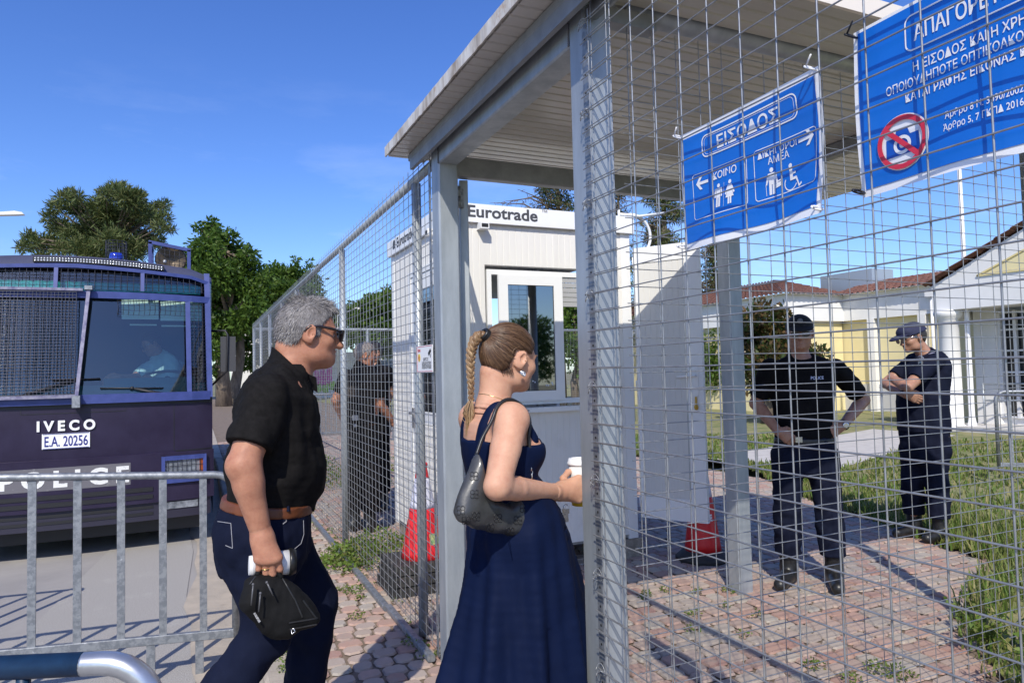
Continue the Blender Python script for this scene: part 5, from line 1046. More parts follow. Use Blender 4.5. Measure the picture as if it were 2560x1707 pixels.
px_tree('plane_tree', 'dark green tree behind the guards, seen through the fence left of the booth', [(890, 775, .5), (920, 765, .7), (950, 755, .7), (975, 750, .8), (870, 800, .8), (905, 800, .9), (940, 790, .9), (970, 790, .9), (880, 840, .8), (920, 835, .9), (960, 830, .9), (940, 870, .6), (975, 870, .7), (1000, 780, 1.0), (1010, 840, 1.0), (850, 830, .6), (830, 790, .5)], 44, 9000, .3, ACAC, (930, 985), 3, asp=.5)
# conifers with bare branches behind the booth
def conifer(label, base, h, w, n, dead, lm, bare=0, sd=0, name='conifer_tree'):
    base = np.array(base, float); e = thing(name, label, 'tree', base, 'trees round the yard'); m_ = MB(); m_.tube([base, base+(0, 0, h*.5), base+(.1, 0, h)], [.2, .13, .03], 8); cl = []; dl = []; rs = random.Random(sd)
    for k in range(46):
        t = (k/46)**.9; z = h*(.18+.8*t); a = rs.uniform(0, 6.283); L_ = w*(1-t*.75)*rs.uniform(.6, 1.15); s_ = base+np.array([0, 0, z]); tip = s_+np.array([L_*math.cos(a), L_*math.sin(a), -.12*L_+rs.uniform(-.2, .25)]); m_.tube([s_, (s_+tip)/2+(0, 0, .08*L_), tip], [.045, .03, .01], 5, False)
        for q in np.linspace(.35, 1, 5): (dl if rs.random() < dead else cl).append((s_+(tip-s_)*q, .16+.22*(1-q)+.12, .8))
    for k in range(bare):
        z = h*rs.uniform(.55, .98); a = math.pi+rs.uniform(-.5, 1.0); L_ = w*rs.uniform(.9, 1.7); s_ = base+np.array([0, 0, z]); d = np.array([math.cos(a), math.sin(a)*.5, rs.uniform(-.1, .45)])
        tip = s_+d*L_; mid = (s_+tip)/2+(0, 0, .12*L_); m_.tube([s_, mid, tip], [.045, .028, .006], 5, False)
        for _ in range(10):
            q = rs.uniform(.3, 1); p = s_*(1-q)**2+2*mid*q*(1-q)+tip*q*q; d2 = np.array([rs.uniform(-.6, .3), rs.uniform(-.4, .4), rs.uniform(-.5, .2)]); m_.tube([p, p+d2*.3, p+d2*.6+(0, 0, -.06)], [.012, .008, .003], 4, False)
    put('trunk', m_, BARK, e)
    for c_, mt, nm, nn_ in ((cl, lm, 'crown', n), (dl, DEADF, 'dry_foliage', int(n*.5))):
        if c_: V, F = leaves(c_, nn_, .17, .2, .5); mm = MB(); mm.add(V, F); put(nm, mm, mt, e)
p = W(1395, 600, D=27); conifer('dry brown conifer with bare twigs rising over the booth roof', (p[0], p[1], 0), 10.8, 1.9, 11000, .5, DKLF, 16, 3)
p = W(1660, 600, D=26); conifer('greener conifer behind the booth door and the smaller banner', (p[0], p[1], 0), 10.0, 1.7, 12000, .28, PINE, 5, 5)
p = W(1545, 600, D=31); conifer('thin bare conifer between the booth corner and the banner', (p[0], p[1], 0), 10.0, 1.2, 3000, .7, DKLF, 9, 8)
p = W(1785, 700, D=27); conifer('half dead conifer left of the canopy pillar', (p[0], p[1], 0), 6.6, 1.1, 5000, .4, PINE, 9, 12)
px_tree('garden_tree', 'round green tree seen through the booth window gap', [(1405, 770, .7), (1440, 760, .7), (1420, 810, .9), (1455, 820, .9), (1400, 850, .8), (1440, 880, .8), (1480, 800, 1.0), (1500, 870, 1.0)], 26, 6000, .17, ACAC, (1440, 960), 2, asp=.5)
px_tree('garden_tree', 'dense green tree behind the half dead conifer, left of the pillar', [(1775, 830, .7), (1800, 800, .7), (1790, 880, .8), (1760, 900, .7), (1815, 870, .8), (1780, 930, .7), (1740, 880, .6), (1830, 830, .6)], 24, 7000, .15, ACAC, (1790, 970), 2, asp=.5)
px_tree('magnolia_bush', 'glossy magnolia bush with russet leaves in front of the building', [(1885, 785, .25), (1905, 770, .22), (1865, 800, .3), (1900, 820, .4), (1940, 790, .3), (1950, 820, .4), (1915, 850, .5), (1875, 850, .45), (1955, 860, .45), (1890, 900, .5), (1930, 905, .5), (1975, 880, .4), (1905, 950, .5), (1950, 940, .45), (2040, 880, .2), (2060, 890, .15), (2030, 895, .2), (2000, 910, .3)], 17, 9000, .13, MAGN, (1920, 1000), 1.5, jit=.6, asp=.5, up=.3)
p = W(1445, 935, D=20); m_ = MB()
for x in np.arange(4.5, 12, .11): m_.tube([(x, 18.2, 0), (x, 18.2, .62)], .012, 4)
m_.beam((4.5, 18.2, .6), (12, 18.2, .6), .03, .03); m_.beam((4.5, 18.2, .1), (12, 18.2, .1), .03, .03); rl = put('railing', m_, BDARK, None); tag(rl, 'low black railing on the lawn beyond the far mesh fence', 'railing')
# ================================================================== FIGURES: bodies grown from blended limb volumes
def V3(*a): return np.array(a, float)
def unit(v): v = np.asarray(v, float); return v/(np.linalg.norm(v)+1e-12)
def smooth_secs(secs, n=4):
    C_ = np.array([np.concatenate([np.asarray(c, float), np.asarray(s_, float), [w, d]]) for c, s_, w, d in secs]); o = []
    if len(C_) < 3: return secs
    for i in range(len(C_)-1):
        p0, p1, p2, p3 = C_[max(i-1, 0)], C_[i], C_[i+1], C_[min(i+2, len(C_)-1)]
        for t in np.linspace(0, 1, n, endpoint=False): o.append(.5*(2*p1+(p2-p0)*t+(2*p0-5*p1+4*p2-p3)*t*t+(3*p1-p0-3*p2+p3)*t**3))
    o.append(C_[-1]); return [(q[:3], unit(q[3:6]), q[6], q[7]) for q in o]
class Vol:
    """scalar field on a grid; limbs are blended in, the surface is drawn with surface nets"""
    def __init__(s, lo, hi, h, zfine=None, hf=None):
        s.x = np.arange(lo[0], hi[0]+h, h if hf is None else max(hf, h*.6), dtype=np.float32); s.y = np.arange(lo[1], hi[1]+h, h if hf is None else max(hf, h*.6), dtype=np.float32)
        if zfine is None: s.z = np.arange(lo[2], hi[2]+h, h, dtype=np.float32)
        else: s.z = np.concatenate([np.arange(lo[2], zfine, h), np.arange(zfine, hi[2]+hf, hf)]).astype(np.float32)
        s.d = np.full((len(s.x), len(s.y), len(s.z)), 0.5, np.float32)
    def reg(s, lo, hi):
        r = []
        for ax, a, b in zip((s.x, s.y, s.z), lo, hi):
            i = max(0, int(np.searchsorted(ax, a))-1); j = min(len(ax), int(np.searchsorted(ax, b))+1); r.append(slice(i, max(i, j)))
        r = tuple(r); return r, s.x[r[0]][:, None, None], s.y[r[1]][None, :, None], s.z[r[2]][None, None, :]
    def mix(s, r, d, k, sub=False):
        a = s.d[r]
        if a.size == 0: return
        if sub: d = -d; h_ = np.clip(.5-.5*(d-a)/-k if False else .5+.5*(d-a)/k, 0, 1); s.d[r] = a*(1-h_)+d*h_+k*h_*(1-h_); return
        h_ = np.clip(.5+.5*(d-a)/k, 0, 1); s.d[r] = d*(1-h_)+a*h_-k*h_*(1-h_)
    def cone(s, a, b, ra, rb, k=.02, sub=False):
        a, b = np.asarray(a, float), np.asarray(b, float); m_ = max(ra, rb)+k*1.5+.03; r, X, Y, Z = s.reg(np.minimum(a, b)-m_, np.maximum(a, b)+m_)
        v = b-a; L2 = float(v@v)+1e-12; t = np.clip(((X-a[0])*v[0]+(Y-a[1])*v[1]+(Z-a[2])*v[2])/L2, 0, 1)
        d = np.sqrt((X-a[0]-t*v[0])**2+(Y-a[1]-t*v[1])**2+(Z-a[2]-t*v[2])**2)-(ra+(rb-ra)*t); s.mix(r, d, k, sub)
    def ell(s, c, rad, fr=None, k=.02, sub=False):
        c = np.asarray(c, float); m_ = max(rad)+k*1.5+.03; r, X, Y, Z = s.reg(c-m_, c+m_); fr = np.eye(3) if fr is None else fr; q = 0; g = 0
        for e, ra in zip(fr, rad):
            u = (X-c[0])*e[0]+(Y-c[1])*e[1]+(Z-c[2])*e[2]; q = q+(u/ra)**2; g = g+(u/ra**2)**2
        q = np.sqrt(q); s.mix(r, q*(q-1)/(np.sqrt(g)+1e-6), k, sub)
    def loft(s, secs, k=.02, inf=0.0):
        """elliptical sections (centre, side axis, half width, half depth)"""
        k0 = k
        secs = smooth_secs(secs)
        for (c0, s0, w0, d0), (c1, s1, w1, d1) in zip(secs[:-1], secs[1:]):
            c0, c1 = np.asarray(c0, float), np.asarray(c1, float); m_ = max(w0, w1, d0, d1)+inf+k+.04; r, X, Y, Z = s.reg(np.minimum(c0, c1)-m_, np.maximum(c0, c1)+m_)
            ax = c1-c0; L_ = np.linalg.norm(ax); ax = ax/L_; t = ((X-c0[0])*ax[0]+(Y-c0[1])*ax[1]+(Z-c0[2])*ax[2])/L_; tc = np.clip(t, 0, 1); ex = np.abs(t-tc)*L_
            sd = unit((np.asarray(s0)+np.asarray(s1))/2); sd = unit(sd-ax*(sd@ax)); dp = np.cross(ax, sd); ru = (w0+(w1-w0)*tc)+inf; rv = (d0+(d1-d0)*tc)+inf
            ox, oy, oz = X-c0[0], Y-c0[1], Z-c0[2]; u = ox*sd[0]+oy*sd[1]+oz*sd[2]; v = ox*dp[0]+oy*dp[1]+oz*dp[2]
            q = np.sqrt((u/ru)**2+(v/rv)**2+1e-9); g = np.sqrt((u/ru**2)**2+(v/rv**2)**2+1e-9); d = q*(q-1)/g; d = np.where(ex > 0, np.sqrt(np.maximum(d, 0)**2+ex**2)+np.minimum(d, 0)*.3, d); s.mix(r, d, k0); k0 = .005
    def cut(s, n, p, soft=None):
        """keep the side of the plane the normal points away from"""
        n = unit(n); p = np.asarray(p, float); pl = (s.x[:, None, None]-p[0])*n[0]+(s.y[None, :, None]-p[1])*n[1]+(s.z[None, None, :]-p[2])*n[2]; s.d = np.maximum(s.d, pl.astype(np.float32))
    def field(s, f):
        s.d = f(s.d, s.x[:, None, None], s.y[None, :, None], s.z[None, None, :]).astype(np.float32)
    def mesh(s):
        D = s.d; ins = D < 0; c8 = [ins[i:D.shape[0]-1+i, j:D.shape[1]-1+j, k:D.shape[2]-1+k] for i in (0, 1) for j in (0, 1) for k in (0, 1)]
        cnt = sum(c.astype(np.int8) for c in c8); act = (cnt > 0) & (cnt < 8); I, J, K = np.nonzero(act)
        vals = {(i, j, k): D[I+i, J+j, K+k] for i in (0, 1) for j in (0, 1) for k in (0, 1)}; acc = np.zeros((len(I), 3)); n_ = np.zeros(len(I))
        for ax in range(3):
            o = [a for a in range(3) if a != ax]
            for p in (0, 1):
                for q in (0, 1):
                    a = [0, 0, 0]; a[o[0]] = p; a[o[1]] = q; b = list(a); b[ax] = 1; va, vb = vals[tuple(a)], vals[tuple(b)]; cr_ = (va < 0) != (vb < 0); t = np.where(cr_, va/np.where(np.abs(va-vb) < 1e-9, 1, va-vb), 0)
                    pt = np.tile(np.array(a, float), (len(I), 1)); pt[:, ax] = t; acc += pt*cr_[:, None]; n_ += cr_
        fr = acc/np.maximum(n_, 1)[:, None]; P_ = np.empty((len(I), 3))
        for ax, arr, idx in ((0, s.x, I), (1, s.y, J), (2, s.z, K)): P_[:, ax] = arr[idx]+fr[:, ax]*(arr[np.minimum(idx+1, len(arr)-1)]-arr[idx])
        id_ = np.full(act.shape, -1, np.int32); id_[I, J, K] = np.arange(len(I)); F = []
        for ax in range(3):
            sl0 = [slice(1, -1)]*3; sl1 = [slice(1, -1)]*3; sl0[ax] = slice(0, -1); sl1[ax] = slice(1, None); a = ins[tuple(sl0)]; b = ins[tuple(sl1)]; i, j, k = np.nonzero(a != b); g = np.stack([i, j, k], 1); g[:, [q for q in range(3) if q != ax]] += 1
            o = [(ax+1) % 3, (ax+2) % 3]; quad = []
            for du, dv_ in ((-1, -1), (0, -1), (0, 0), (-1, 0)):
                h_ = g.copy(); h_[:, o[0]] += du; h_[:, o[1]] += dv_; quad.append(id_[h_[:, 0], h_[:, 1], h_[:, 2]])
            quad = np.stack(quad, 1); flip = ~a[i, j, k]; quad[flip] = quad[flip][:, ::-1]; F.append(quad)
        return P_, np.concatenate(F)
def ripple(seed, amp, wl, stretch=(1, 1, 1), n=7):
    rs = np.random.RandomState(seed); ks = rs.normal(size=(n, 3)); ks /= np.linalg.norm(ks, axis=1)[:, None]; ks = ks*np.array(stretch)*(2*math.pi/(wl*(.6+.9*rs.rand(n))))[:, None]; ph = rs.rand(n)*6.28
    def f(d, X, Y, Z):
        o = 0
        for kk, p in zip(ks, ph): o = o+np.sin(X*kk[0]+Y*kk[1]+Z*kk[2]+p+.8*np.sin(Y*kk[0]*.6+Z*kk[1]*.5))
        return d-amp*(o/n*1.9+.75)
    return f
def vput(name, vol_or_pf, material, parent, label=None, join=()):
    P_, F = vol_or_pf.mesh() if isinstance(vol_or_pf, Vol) else vol_or_pf
    for v2 in join:
        p2, f2 = v2.mesh() if isinstance(v2, Vol) else v2; F = np.concatenate([F, f2+len(P_)]); P_ = np.concatenate([P_, p2])
    off = np.array(wpos(parent)); me = bpy.data.meshes.new(name); P2 = (P_-off).astype(np.float32); me.vertices.add(len(P2)); me.vertices.foreach_set('co', P2.ravel()); F = np.asarray(F, np.int32); me.loops.add(F.size); me.loops.foreach_set('vertex_index', F.ravel()); me.polygons.add(len(F)); me.polygons.foreach_set('loop_start', np.arange(0, F.size, 4, dtype=np.int32)); me.polygons.foreach_set('loop_total', np.full(len(F), 4, np.int32)); me.update(calc_edges=True); me.validate(); me.materials.append(material); me.polygons.foreach_set('use_smooth', np.ones(len(me.polygons), bool))
    o = bpy.data.objects.new(name, me); COL.objects.link(o); o.parent = parent
    if label: o['label'] = label
    return o
def head(S, c, f, u, sc=1.0, nose=1.0, jaw=1.0, ear=True):
    f = unit(f); u = unit(np.asarray(u)-f*(np.asarray(u)@f)); l = np.cross(u, f); fr = np.array([f, l, u]); c = np.asarray(c, float); p = lambda a, b, d: c+(f*a+l*b+u*d)*sc; q = lambda *r_: [x*sc for x in r_]
    S.ell(p(-.010, 0, .008), q(.098, .076, .096), fr, .01); S.ell(p(.034, 0, -.040), q(.058, .058, .078), fr, .03); S.ell(p(.030, 0, -.082), q(.052*jaw, .052*jaw, .034), fr, .025)
    S.ell(p(.072, 0, -.100), q(.022, .024, .018), fr, .022)
    for b in (-1, 1):
        S.ell(p(.056, b*.041, -.036), q(.026, .024, .022), fr, .02); S.ell(p(.012, b*.046, -.075), q(.035, .016, .026), fr, .025)
    S.ell(p(.076, 0, .006), q(.018, .046, .013), fr, .014)
    for b in (-1, 1): S.ell(p(.103, b*.032, -.012), q(.020, .017, .013), fr, .012, sub=True)
    S.cone(p(.084, 0, -.004), p(.108*nose**.5, 0, -.042), .0085*sc, .0125*sc*nose, .010)
    for b in (-1, 1): S.ell(p(.096, b*.012, -.046), q(.012, .009, .009), fr, .007)
    S.ell(p(.088, 0, -.0645), q(.0145, .024, .0062), fr, .004); S.ell(p(.086, 0, -.0785), q(.0145, .021, .0072), fr, .004)
    if ear:
        for b in (-1, 1):
            ef = np.array([unit(f*.95-u*.2), unit(l*b+f*-.45), unit(u+f*.12)]); S.ell(p(-.010, b*.080, -.016), q(.020, .009, .032), ef, .007); S.ell(p(-.004, b*.089, -.012), q(.010, .007, .017), ef, .005, sub=True); S.ell(p(-.004, b*.076, -.042), q(.009, .007, .011), ef, .008)
    return p, fr
def hand(S, wr, knk, pip, dip, tip, thumb, rp=.0135, palm=.017, k=.006):
    """palm from the wrist to four knuckles, a bent finger from each, and the thumb from the palm's side"""
    wr = np.asarray(wr, float); kc = [np.asarray(a, float) for a in knk]
    for a in kc: S.cone(wr+(a-wr)*.12, a, palm*1.05, rp*.95, .016)
    for i in range(4):
        r_ = [.0092, .0097, .0092, .0080][i]; S.cone(kc[i], pip[i], r_*1.08, r_, .004); S.cone(pip[i], dip[i], r_, r_*.92, .003); S.cone(dip[i], tip[i], r_*.92, r_*.82, .003)
    for a, b, r_, r2 in zip(thumb[:-1], thumb[1:], (.0145, .0112, .0100), (.0112, .0100, .0088)): S.cone(a, b, r_, r2, .006)
def lerp(a, b, t): return np.asarray(a, float)*(1-t)+np.asarray(b, float)*t
def arm(S, sh, el, wr, ru, re, rf, rw, k=.02, inf=0.0, upto=2.0, bulge=1.0):
    """upto <= 1: fraction of the upper arm only"""
    if upto <= 1: e = lerp(sh, el, upto); S.cone(sh, e, ru+inf, ru+(re-ru)*upto+inf*1.15, k); return
    m_ = lerp(sh, el, .45); S.cone(sh, m_, ru*1.05+inf, ru*.96+inf, k); S.cone(m_, el, ru*.96+inf, re+inf, .006); m2 = lerp(el, wr, .28); S.cone(el, m2, re+inf, rf+inf, .012); S.cone(m2, wr, rf+inf, rw+inf, .006)
def leg(S, hip, kn, an, rt, rk, rc, ra, k=.03, inf=0.0):
    S.cone(hip, kn, rt+inf, rk+inf, k); m_ = lerp(kn, an, .3); S.cone(kn, m_, rk+inf, rc+inf, .012); S.cone(m_, an, rc+inf, ra+inf, .008)
def shoe(S, an, heel_dir, toe, z0, r_=.042, k=.02):
    an = np.asarray(an, float); toe = np.asarray(toe, float); hl = V3(an[0], an[1], z0+r_)-unit(toe-an)*np.array([1, 1, 0])*.03; S.cone(an, V3(an[0], an[1], z0+r_), r_*1.02, r_, k); S.cone(hl, V3(toe[0], toe[1], z0+r_*.72), r_, r_*.78, k); S.cut((0, 0, -1), (0, 0, z0))
SKIN = mat('skin', (0.58, 0.325, 0.215), 0.56, base2=(0.48, 0.235, 0.15), scale=22, ramp=(.4, .75), bump=.2, bscale=170, bdist=.003, spec=.32)
SKINM = mat('skin_tanned', (0.44, 0.21, 0.13), 0.56, base2=(0.34, 0.145, 0.09), scale=30, ramp=(.4, .72), bump=.22, bscale=170, bdist=.003, spec=.32)
SKIND = mat('skin_olive', (0.42, 0.23, 0.155), 0.5, base2=(0.34, 0.17, 0.11), scale=26, bump=.08, bscale=220, bdist=.002)
for M_ in (SKIN, SKINM, SKIND):
    b_ = M_.node_tree.nodes['Principled BSDF']; b_.inputs['Subsurface Weight'].default_value = .12; b_.inputs['Subsurface Radius'].default_value = (.012, .004, .002); b_.inputs['Subsurface Scale'].default_value = .5
EYEW = mat('eye_white', (.55, .52, .5), .2); LENS = mat('dark_lens', (.012, .012, .015), .08, coat=.6); LIPM = mat('lip', (.42, .16, .13), .45)
BLKCL = mat('black_cotton', (0.008, 0.0075, 0.0075), 0.85, base2=(0.013, 0.012, 0.012), scale=60, bump=.25, bscale=330, bdist=.002, spec=.08)
JEANS = mat('dark_denim', (0.0055, 0.0075, 0.019), 0.85, base2=(0.009, 0.0125, 0.031), scale=5, ramp=(.3, .7), bump=.3, bscale=420, bdist=.002, spec=.08)
NAVY = mat('navy_dress_cloth', (0.0025, 0.0066, 0.027), 0.7, base2=(0.0034, 0.0088, 0.036), scale=4, bump=.15, bscale=300, bdist=.002, spec=.10)
UNIF = mat('uniform_navy', (0.0075, 0.0095, 0.022), 0.8, base2=(0.011, 0.014, 0.030), scale=12, bump=.25, bscale=260, bdist=.002, spec=.08)
UNIB = mat('uniform_black', (0.0065, 0.0065, 0.008), 0.85, base2=(0.012, 0.0115, 0.013), scale=12, bump=.25, bscale=260, bdist=.002, spec=.08)
LEATH = mat('black_leather', (0.010, 0.010, 0.011), 0.38, base2=(0.02, 0.02, 0.022), scale=30, bump=.2, bscale=90, bdist=.002)
STITCH = mat('pale_stitch', (.30, .30, .33), .8); TAN = mat('tan_leather', (.15, .045, .014), .5, base2=(.11, .032, .011), scale=20)
HGREY = mat('hair_grey', (.3, .28, .27), .55, island=[(.07, .06, .055), (.18, .165, .16), (.30, .285, .28), (.42, .40, .39), (.13, .115, .11), (.24, .225, .22)], spec=.4)
HBROWN = mat('hair_brown', (.14, .075, .04), .38, island=[(.040, .020, .011), (.065, .032, .017), (.10, .052, .027), (.20, .115, .06), (.05, .026, .014)], spec=.5)
HBLOND = mat('hair_blond', (.34, .21, .11), .42, island=[(.20, .11, .055), (.32, .20, .10), (.46, .32, .18), (.27, .16, .08)], spec=.5)
HDARK = mat('hair_dark', (.02, .016, .014), .5, island=[(.012, .01, .009), (.03, .025, .022), (.05, .043, .04)])
HBUZZ = mat('hair_buzz', (.16, .13, .12), .7, base2=(.26, .23, .21), scale=90)
STEEL = mat('polished_steel', (.62, .62, .63), .22, .9); GOLD = mat('gold', (.7, .5, .2), .25, .9)
PCUP = mat('paper_cup', (.75, .74, .72), .55); BPLA = mat('black_plastic', (.012, .012, .012), .35)
def hairshell(c, f, l, u, sc, off, line, name, material, parent, h=.0045, extra=None, rad=(.098, .076, .096), cen=(-.010, 0, .008), groove=None):
    """scalp cap following the skull, trimmed along a hairline given as (forward, lowest height) pairs"""
    c = np.asarray(c, float); S = Vol(c-.15*sc, c+.15*sc, h); cc = c+(f*cen[0]+l*cen[1]+u*cen[2])*sc; S.ell(cc, [(r_+off)*sc for r_ in rad], np.array([f, l, u]), .005)
    if extra: extra(S)
    fx = [a for a, b in line]; ux = [b for a, b in line]
    def trim(d, X, Y, Z):
        ox, oy, oz = X-c[0], Y-c[1], Z-c[2]; ff = (ox*f[0]+oy*f[1]+oz*f[2])/sc; uu = (ox*u[0]+oy*u[1]+oz*u[2])/sc; ll = (ox*l[0]+oy*l[1]+oz*l[2])/sc
        lim = np.interp(ff.ravel(), fx, ux).reshape(ff.shape); d = np.maximum(d, (lim-uu)*.55*sc)
        if groove is not None: d = d+groove(ff, ll, uu)
        return d
    S.field(trim); return S, vput(name, S, material, parent)
def strands(P_, N_, idx, flow, ln, w, mb, seed=3):
    rs = np.random.RandomState(seed)
    for i in idx:
        p = P_[i]; n_ = N_[i]; d = flow(p, n_)+rs.normal(size=3)*.22; d = unit(d); L_ = ln*(.6+.8*rs.rand()); sd = unit(np.cross(d, n_))*w; m1 = p+d*L_*.5+n_*L_*.12; e = p+d*L_+n_*L_*.10
        mb.add([p-sd, p+sd, m1+sd*.7, m1-sd*.7, e], [(0, 1, 2, 3), (3, 2, 4)])
def vnormals(P_, F):
    fn = np.cross(P_[F[:, 1]]-P_[F[:, 0]], P_[F[:, 2]]-P_[F[:, 0]]); N_ = np.zeros_like(P_)
    for k in range(4): np.add.at(N_, F[:, k], fn)
    return N_/(np.linalg.norm(N_, axis=1)[:, None]+1e-12)
def cyl(name, a, b, ra, rb, material, parent, n=24, label=None):
    m_ = MB(); a, b = np.asarray(a, float), np.asarray(b, float); L_ = np.linalg.norm(b-a); m_.lathe([(ra, 0), (rb, L_)], a, n, ax=b-a); return put(name, m_, material, parent, label)
def eyes(p, sc, parent):
    for b in (-1, 1):
        m_ = MB(); m_.ball(p(.073, b*.032, -.012), .0125*sc, 12, 8); e = put('eye', m_, EYEW, parent); m_ = MB(); m_.ball(p(.0835, b*.032, -.013), .0048*sc, 8, 6); put('iris', m_, BPLA, e)
def polyvol(pts3, th, rnd, h, nrm, wrk=None, bulge=0.0):
    """soft bag: outline in a plane, thickness th, edges rounded"""
    pts3 = [np.asarray(p, float) for p in pts3]; c = sum(pts3)/len(pts3); nrm = unit(nrm); a = unit(np.cross((0, 0, 1), nrm)); b = np.cross(nrm, a); lo = np.min(pts3, 0)-th-.03; hi = np.max(pts3, 0)+th+.03; S = Vol(lo, hi, h)
    q = np.array([[(p-c)@a, (p-c)@b] for p in pts3])
    def f(d, X, Y, Z):
        ox, oy, oz = X-c[0], Y-c[1], Z-c[2]; u = ox*a[0]+oy*a[1]+oz*a[2]; v = ox*b[0]+oy*b[1]+oz*b[2]; w = ox*nrm[0]+oy*nrm[1]+oz*nrm[2]; dm = np.full(u.shape, 1e9); inside = np.zeros(u.shape, bool); n_ = len(q)
        for i in range(n_):
            p0, p1 = q[i], q[(i+1) % n_]; e = p1-p0; t = np.clip(((u-p0[0])*e[0]+(v-p0[1])*e[1])/(e@e), 0, 1); dm = np.minimum(dm, (u-p0[0]-t*e[0])**2+(v-p0[1]-t*e[1])**2); cnd = ((p0[1] > v) != (p1[1] > v)); xi = p0[0]+(v-p0[1])*e[0]/(e[1] if abs(e[1]) > 1e-9 else 1e-9); inside ^= cnd & (u < xi)
        d2 = np.sqrt(dm); d2 = np.where(inside, -d2, d2); th2 = th*(1-bulge)+bulge*th*np.clip(-d2/.05, 0, 1)**.5; x = np.maximum(d2+rnd, 0); y = np.maximum(np.abs(w)-th2+rnd, 0); return np.sqrt(x*x+y*y)+np.minimum(np.maximum(d2+rnd, np.abs(w)-th2+rnd), 0)-rnd
    S.field(f)
    if wrk: S.field(wrk)
    return S, c, a, b, nrm
# ================================================================== THE MAN IN BLACK
MY = 2.42
M = lambda px, py, dy=0.0: W(px, py, Y=MY+dy)
F_, L_, U_ = V3(1, 0, 0), V3(0, 1, 0), V3(0, 0, 1)
man = thing('person', 'grey-haired man in a black polo shirt and dark jeans carrying a black pouch', 'person', (0.33, MY, 0), None)
tors = [(M(742, 925), L_, .060, .060), (M(716, 950), L_, .150, .080), (M(698, 985), L_, .195, .108), (M(690, 1050), L_, .200, .124), (M(686, 1120), L_, .196, .131), (M(683, 1190), L_, .188, .134), (M(671, 1250), L_, .172, .122), (M(662, 1310), L_, .176, .126), (M(658, 1375), L_, .172, .122)]
shR, elR, wrR = M(668, 992, -.195), M(607, 1163, -.27), M(655, 1338, -.262); shL, elL, wrL = M(712, 985, .20), M(700, 1160, .27), M(728, 1310, .25)
hpR, knR, anR = M(648, 1350, -.09), M(668, 1582, -.10), M(505, 1790, -.10); hpL, knL, anL = M(683, 1345, .09), M(786, 1500, .10), M(752, 1800, .10)
toeR = anR+V3(.10, 0, -.12); toeL = anL+V3(.17, 0, -.05)
hc = M(770, 826); hu = unit(V3(.10, .0, 1)); hf = unit(V3(1, .06, -.10)); HS = .98
def man_body(S):
    S.loft(tors, .03); S.cone(M(736, 935), M(752, 868), .058, .053, .03); S.cone(M(724, 930), M(724, 868), .042, .046, .03)
    p, fr = head(S, hc, hf, hu, HS, 1.12, 1.12); S.ell(p(.045, 0, -.096), (.045, .042, .024), fr, .03)   # a fuller chin line
    arm(S, shR, elR, wrR, .054, .044, .0425, .0285); arm(S, shL, elL, wrL, .054, .044, .042, .0285); S.ell(lerp(elR, wrR, .20)+V3(.010, -.004, 0), (.034, .036, .072), None, .02); S.ell(elR+V3(-.018, 0, .0), (.026, .028, .034), None, .015)
    leg(S, hpR, knR, anR, .080, .056, .052, .040); leg(S, hpL, knL, anL, .080, .056, .052, .040)
    S.cone(anR, toeR, .04, .03, .03); S.cone(anL, toeL, .04, .03, .03); S.cone(wrL, wrL+V3(.05, -.01, -.09), .034, .030, .02)
    return p
S = Vol((-.35, MY-.42, -.0), (.85, MY+.42, 1.80), .0075, 1.38, .0036); pm = man_body(S)
HS_ = Vol(wrR-.13, wrR+(.13, .14, .13), .0026); cupc = M(678, 1407, -.238)
kn_ = [M(694, 1393, -.285), M(679, 1398, -.288), M(663, 1399, -.286), M(647, 1396, -.280)]; pp_ = [M(700, 1422, -.278), M(682, 1434, -.280), M(665, 1432, -.279), M(646, 1422, -.274)]
dp_ = [M(700, 1432, -.250), M(684, 1447, -.252), M(667, 1444, -.250), M(648, 1432, -.248)]; tp_ = [M(698, 1426, -.225), M(683, 1438, -.226), M(667, 1436, -.225), M(649, 1426, -.226)]
hand(HS_, M(656, 1345, -.262), kn_, pp_, dp_, tp_, [M(668, 1362, -.240), M(690, 1378, -.205), M(706, 1392, -.195), M(716, 1404, -.198)], .0165, .026)
HS_.cone(wrR, M(657, 1350, -.262), .0285, .028, .012); HS_.cone(lerp(elR, wrR, .9), wrR, .030, .0285, .012)
bodyM = vput('body', S, SKINM, man, join=(HS_,))
# polo shirt: torso and sleeves to just above the elbows, with folds, hem, collar and placket
S = Vol((-.32, MY-.42, .93), (.80, MY+.42, 1.64), .0065); S.loft(tors[:-1]+[(M(660, 1320), L_, .186, .134)], .03, .004); S.cone(M(724, 930), M(724, 868), .044, .048, .03); arm(S, shR, elR, wrR, .057, .053, 0, 0, .03, .006, .78); arm(S, shL, elL, wrL, .057, .052, 0, 0, .03, .006, .78); S.cone(M(730, 945), M(738, 905), .070, .064, .03); S.ell(M(735, 1175), (.09, .14, .12), None, .06)
S.field(ripple(5, .0062, .11, (1.2, 1.2, .5))); S.field(ripple(9, .0022, .045, (1, 1, .7)))
ax = unit(elR-shR); S.cut(ax, lerp(shR, elR, .80)) if False else None
def sleeve_cut(d, X, Y, Z):
    for sh, el, sg in ((shR, elR, -1), (shL, elL, 1)):
        a = unit(el-sh); q = lerp(sh, el, .74); t = (X-q[0])*a[0]+(Y-q[1])*a[1]+(Z-q[2])*a[2]; side = (Y-(MY+sg*.205))*sg; near = np.sqrt((X-q[0])**2+(Y-q[1])**2+(Z-q[2])**2)
        d = np.where(near < .15, np.where(side > 0, np.maximum(d, t), d), d)
    return d
S.field(sleeve_cut)
hemz = lambda X: 1.43
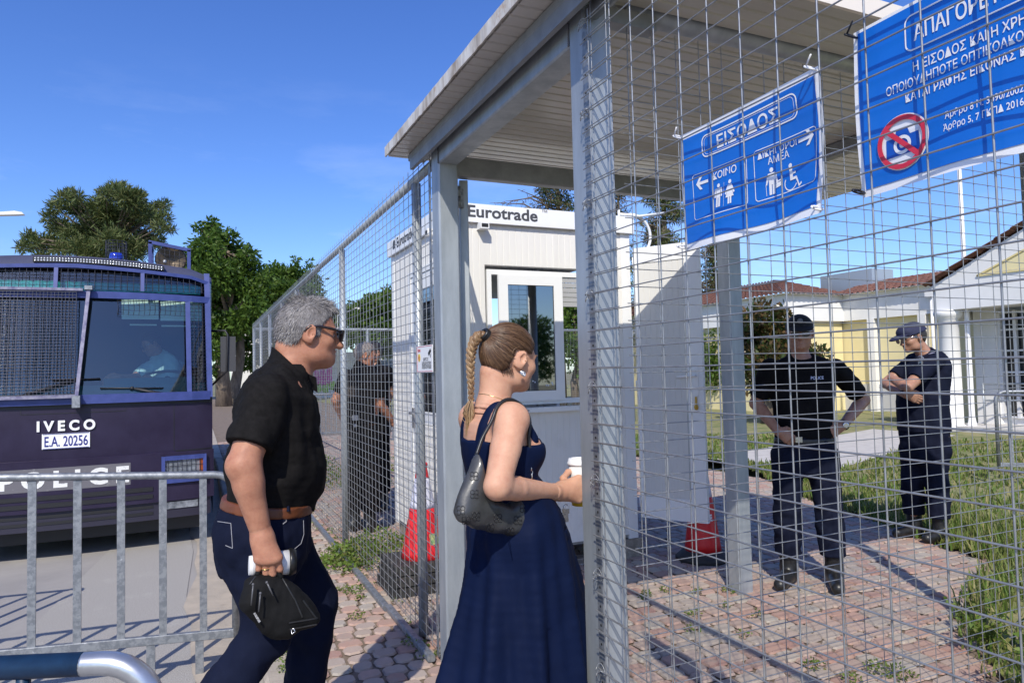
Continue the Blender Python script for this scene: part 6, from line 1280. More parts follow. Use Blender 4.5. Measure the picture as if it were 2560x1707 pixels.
def hem(d, X, Y, Z):
    b = M(567, 1250)[2]; f = M(749, 1274)[2]; xb, xf = M(567, 1238)[0], M(749, 1272)[0]; lim = b+(f-b)*np.clip((X-xb)/(xf-xb), 0, 1)+.006*np.sin(Y*30+X*22); return np.maximum(d, lim-Z)
S.field(hem); nk = M(735, 915); pA, pB = M(690, 876), M(757, 946); nC = unit(np.cross(L_, pB-pA)); nC = nC if nC[2] > 0 else -nC; pC = pA-nC*.020
S.field(lambda d, X, Y, Z: np.where((X-nk[0])**2+(Y-nk[1])**2 < .082**2, np.maximum(d, (X-pC[0])*nC[0]+(Y-pC[1])*nC[1]+(Z-pC[2])*nC[2]), d))
polo = vput('polo_shirt', S, BLKCL, man)
def ring_band(mb, c, ax, r0, r1, w, th=.004, a0=0, a1=6.283, n=40, dz=None):
    ax = unit(ax); s_ = unit(np.cross(ax, F_)) if abs(ax@F_) < .9 else unit(np.cross(ax, L_)); q = np.cross(s_, ax)   # s_ sideways, q forward
    rows = [[], [], [], []]
    for t in np.linspace(a0, a1, n):
        e = q*math.cos(t)*r0+s_*math.sin(t)*r1; o = unit(q*math.cos(t)/r0+s_*math.sin(t)/r1); z = 0 if dz is None else dz(t); p = c+e+ax*z
        rows[0].append(p); rows[1].append(p+ax*w*.8+o*.002); rows[2].append(p+ax*w*.75+o*(th+.004)); rows[3].append(p-ax*w*.25+o*(th+.011))
    mb.grid(rows)
S = Vol(M(735, 920)-.18, M(735, 920)+.18, .0042); S.loft(tors[:4], .03); S.cone(M(736, 935), M(752, 868), .058, .053, .03); S.cone(M(724, 930), M(724, 868), .042, .046, .03); S.field(lambda d, X, Y, Z: d-.0115)
S.cut(nC, pA); S.cut(-nC, pA-nC*.044); S.field(lambda d, X, Y, Z: np.maximum(d, .020-np.abs(Y-MY)-np.maximum((M(757, 946)[0]-.035)-X, 0)*3)); S.field(lambda d, X, Y, Z: np.maximum(d, np.sqrt((X-nk[0])**2+(Y-nk[1])**2)-.105)); put_c = vput('collar', S, BLKCL, polo)
m_ = MB()
for sg in (1, -1): c0 = M(775, 948)+V3(.0, sg*.03, 0); m_.add([c0+V3(-.012, sg*.018, .018), c0+V3(.016, sg*.004, .006), c0+V3(.018, sg*.014, -.045), c0+V3(-.012, sg*.034, -.028)], [(0, 1, 2, 3)])
put('collar_tip', m_, BLKCL, polo)
m_ = MB(); m_.tube([M(776, 962), M(781, 990), M(784, 1015)], .0045, 6)
for py in (972, 992, 1010): m_.ball(M(781+(py-972)*.06, py), .0055, 8, 5)
put('placket', m_, BLKCL, polo)
# shoulder seam and sleeve hem stitching
# jeans
S = Vol((-.45, MY-.40, .03), (.70, MY+.40, 1.05), .0075); jt = [(M(669, 1262), L_, .174, .125), (M(662, 1310), L_, .180, .131), (M(657, 1375), L_, .178, .130), (M(660, 1410), L_, .16, .115)]
S.loft(jt, .03, .010); S.ell(M(606, 1345, -.07), (.070, .082, .090), None, .05); S.ell(M(610, 1345, .07), (.066, .08, .088), None, .05); leg(S, hpR, knR, anR, .094, .067, .064, .058, .04, .002); leg(S, hpL, knL, anL, .100, .072, .067, .060, .04, .002)
S.field(ripple(15, .005, .10, (1, 1, .8))); S.field(ripple(16, .0022, .04)); S.cut(unit(V3(.12, 0, 1)), M(665, 1269)); S.cut((0, 0, -1), (0, 0, .06)); jn = vput('jeans', S, JEANS, man)
def surf_snap(o, p, toward):
    """nearest point on a part along a direction"""
    inv = o.matrix_world.inverted() if False else None
    off = np.array(wpos(o)); hit, loc, nrm, _ = o.ray_cast(Vector(tuple(np.asarray(p)-off-np.asarray(toward)*.4)), Vector(tuple(toward)))
    return (np.array(loc)+off, np.array(nrm)) if hit else (np.asarray(p, float), -np.asarray(toward))
def stitch(o, pts, name, material, parent, r_=.0011, toward=None, off=.0012, n=14):
    """a sewn line lying on the cloth"""
    out_ = []; pts = [np.asarray(p, float) for p in pts]
    for a, b in zip(pts[:-1], pts[1:]):
        for t in np.linspace(0, 1, n, endpoint=False):
            q = lerp(a, b, t); d = unit(q-CAM) if toward is None else toward; s_, nn = surf_snap(o, q, d); out_.append(s_+nn*off)
    m_ = MB(); m_.tube(out_, r_, 4, False); return put(name, m_, material, parent)
bpy.context.view_layer.update()
stitch(jn, [M(545, 1303, -.1), M(578, 1308, -.16), M(580, 1340, -.18), M(582, 1370, -.18), M(563, 1362, -.12)], 'pocket_stitch', STITCH, jn); stitch(jn, [M(552, 1270, -.1), M(600, 1277, -.17)], 'yoke_stitch', STITCH, jn)
stitch(jn, [M(712, 1290, -.16), M(716, 1302, -.16), M(706, 1310, -.16)], 'pocket_stitch', STITCH, jn, .0016); stitch(jn, [M(758, 1300, -.06), M(759, 1335, -.06), M(752, 1358, -.07), M(735, 1372, -.08)], 'fly_stitch', STITCH, jn)
# belt with loop, a strip of shirt tail showing at the back
S = Vol((-.3, MY-.35, .93), (.6, MY+.35, 1.06), .0055); S.loft([(M(673, 1240), L_, .174, .124), (M(669, 1262), L_, .176, .126), (M(665, 1285), L_, .178, .128)], .01, .017); S.cut(unit(V3(.12, 0, 1)), M(672, 1246)); S.cut(-unit(V3(.12, 0, 1)), M(669, 1272)); blt = vput('belt', S, TAN, man)
stitch(blt, [M(721, 1258, -.15), M(719, 1282, -.15)], 'belt_loop', JEANS, blt, .005, None, .003, 6)
# shoes
for an, toe, nm in ((anR, toeR, 0), (anL, toeL, 1)):
    S = Vol(np.minimum(an, toe)-.13, np.maximum(an, toe)+.13, .007); z0 = max(0.0, min(an[2], toe[2])-.055); shoe(S, an, None, toe+V3(.02, 0, 0), z0, .045); vput('shoe', S, LEATH, man)
# hair: trimmed cap and tousled strands
ml = np.cross(hu, hf); line = [(-.13, -.070), (-.085, -.075), (-.055, -.062), (-.032, -.035), (-.020, .008), (.004, .012), (.010, -.022), (.026, -.020), (.034, .022), (.052, .040), (.07, .060), (.10, .070)]
def tuft(S):
    for a, b, c_, r_ in ((.055, .01, .096, .018), (.02, .0, .106, .015), (-.03, -.01, .101, .014), (.075, -.01, .080, .013)): S.ell(pm(a, b, c_), (r_*1.4, r_*1.4, r_*.7), None, .02)
Sv, hair = hairshell(hc, hf, ml, hu, HS, .005, line, 'hair', mat('hair_grey_base', (.11, .10, .095), .7, base2=(.22, .205, .20), scale=55, stretch=(1, 1, 1)), man, extra=tuft, groove=lambda a, b, c_: .0016*np.sin(b*260+a*90)*np.sin(c_*150+a*60))
HP, HF = Sv.mesh(); HN = vnormals(HP, HF); rs = np.random.RandomState(4); idx = rs.choice(len(HP), 8000)
def mflow(p, n_):
    q = np.array([(p-hc)@hf, (p-hc)@ml, (p-hc)@hu]); top = np.clip((q[2]-.05)/.05, 0, 1); return unit((hf*(.75*top*(1 if q[0] > -.02 else -.3)-.35*(1-top))+hu*(-.85*(1-top)+.10*top)+n_*(.03+.20*top)))
m_ = MB(); strands(HP, HN, idx, mflow, .0115, .0006, m_); idx2 = [i for i in idx[::2] if (HP[i]-hc)@hu > .062*HS]; strands(HP, HN, idx2, mflow, .021, .0007, m_, 6); put('hair_strands', m_, HGREY, hair)
m_ = MB(); bi = [i for i in rs.choice(len(HP), 900) if (HP[i]-hc)@hf > .025 and (HP[i]-hc)@hu < .03]; strands(HP, HN, bi, lambda p, n_: -hu+n_*.4, .010, .0009, m_, 8); put('sideburn', m_, HGREY, hair)
eyes(pm, HS, man)
m_ = MB()
for b in (-1, 1): m_.tube([pm(.094, b*.018, .010), pm(.096, b*.034, .016), pm(.084, b*.05, .010)], [.003, .0042, .002], 6)
put('eyebrow', m_, HGREY, man)
# wraparound sunglasses pushed against the brow
m_ = MB()
for b in (-1, 1): m_.tube([pm(.100, b*.060, .004), pm(.062, b*.080, .008), pm(.020, b*.0835, .012), pm(-.012, b*.085, .008), pm(-.028, b*.083, -.010)], [.0045, .0052, .004, .003, .002], 8)
m_.tube([pm(.103, -.060, .006), pm(.117, -.03, .008), pm(.121, 0, .004), pm(.117, .03, .008), pm(.103, .060, .006)], .0042, 8); gl_ = put('sunglasses', m_, mat('glasses_frame', (.02, .014, .014), .25, coat=.5), man)
m_ = MB()
for b in (-1, 1): m_.grid([[pm(.104+.014*math.cos(t)-.006*k*.5, b*(.034+.028*math.sin(t)), .004-.034*k) for t in np.linspace(-1.3, 1.3, 9)] for k in (0, .5, 1)])
put('lens', m_, LENS, gl_)
# ring on the ring finger
m_ = MB(); a_ = lerp(kn_[2], pp_[2], .62); d_ = unit(pp_[2]-kn_[2]); s_ = unit(np.cross(d_, U_)); t_ = np.cross(s_, d_); m_.tube([a_+(s_*math.cos(t)+t_*math.sin(t))*.0108 for t in np.linspace(0, 6.283, 18)], .0016, 6, False); put('finger_ring', m_, GOLD, man)
# the cup in his hand, lying on its side
ca, cb = M(622, 1413, -.232), M(724, 1404, -.232); cd = unit(cb-ca)
cup = thing('paper_cup', 'white paper cup with a black lid lying in the man\'s lowered hand', 'cup', M(672, 1410, -.232))
cyl('cup_body', ca, cb, .027, .036, PCUP, cup); m_ = MB(); m_.lathe([(.0385, 0), (.040, .004), (.040, .009), (.037, .014), (.035, .020), (.028, .020), (.027, .015), (.004, .015)], cb-cd*.003, 26, ax=cd); put('lid', m_, BPLA, cup)
m_ = MB(); m_.lathe([(.0282, .010), (.0290, .022)], ca, 24, ax=cd); put('cup_mark', m_, mat('cup_grey', (.5, .5, .5), .6), cup)
# the pouch hanging from his fingers
pch = thing('pouch_bag', 'black zipped fabric pouch dangling from the man\'s fingers', 'bag', M(690, 1600, -.27))
out_px = [(640, 1436), (617, 1452), (604, 1482), (598, 1506), (606, 1524), (632, 1552), (655, 1578), (684, 1592), (722, 1594), (752, 1572), (790, 1562), (801, 1550), (800, 1536), (778, 1498), (742, 1462), (706, 1444), (672, 1436)]
wr_ = lambda d, X, Y, Z: ripple(31, .0035, .09, (1, 1, 1.2))(ripple(32, .001, .03)(d, X, Y, Z), X, Y, Z)
S, c_, a_, b_, n_ = polyvol([M(x, y, -.285) for x, y in out_px], .036, .026, .0042, (0.1, -1, .1), wr_, .45); pouch_cloth = mat('pouch_nylon', (.006, .006, .0063), .75, spec=.15, base2=(.010, .010, .0105), scale=20, bump=.3, bscale=380, bdist=.002); bgo = vput('bag_body', S, pouch_cloth, pch); bpy.context.view_layer.update()
for pts in ([(706, 1446), (738, 1500), (757, 1545)], [(625, 1460), (640, 1440)], [(722, 1556), (798, 1544)], [(724, 1572), (796, 1558)], [(757, 1500), (792, 1548)]): stitch(bgo, [M(x, y, -.33) for x, y in pts], 'zip_seam', mat('zip_black', (.02, .02, .021), .4), bgo, .0026, None, .001)
for a, b in (((633, 1460), (628, 1512)), ((651, 1482), (647, 1528)), ((667, 1455), (683, 1488))):
    m_ = MB(); m_.tube([M(a[0], a[1], -.345), M((a[0]+b[0])/2, (a[1]+b[1])/2, -.35), M(b[0], b[1], -.347)], .0022, 6); m_.ball(M(a[0], a[1], -.345), .004, 6, 5); put('zip_pull', m_, mat('zip_pull_grey', (.10, .10, .105), .35), bgo)
m_ = MB(); cs = [M(633, 1532, -.338), M(638, 1530, -.338), M(652, 1552, -.338), M(647, 1556, -.338)]; m_.add(cs, [(0, 1, 2, 3)]); put('label_tag', m_, mat('tag_grey', (.45, .45, .46), .5, base2=(.1, .1, .1), scale=300), bgo)
m_ = MB(); m_.tube([M(728, 1574, -.335), M(734, 1570, -.34), M(738, 1578, -.34), M(730, 1584, -.34), M(728, 1574, -.335)], .002, 6); put('ring', m_, STEEL, bgo)
m_ = MB(); m_.tube([M(642, 1440, -.285), M(648, 1420, -.262), M(668, 1412, -.262), M(690, 1420, -.262), M(704, 1446, -.285)], .008, 8); put('strap', m_, pouch_cloth, pch)
# ================================================================== THE WOMAN IN NAVY
WY = 2.06
N = lambda px, py, dy=0.0: W(px, py, Y=WY+dy)
wom = thing('person', 'woman with a long blond braid in a sleeveless navy dress walking through the gate', 'person', (0.86, WY, 0))
tw = [(N(1240, 1008), L_, .056, .050), (N(1234, 1026), L_, .125, .062), (N(1236, 1048), L_, .150, .085), (N(1240, 1085), L_, .150, .097), (N(1244, 1125), L_, .145, .100), (N(1250, 1165), L_, .136, .095), (N(1257, 1205), L_, .130, .094), (N(1272, 1260), L_, .155, .115), (N(1283, 1320), L_, .172, .132), (N(1288, 1390), L_, .165, .128)]
wsR, weR, wwR = N(1280, 1050, -.150), N(1243, 1216, -.245), N(1398, 1230, -.045); wsL, weL, wwL = N(1190, 1046, .155), N(1205, 1215, .21), N(1330, 1240, .17)
whR, wkR, waR = N(1285, 1390, -.055), N(1280, 1660, -.055), N(1235, 1980, -.06); whL, wkL, waL = N(1300, 1390, .055), N(1350, 1640, .055), N(1360, 1960, .06)
wc = N(1274, 888); wf = unit(V3(.95, .22, -.16)); wu = unit(V3(.15, 0, 1)); WS = .93; wl = np.cross(wu, wf)
S = Vol((.35, WY-.36, -.02), (1.35, WY+.36, 1.62), .0075, 1.30, .0034)
twb = tw[:7]+[(N(1268, 1260), L_, .135, .098), (N(1278, 1320), L_, .142, .108), (N(1285, 1390), L_, .135, .105)]
S.loft(twb, .03); S.cone(N(1238, 1015), N(1248, 945), .049, .046, .03); S.cone(N(1232, 1012), N(1232, 930), .036, .042, .03); pw, fw = head(S, wc, wf, wu, WS, .9, .93)
for b in (-1, 1): S.ell(N(1313, 1128, b*.068), (.056, .060, .058), None, .03)
S.ell(wsR+V3(0, .012, .002), (.054, .054, .050), None, .03); S.ell(wsL, (.056, .056, .052), None, .03)
arm(S, wsR, weR, wwR, .0475, .0375, .0355, .0235, .022); arm(S, wsL, weL, wwL, .050, .043, .040, .026, .025); S.cone(wwL, wwL+V3(.08, -.02, .0), .027, .024, .02)
leg(S, whR, wkR, waR, .066, .050, .048, .036); leg(S, whL, wkL, waL, .066, .050, .048, .036); S.cone(waR, waR+V3(.13, 0, -.05), .034, .025, .03); S.cone(waL, waL+V3(.13, 0, -.05), .034, .025, .03)
HW = Vol(np.minimum(N(1390, 1130, -0.095), N(1500, 1290, 0.115))-.03, np.maximum(N(1390, 1130, -0.095), N(1500, 1290, 0.115))+.03, .0026)
kw = [N(1447, 1196, -0.033), N(1450, 1213, -0.040), N(1450, 1231, -0.043), N(1446, 1248, -0.039)]; pw_ = [N(1474, 1194, -0.020), N(1480, 1212, -0.025), N(1479, 1231, -0.027), N(1472, 1247, -0.025)]; dw = [N(1490, 1193, 0.010), N(1496, 1211, 0.005), N(1495, 1229, 0.005), N(1488, 1244, 0.005)]; tw_ = [N(1483, 1192, 0.035), N(1489, 1209, 0.033), N(1488, 1227, 0.033), N(1480, 1242, 0.031)]
hand(HW, N(1400, 1227, -0.035), kw, pw_, dw, tw_, [N(1412, 1216, -0.030), N(1408, 1196, -0.010), N(1420, 1180, 0.010), N(1440, 1176, 0.025)], .0150, .024)
HW.cone(lerp(weR, wwR, .90), wwR, .0275, .0255, .012); HW.cone(wwR, N(1404, 1227, -0.035), .0255, .025, .012)
bodyW = vput('body', S, SKIN, wom, join=(HW,))
# dress: scooped back, wide straps, fitted bodice, long flared skirt in soft folds
S = Vol((.20, WY-.48, .10), (1.55, WY+.48, 1.52), .0072)
S.loft(tw[2:], .03, .0095)
for b in (-1, 1): S.ell(N(1313, 1128, b*.068), (.064, .067, .065), None, .03)
sk = [(N(1262, 1225), L_, .136, .102), (N(1278, 1270), L_, .160, .128), (N(1296, 1330), L_, .172, .152), (N(1302, 1430), L_, .178, .180), (N(1304, 1530), L_, .184, .210), (N(1302, 1640), L_, .190, .242), (N(1297, 1780), L_, .20, .28), (N(1285, 1960), L_, .21, .335)]
S.loft(sk, .03)
def folds(d, X, Y, Z):
    c = N(1297, 1500); a = np.arctan2(Y-c[1], X-c[0]); t = np.clip((N(1262, 1230)[2]-Z)/.55, 0, 1.3); return d-t*.004+t*(.015*np.sin(a*9+Z*2.2+.7*np.sin(Z*5))+.008*np.sin(a*17+Z*3.1)+.004*np.sin(a*5-Z*9))
S.field(folds); S.field(ripple(44, .0022, .07, (1, 1, .6)))
bk = tw[3][0]
def neckline(d, X, Y, Z):
    zb = N(1160, 1100)[2]; zf = N(1330, 1096)[2]; xb, xf = N(1160, 1100)[0], N(1330, 1085)[0]; t = np.clip((X-xb)/(xf-xb), 0, 1); lim = zb+(zf-zb)*t+.0; side = np.abs(Y-WY)/.15; lim = lim-.018*np.clip(side, 0, 1)**2+.018*(1-t)*side; return np.maximum(d, (Z-lim)*.9)
S.field(neckline); S.cut((0, 0, -1), (0, 0, .14)); drs = vput('dress', S, NAVY, wom)
bpy.context.view_layer.update()
def strap(pts, w, th, name, material, parent, tow=None, over=bodyW, lift=.003):
    """cloth band hugging the body along a path"""
    P_ = [];
    for a, b in zip(pts[:-1], pts[1:]):
        for t in np.linspace(0, 1, 7, endpoint=False): P_.append(lerp(a, b, t))
    P_.append(np.asarray(pts[-1], float)); off = np.array(wpos(over)); C_, NN = [], []
    for q in P_:
        ok, loc, nr, _ = over.closest_point_on_mesh(Vector(tuple(q-off))); C_.append(np.array(loc)+off); NN.append(np.array(nr))
    for _ in range(3): C_ = [C_[0]]+[(C_[i-1]+2*C_[i]+C_[i+1])/4 for i in range(1, len(C_)-1)]+[C_[-1]]; NN = [NN[0]]+[unit(NN[i-1]+2*NN[i]+NN[i+1]) for i in range(1, len(NN)-1)]+[NN[-1]]
    rows = []
    for i in range(len(C_)):
        t = unit(C_[min(i+1, len(C_)-1)]-C_[max(0, i-1)]); s_ = unit(np.cross(t, NN[i])); row = []
        for k in (-1, -.6, 0, .6, 1):
            q = C_[i]+s_*w*.5*k; ok, loc, nr, _ = over.closest_point_on_mesh(Vector(tuple(q-off))); row.append(np.array(loc)+off+NN[i]*(lift+th*(1-k*k*.5)))
        row = [row[0]-NN[i]*th*1.6]+row+[row[-1]-NN[i]*th*1.6]; rows.append(row)
    m_ = MB(); m_.grid(rows); return put(name, m_, material, parent)
def band(pts, w, name, material, parent, over=bodyW, sink=.0115):
    off = np.array(wpos(over)); P_ = []
    for a, b in zip(pts[:-1], pts[1:]):
        for t in np.linspace(0, 1, 6, endpoint=False): P_.append(lerp(a, b, t))
    P_.append(np.asarray(pts[-1], float)); Q_ = []
    for q in P_:
        ok, loc, nr, _ = over.closest_point_on_mesh(Vector(tuple(q-off))); Q_.append(np.array(loc)+off-np.array(nr)*sink)
    for _ in range(4): Q_ = [Q_[0]]+[(Q_[i-1]+2*Q_[i]+Q_[i+1])/4 for i in range(1, len(Q_)-1)]+[Q_[-1]]
    S = Vol(np.min(Q_, 0)-w, np.max(Q_, 0)+w, .004)
    for a, b in zip(Q_[:-1], Q_[1:]): S.cone(a, b, w*.5, w*.5, .006)
    return vput(name, S, material, parent)
band([N(1190, 1128, -.070), N(1198, 1085, -.080), N(1216, 1040, -.082), N(1254, 1008, -.085), N(1290, 1020, -.090), N(1312, 1060, -.095), N(1324, 1104, -.095)], .042, 'shoulder_strap', NAVY, drs)
band([N(1160, 1118, .075), N(1163, 1075, .088), N(1185, 1032, .095), N(1215, 1010, .095), N(1260, 1030, .09), N(1290, 1095, .09)], .042, 'shoulder_strap', NAVY, drs)
m_ = MB()                                              # seam under the bust
for i, t in enumerate(np.linspace(-1.2, 1.2, 2)): pass
# shoes
for an in (waR, waL):
    S = Vol(an-.15, an+V3(.24, .12, .1), .007); shoe(S, an+V3(0, 0, -.02), None, an+V3(.15, 0, -.06), max(0, an[2]-.09), .032, .01); vput('sandal', S, TAN, wom)
# hair combed back to the tie, then a plait
hcen = V3(-.010, 0, .008); tie = N(1214, 838, -.02); wline = [(-.13, -.040), (-.09, -.052), (-.062, -.060), (-.046, -.048), (-.038, -.006), (-.030, .018), (.012, .024), (.026, .008), (.044, .016), (.058, .040), (.074, .058), (.10, .066)]
tl = np.array([(tie-wc)@wf, (tie-wc)@wl, (tie-wc)@wu])/WS; td = unit(tl-hcen)
def combed(a, b, c_):
    qa, qb, qc = a-hcen[0], b-hcen[1], c_-hcen[2]; e1 = unit(np.cross(td, (0, 0, 1.))); e2 = np.cross(td, e1); an = np.arctan2(qa*e1[0]+qb*e1[1]+qc*e1[2], qa*e2[0]+qb*e2[1]+qc*e2[2]); return .0009*np.sin(an*46+1.5*np.sin(an*11))+.0006*np.sin(an*83)
Sv, hairw = hairshell(wc, wf, wl, wu, WS, .0075, wline, 'hair', mat('hair_brown_base', (.085, .043, .023), .4, base2=(.14, .075, .040), scale=30, spec=.5), wom, .0036, groove=combed)
m_ = MB(); rs = np.random.RandomState(12)
e1 = unit(np.cross(td, (0, 0, 1.))); e2 = np.cross(td, e1)
for k in range(760):
    an = rs.uniform(0, 6.283); d0 = None
    # walk from the tie outwards until the hairline is reached
    path = []; lift = .0082+.0016*rs.rand()
    for t in np.linspace(.14, 2.5, 34):
        dv_ = td*math.cos(t)+(e1*math.sin(an)+e2*math.cos(an))*math.sin(t); q = hcen+dv_*np.array([.098+lift, .076+lift, .096+lift]); lim = np.interp(q[0], [a for a, b in wline], [b for a, b in wline])
        if q[2] < lim-.004: break
        path.append(wc+(wf*q[0]+wl*q[1]+wu*q[2])*WS)
        an += rs.normal()*.012
    if len(path) > 4:
        st = int(rs.rand()*len(path)*.5); path = path[st:] if rs.rand() < .5 else path[:len(path)-st]; path = path[::2]+[path[-1]]
        if len(path) > 2: m_.tube(path, [.0011]*(len(path)-1)+[.0004], 4, False)
put('hair_strands', m_, HBROWN, hairw)
m_ = MB()
for k in range(60):                                  # stray wisps at the nape and temple
    b = -1; t = rs.rand(); p0 = pw(-.035-.03*t, b*(.066-.03*t), -.045-.012*rs.rand()); m_.tube([p0, p0+V3(.006, -.004, -.008)*rs.rand(), p0+V3(.012, 0, -.022)*rs.rand()+V3(0, -.004, -.006)], [.0007, .0006, .0003], 3, False)
m_.tube([pw(-.01, -.083, .016), pw(-.03, -.086, .024), pw(-.045, -.082, .014), pw(-.05, -.078, -.005)], .0012, 4, False); put('loose_wisp', m_, HBROWN, hairw)
tdw = unit(wf*td[0]+wl*td[1]+wu*td[2]); m_ = MB(); tc_ = tie-tdw*.004; s_ = unit(np.cross(tdw, wl)); t_ = np.cross(tdw, s_)
for k in range(3): m_.tube([tc_+tdw*.006*k+(s_*math.cos(t)+t_*math.sin(t))*.0165 for t in np.linspace(0, 6.283, 20)], .0055, 8, False)
put('hair_tie', m_, BPLA, hairw)
bp = [N(1212, 838, -.02), N(1200, 838, -.018), N(1187, 850, -.016), N(1179, 872, -.014), N(1176, 900, -.012), N(1176, 930, -.010), N(1177, 960, -.006), N(1178, 1000, .0)]
cum = np.cumsum([0]+[np.linalg.norm(b-a) for a, b in zip(bp[:-1], bp[1:])]); tot = cum[-1]
def along(s_): return np.array([np.interp(s_, cum, [p[i] for p in bp]) for i in range(3)])
for j in range(3):
    P_, rr_ = [], []
    for s_ in np.linspace(0, tot, 70):
        a = s_/tot; t = unit(along(min(s_+.004, tot))-along(max(s_-.004, 0))); sd = unit(np.cross(t, V3(.42, -.9, 0))); dp = np.cross(t, sd); ph = a*2*math.pi*4.6+j*2.0944; A = (.0125*(1-a)+.0055*a)*min(1, a*8+.25); P_.append(along(s_)+sd*A*math.sin(ph)+dp*A*.62*math.sin(2*ph)); rr_.append((.0118*(1-a)+.0055*a)*(.82+.25*math.cos(2*ph)))
    m_ = MB(); m_.tube(P_, rr_, 10); b_ = put('braid_strand', m_, mat('braid_base', (.12, .062, .030), .42, base2=(.22, .13, .065), scale=45, spec=.5), hairw); m_ = MB()
    for k in range(26):
        o = rs.rand()*6.28; m_.tube([p+(unit(np.cross(unit(P_[min(i+1, 69)]-P_[max(0, i-1)]), V3(math.cos(o), math.sin(o), .2))))*r_*1.0 for i, (p, r_) in enumerate(zip(P_, rr_))][int(rs.rand()*20):int(45+rs.rand()*25)], .0008, 3, False)
    put('braid_hairs', m_, HBLOND, b_)
m_ = MB(); tip0 = bp[-1]
for k in range(120):
    o = rs.normal(size=3)*.0035; e = N(1173+rs.normal()*4, 1075+rs.rand()*18, .01)+rs.normal(size=3)*.004; m_.tube([tip0+o*.6, N(1172, 1030, .004)+o*2.4, e], [.0012, .0012, .0004], 4, False)
m_.tube([tip0+V3(.006*math.cos(t), .006*math.sin(t), .002) for t in np.linspace(0, 6.28, 10)], .002, 5, False); put('braid_tail', m_, HBLOND, hairw)
eyes(pw, WS, wom)
m_ = MB()
for b in (-1, 1): m_.tube([pw(.092, b*.016, .008), pw(.094, b*.034, .014), pw(.080, b*.05, .008)], [.0022, .003, .0012], 6)
put('eyebrow', m_, HBROWN, wom)
m_ = MB(); 
for b in (-1,): 
    ec = pw(-.004, b*.086, -.056)
    for k in range(3): m_.tube([ec+V3(.003*k, 0, -.002*k)+V3(math.cos(t)*.0055, -.002, math.sin(t)*.0065-.005) for t in np.linspace(0, 6.28, 14)], .0018, 6, False)
put('earring', m_, STEEL, wom)
bpy.context.view_layer.update(); 
strap([N(1200, 985, 0), N(1222, 985, -.05), N(1250, 995, -.06), N(1278, 1010, -.04), N(1285, 1010, 0)], .0016, .0005, 'necklace', GOLD, wom, lift=.001)
# her cup
cw = thing('paper_cup', 'white and yellow paper cup with black lettering held up in the woman\'s hand', 'cup', N(1450, 1260, 0.010)); c0, c1 = N(1452, 1262, 0.012), N(1450, 1160, 0.012)
cdir = unit(c1-c0); m_ = MB(); hgt = np.linalg.norm(c1-c0); m_.lathe([(.030, 0), (.0345, hgt*.45)], c0, 28, ax=cdir); put('cup_body', m_, mat('cup_yellow', (.85, .55, .03), .5), cw); m_ = MB(); m_.lathe([(.0345, hgt*.4501), (.040, hgt)], c0, 28, ax=cdir); put('cup_sleeve', m_, PCUP, cw)
m_ = MB(); m_.lathe([(.0425, 0), (.044, .004), (.044, .009), (.041, .013), (.039, .022), (.031, .023), (.030, .018), (.003, .018)], c1-cdir*.002, 28, ax=cdir); put('lid', m_, WPLAS, cw)
vs, fs = text_geo('RUFF', .045, .002, 'CENTER'); fc = unit(V3(CAM[0]-c1[0], CAM[1]-c1[1], 0)); a0 = math.atan2(fc[1], fc[0])-.05; a = a0+vs[:, 0]/.039; zz = vs[:, 1]+hgt*.42; r_ = .0345+(zz-hgt*.45)/(hgt*.55)*.0055+.0006; m_ = MB(); m_.add([c0+cdir*z+V3(math.cos(q)*r2, math.sin(q)*r2, 0) for z, q, r2 in zip(zz, a, r_)], fs); put('lettering', m_, INK, cw)
# keys dangling under her hand
ky = thing('keys', 'bunch of keys hanging from the woman\'s hand below the cup', 'keys', N(1412, 1290, -0.035)); m_ = MB(); m_.tube([N(1415, 1268, -0.035)+V3(.010*math.cos(t), 0, .010*math.sin(t)) for t in np.linspace(0, 6.28, 14)], .0015, 5, False); put('key_ring', m_, STEEL, ky)
for k in range(2): m_ = MB(); q = N(1411+k*6, 1277, -.035-.006*k); m_.box(q+V3(-.005, -.001, -.035), q+V3(.005, .001, 0)); m_.box(q+V3(-.009, -.0012, -.008), q+V3(.009, .0012, .008)); put('key', m_, STEEL, ky)
# her shoulder bag
hb = thing('shoulder_bag', 'dark grey patterned leather shoulder bag hanging under the woman\'s arm', 'bag', N(1240, 1344, -.19))
BAGL = mat('patterned_leather', (.030, .031, .033), .42, base2=(.055, .056, .058), scale=18, bump=.15, bscale=130, bdist=.002, coat=.15)
opx = [(1189, 1136), (1158, 1205), (1140, 1255), (1132, 1282), (1142, 1302), (1175, 1318), (1240, 1332), (1300, 1342), (1332, 1345), (1338, 1318), (1337, 1272), (1335, 1215), (1324, 1196), (1312, 1225), (1270, 1262), (1225, 1245), (1207, 1190)]
S, c_, a_, b_, n_ = polyvol([N(x, y, -.165+(x-1240)*.00050) for x, y in opx], .030, .022, .0045, (.42, -1, .0), ripple(51, .003, .07), .4); hbo = vput('bag_body', S, BAGL, hb); bpy.context.view_layer.update()
PAT = mat('leather_print', (.027, .027, .029), .45); m_ = MB()
for x, y in ((1185, 1190), (1186, 1235), (1152, 1275), (1190, 1290), (1245, 1295), (1295, 1300), (1225, 1318), (1275, 1328), (1320, 1325), (1165, 1300), (1325, 1240), (1310, 1270)):
    for ox, oy in ((-5, -5), (5, 5), (5, -5), (-5, 5)):
        ring = []
        for t in np.linspace(0, 6.283, 11):
            q, nn = surf_snap(hbo, N(x+ox+5*math.cos(t), y+oy+5.5*math.sin(t), -.24), unit(N(x+ox, y+oy, -.22)-CAM)); ring.append(q+nn*.0008)
        m_.tube(ring, .0013, 3, False)
put('leather_pattern', m_, PAT, hbo)
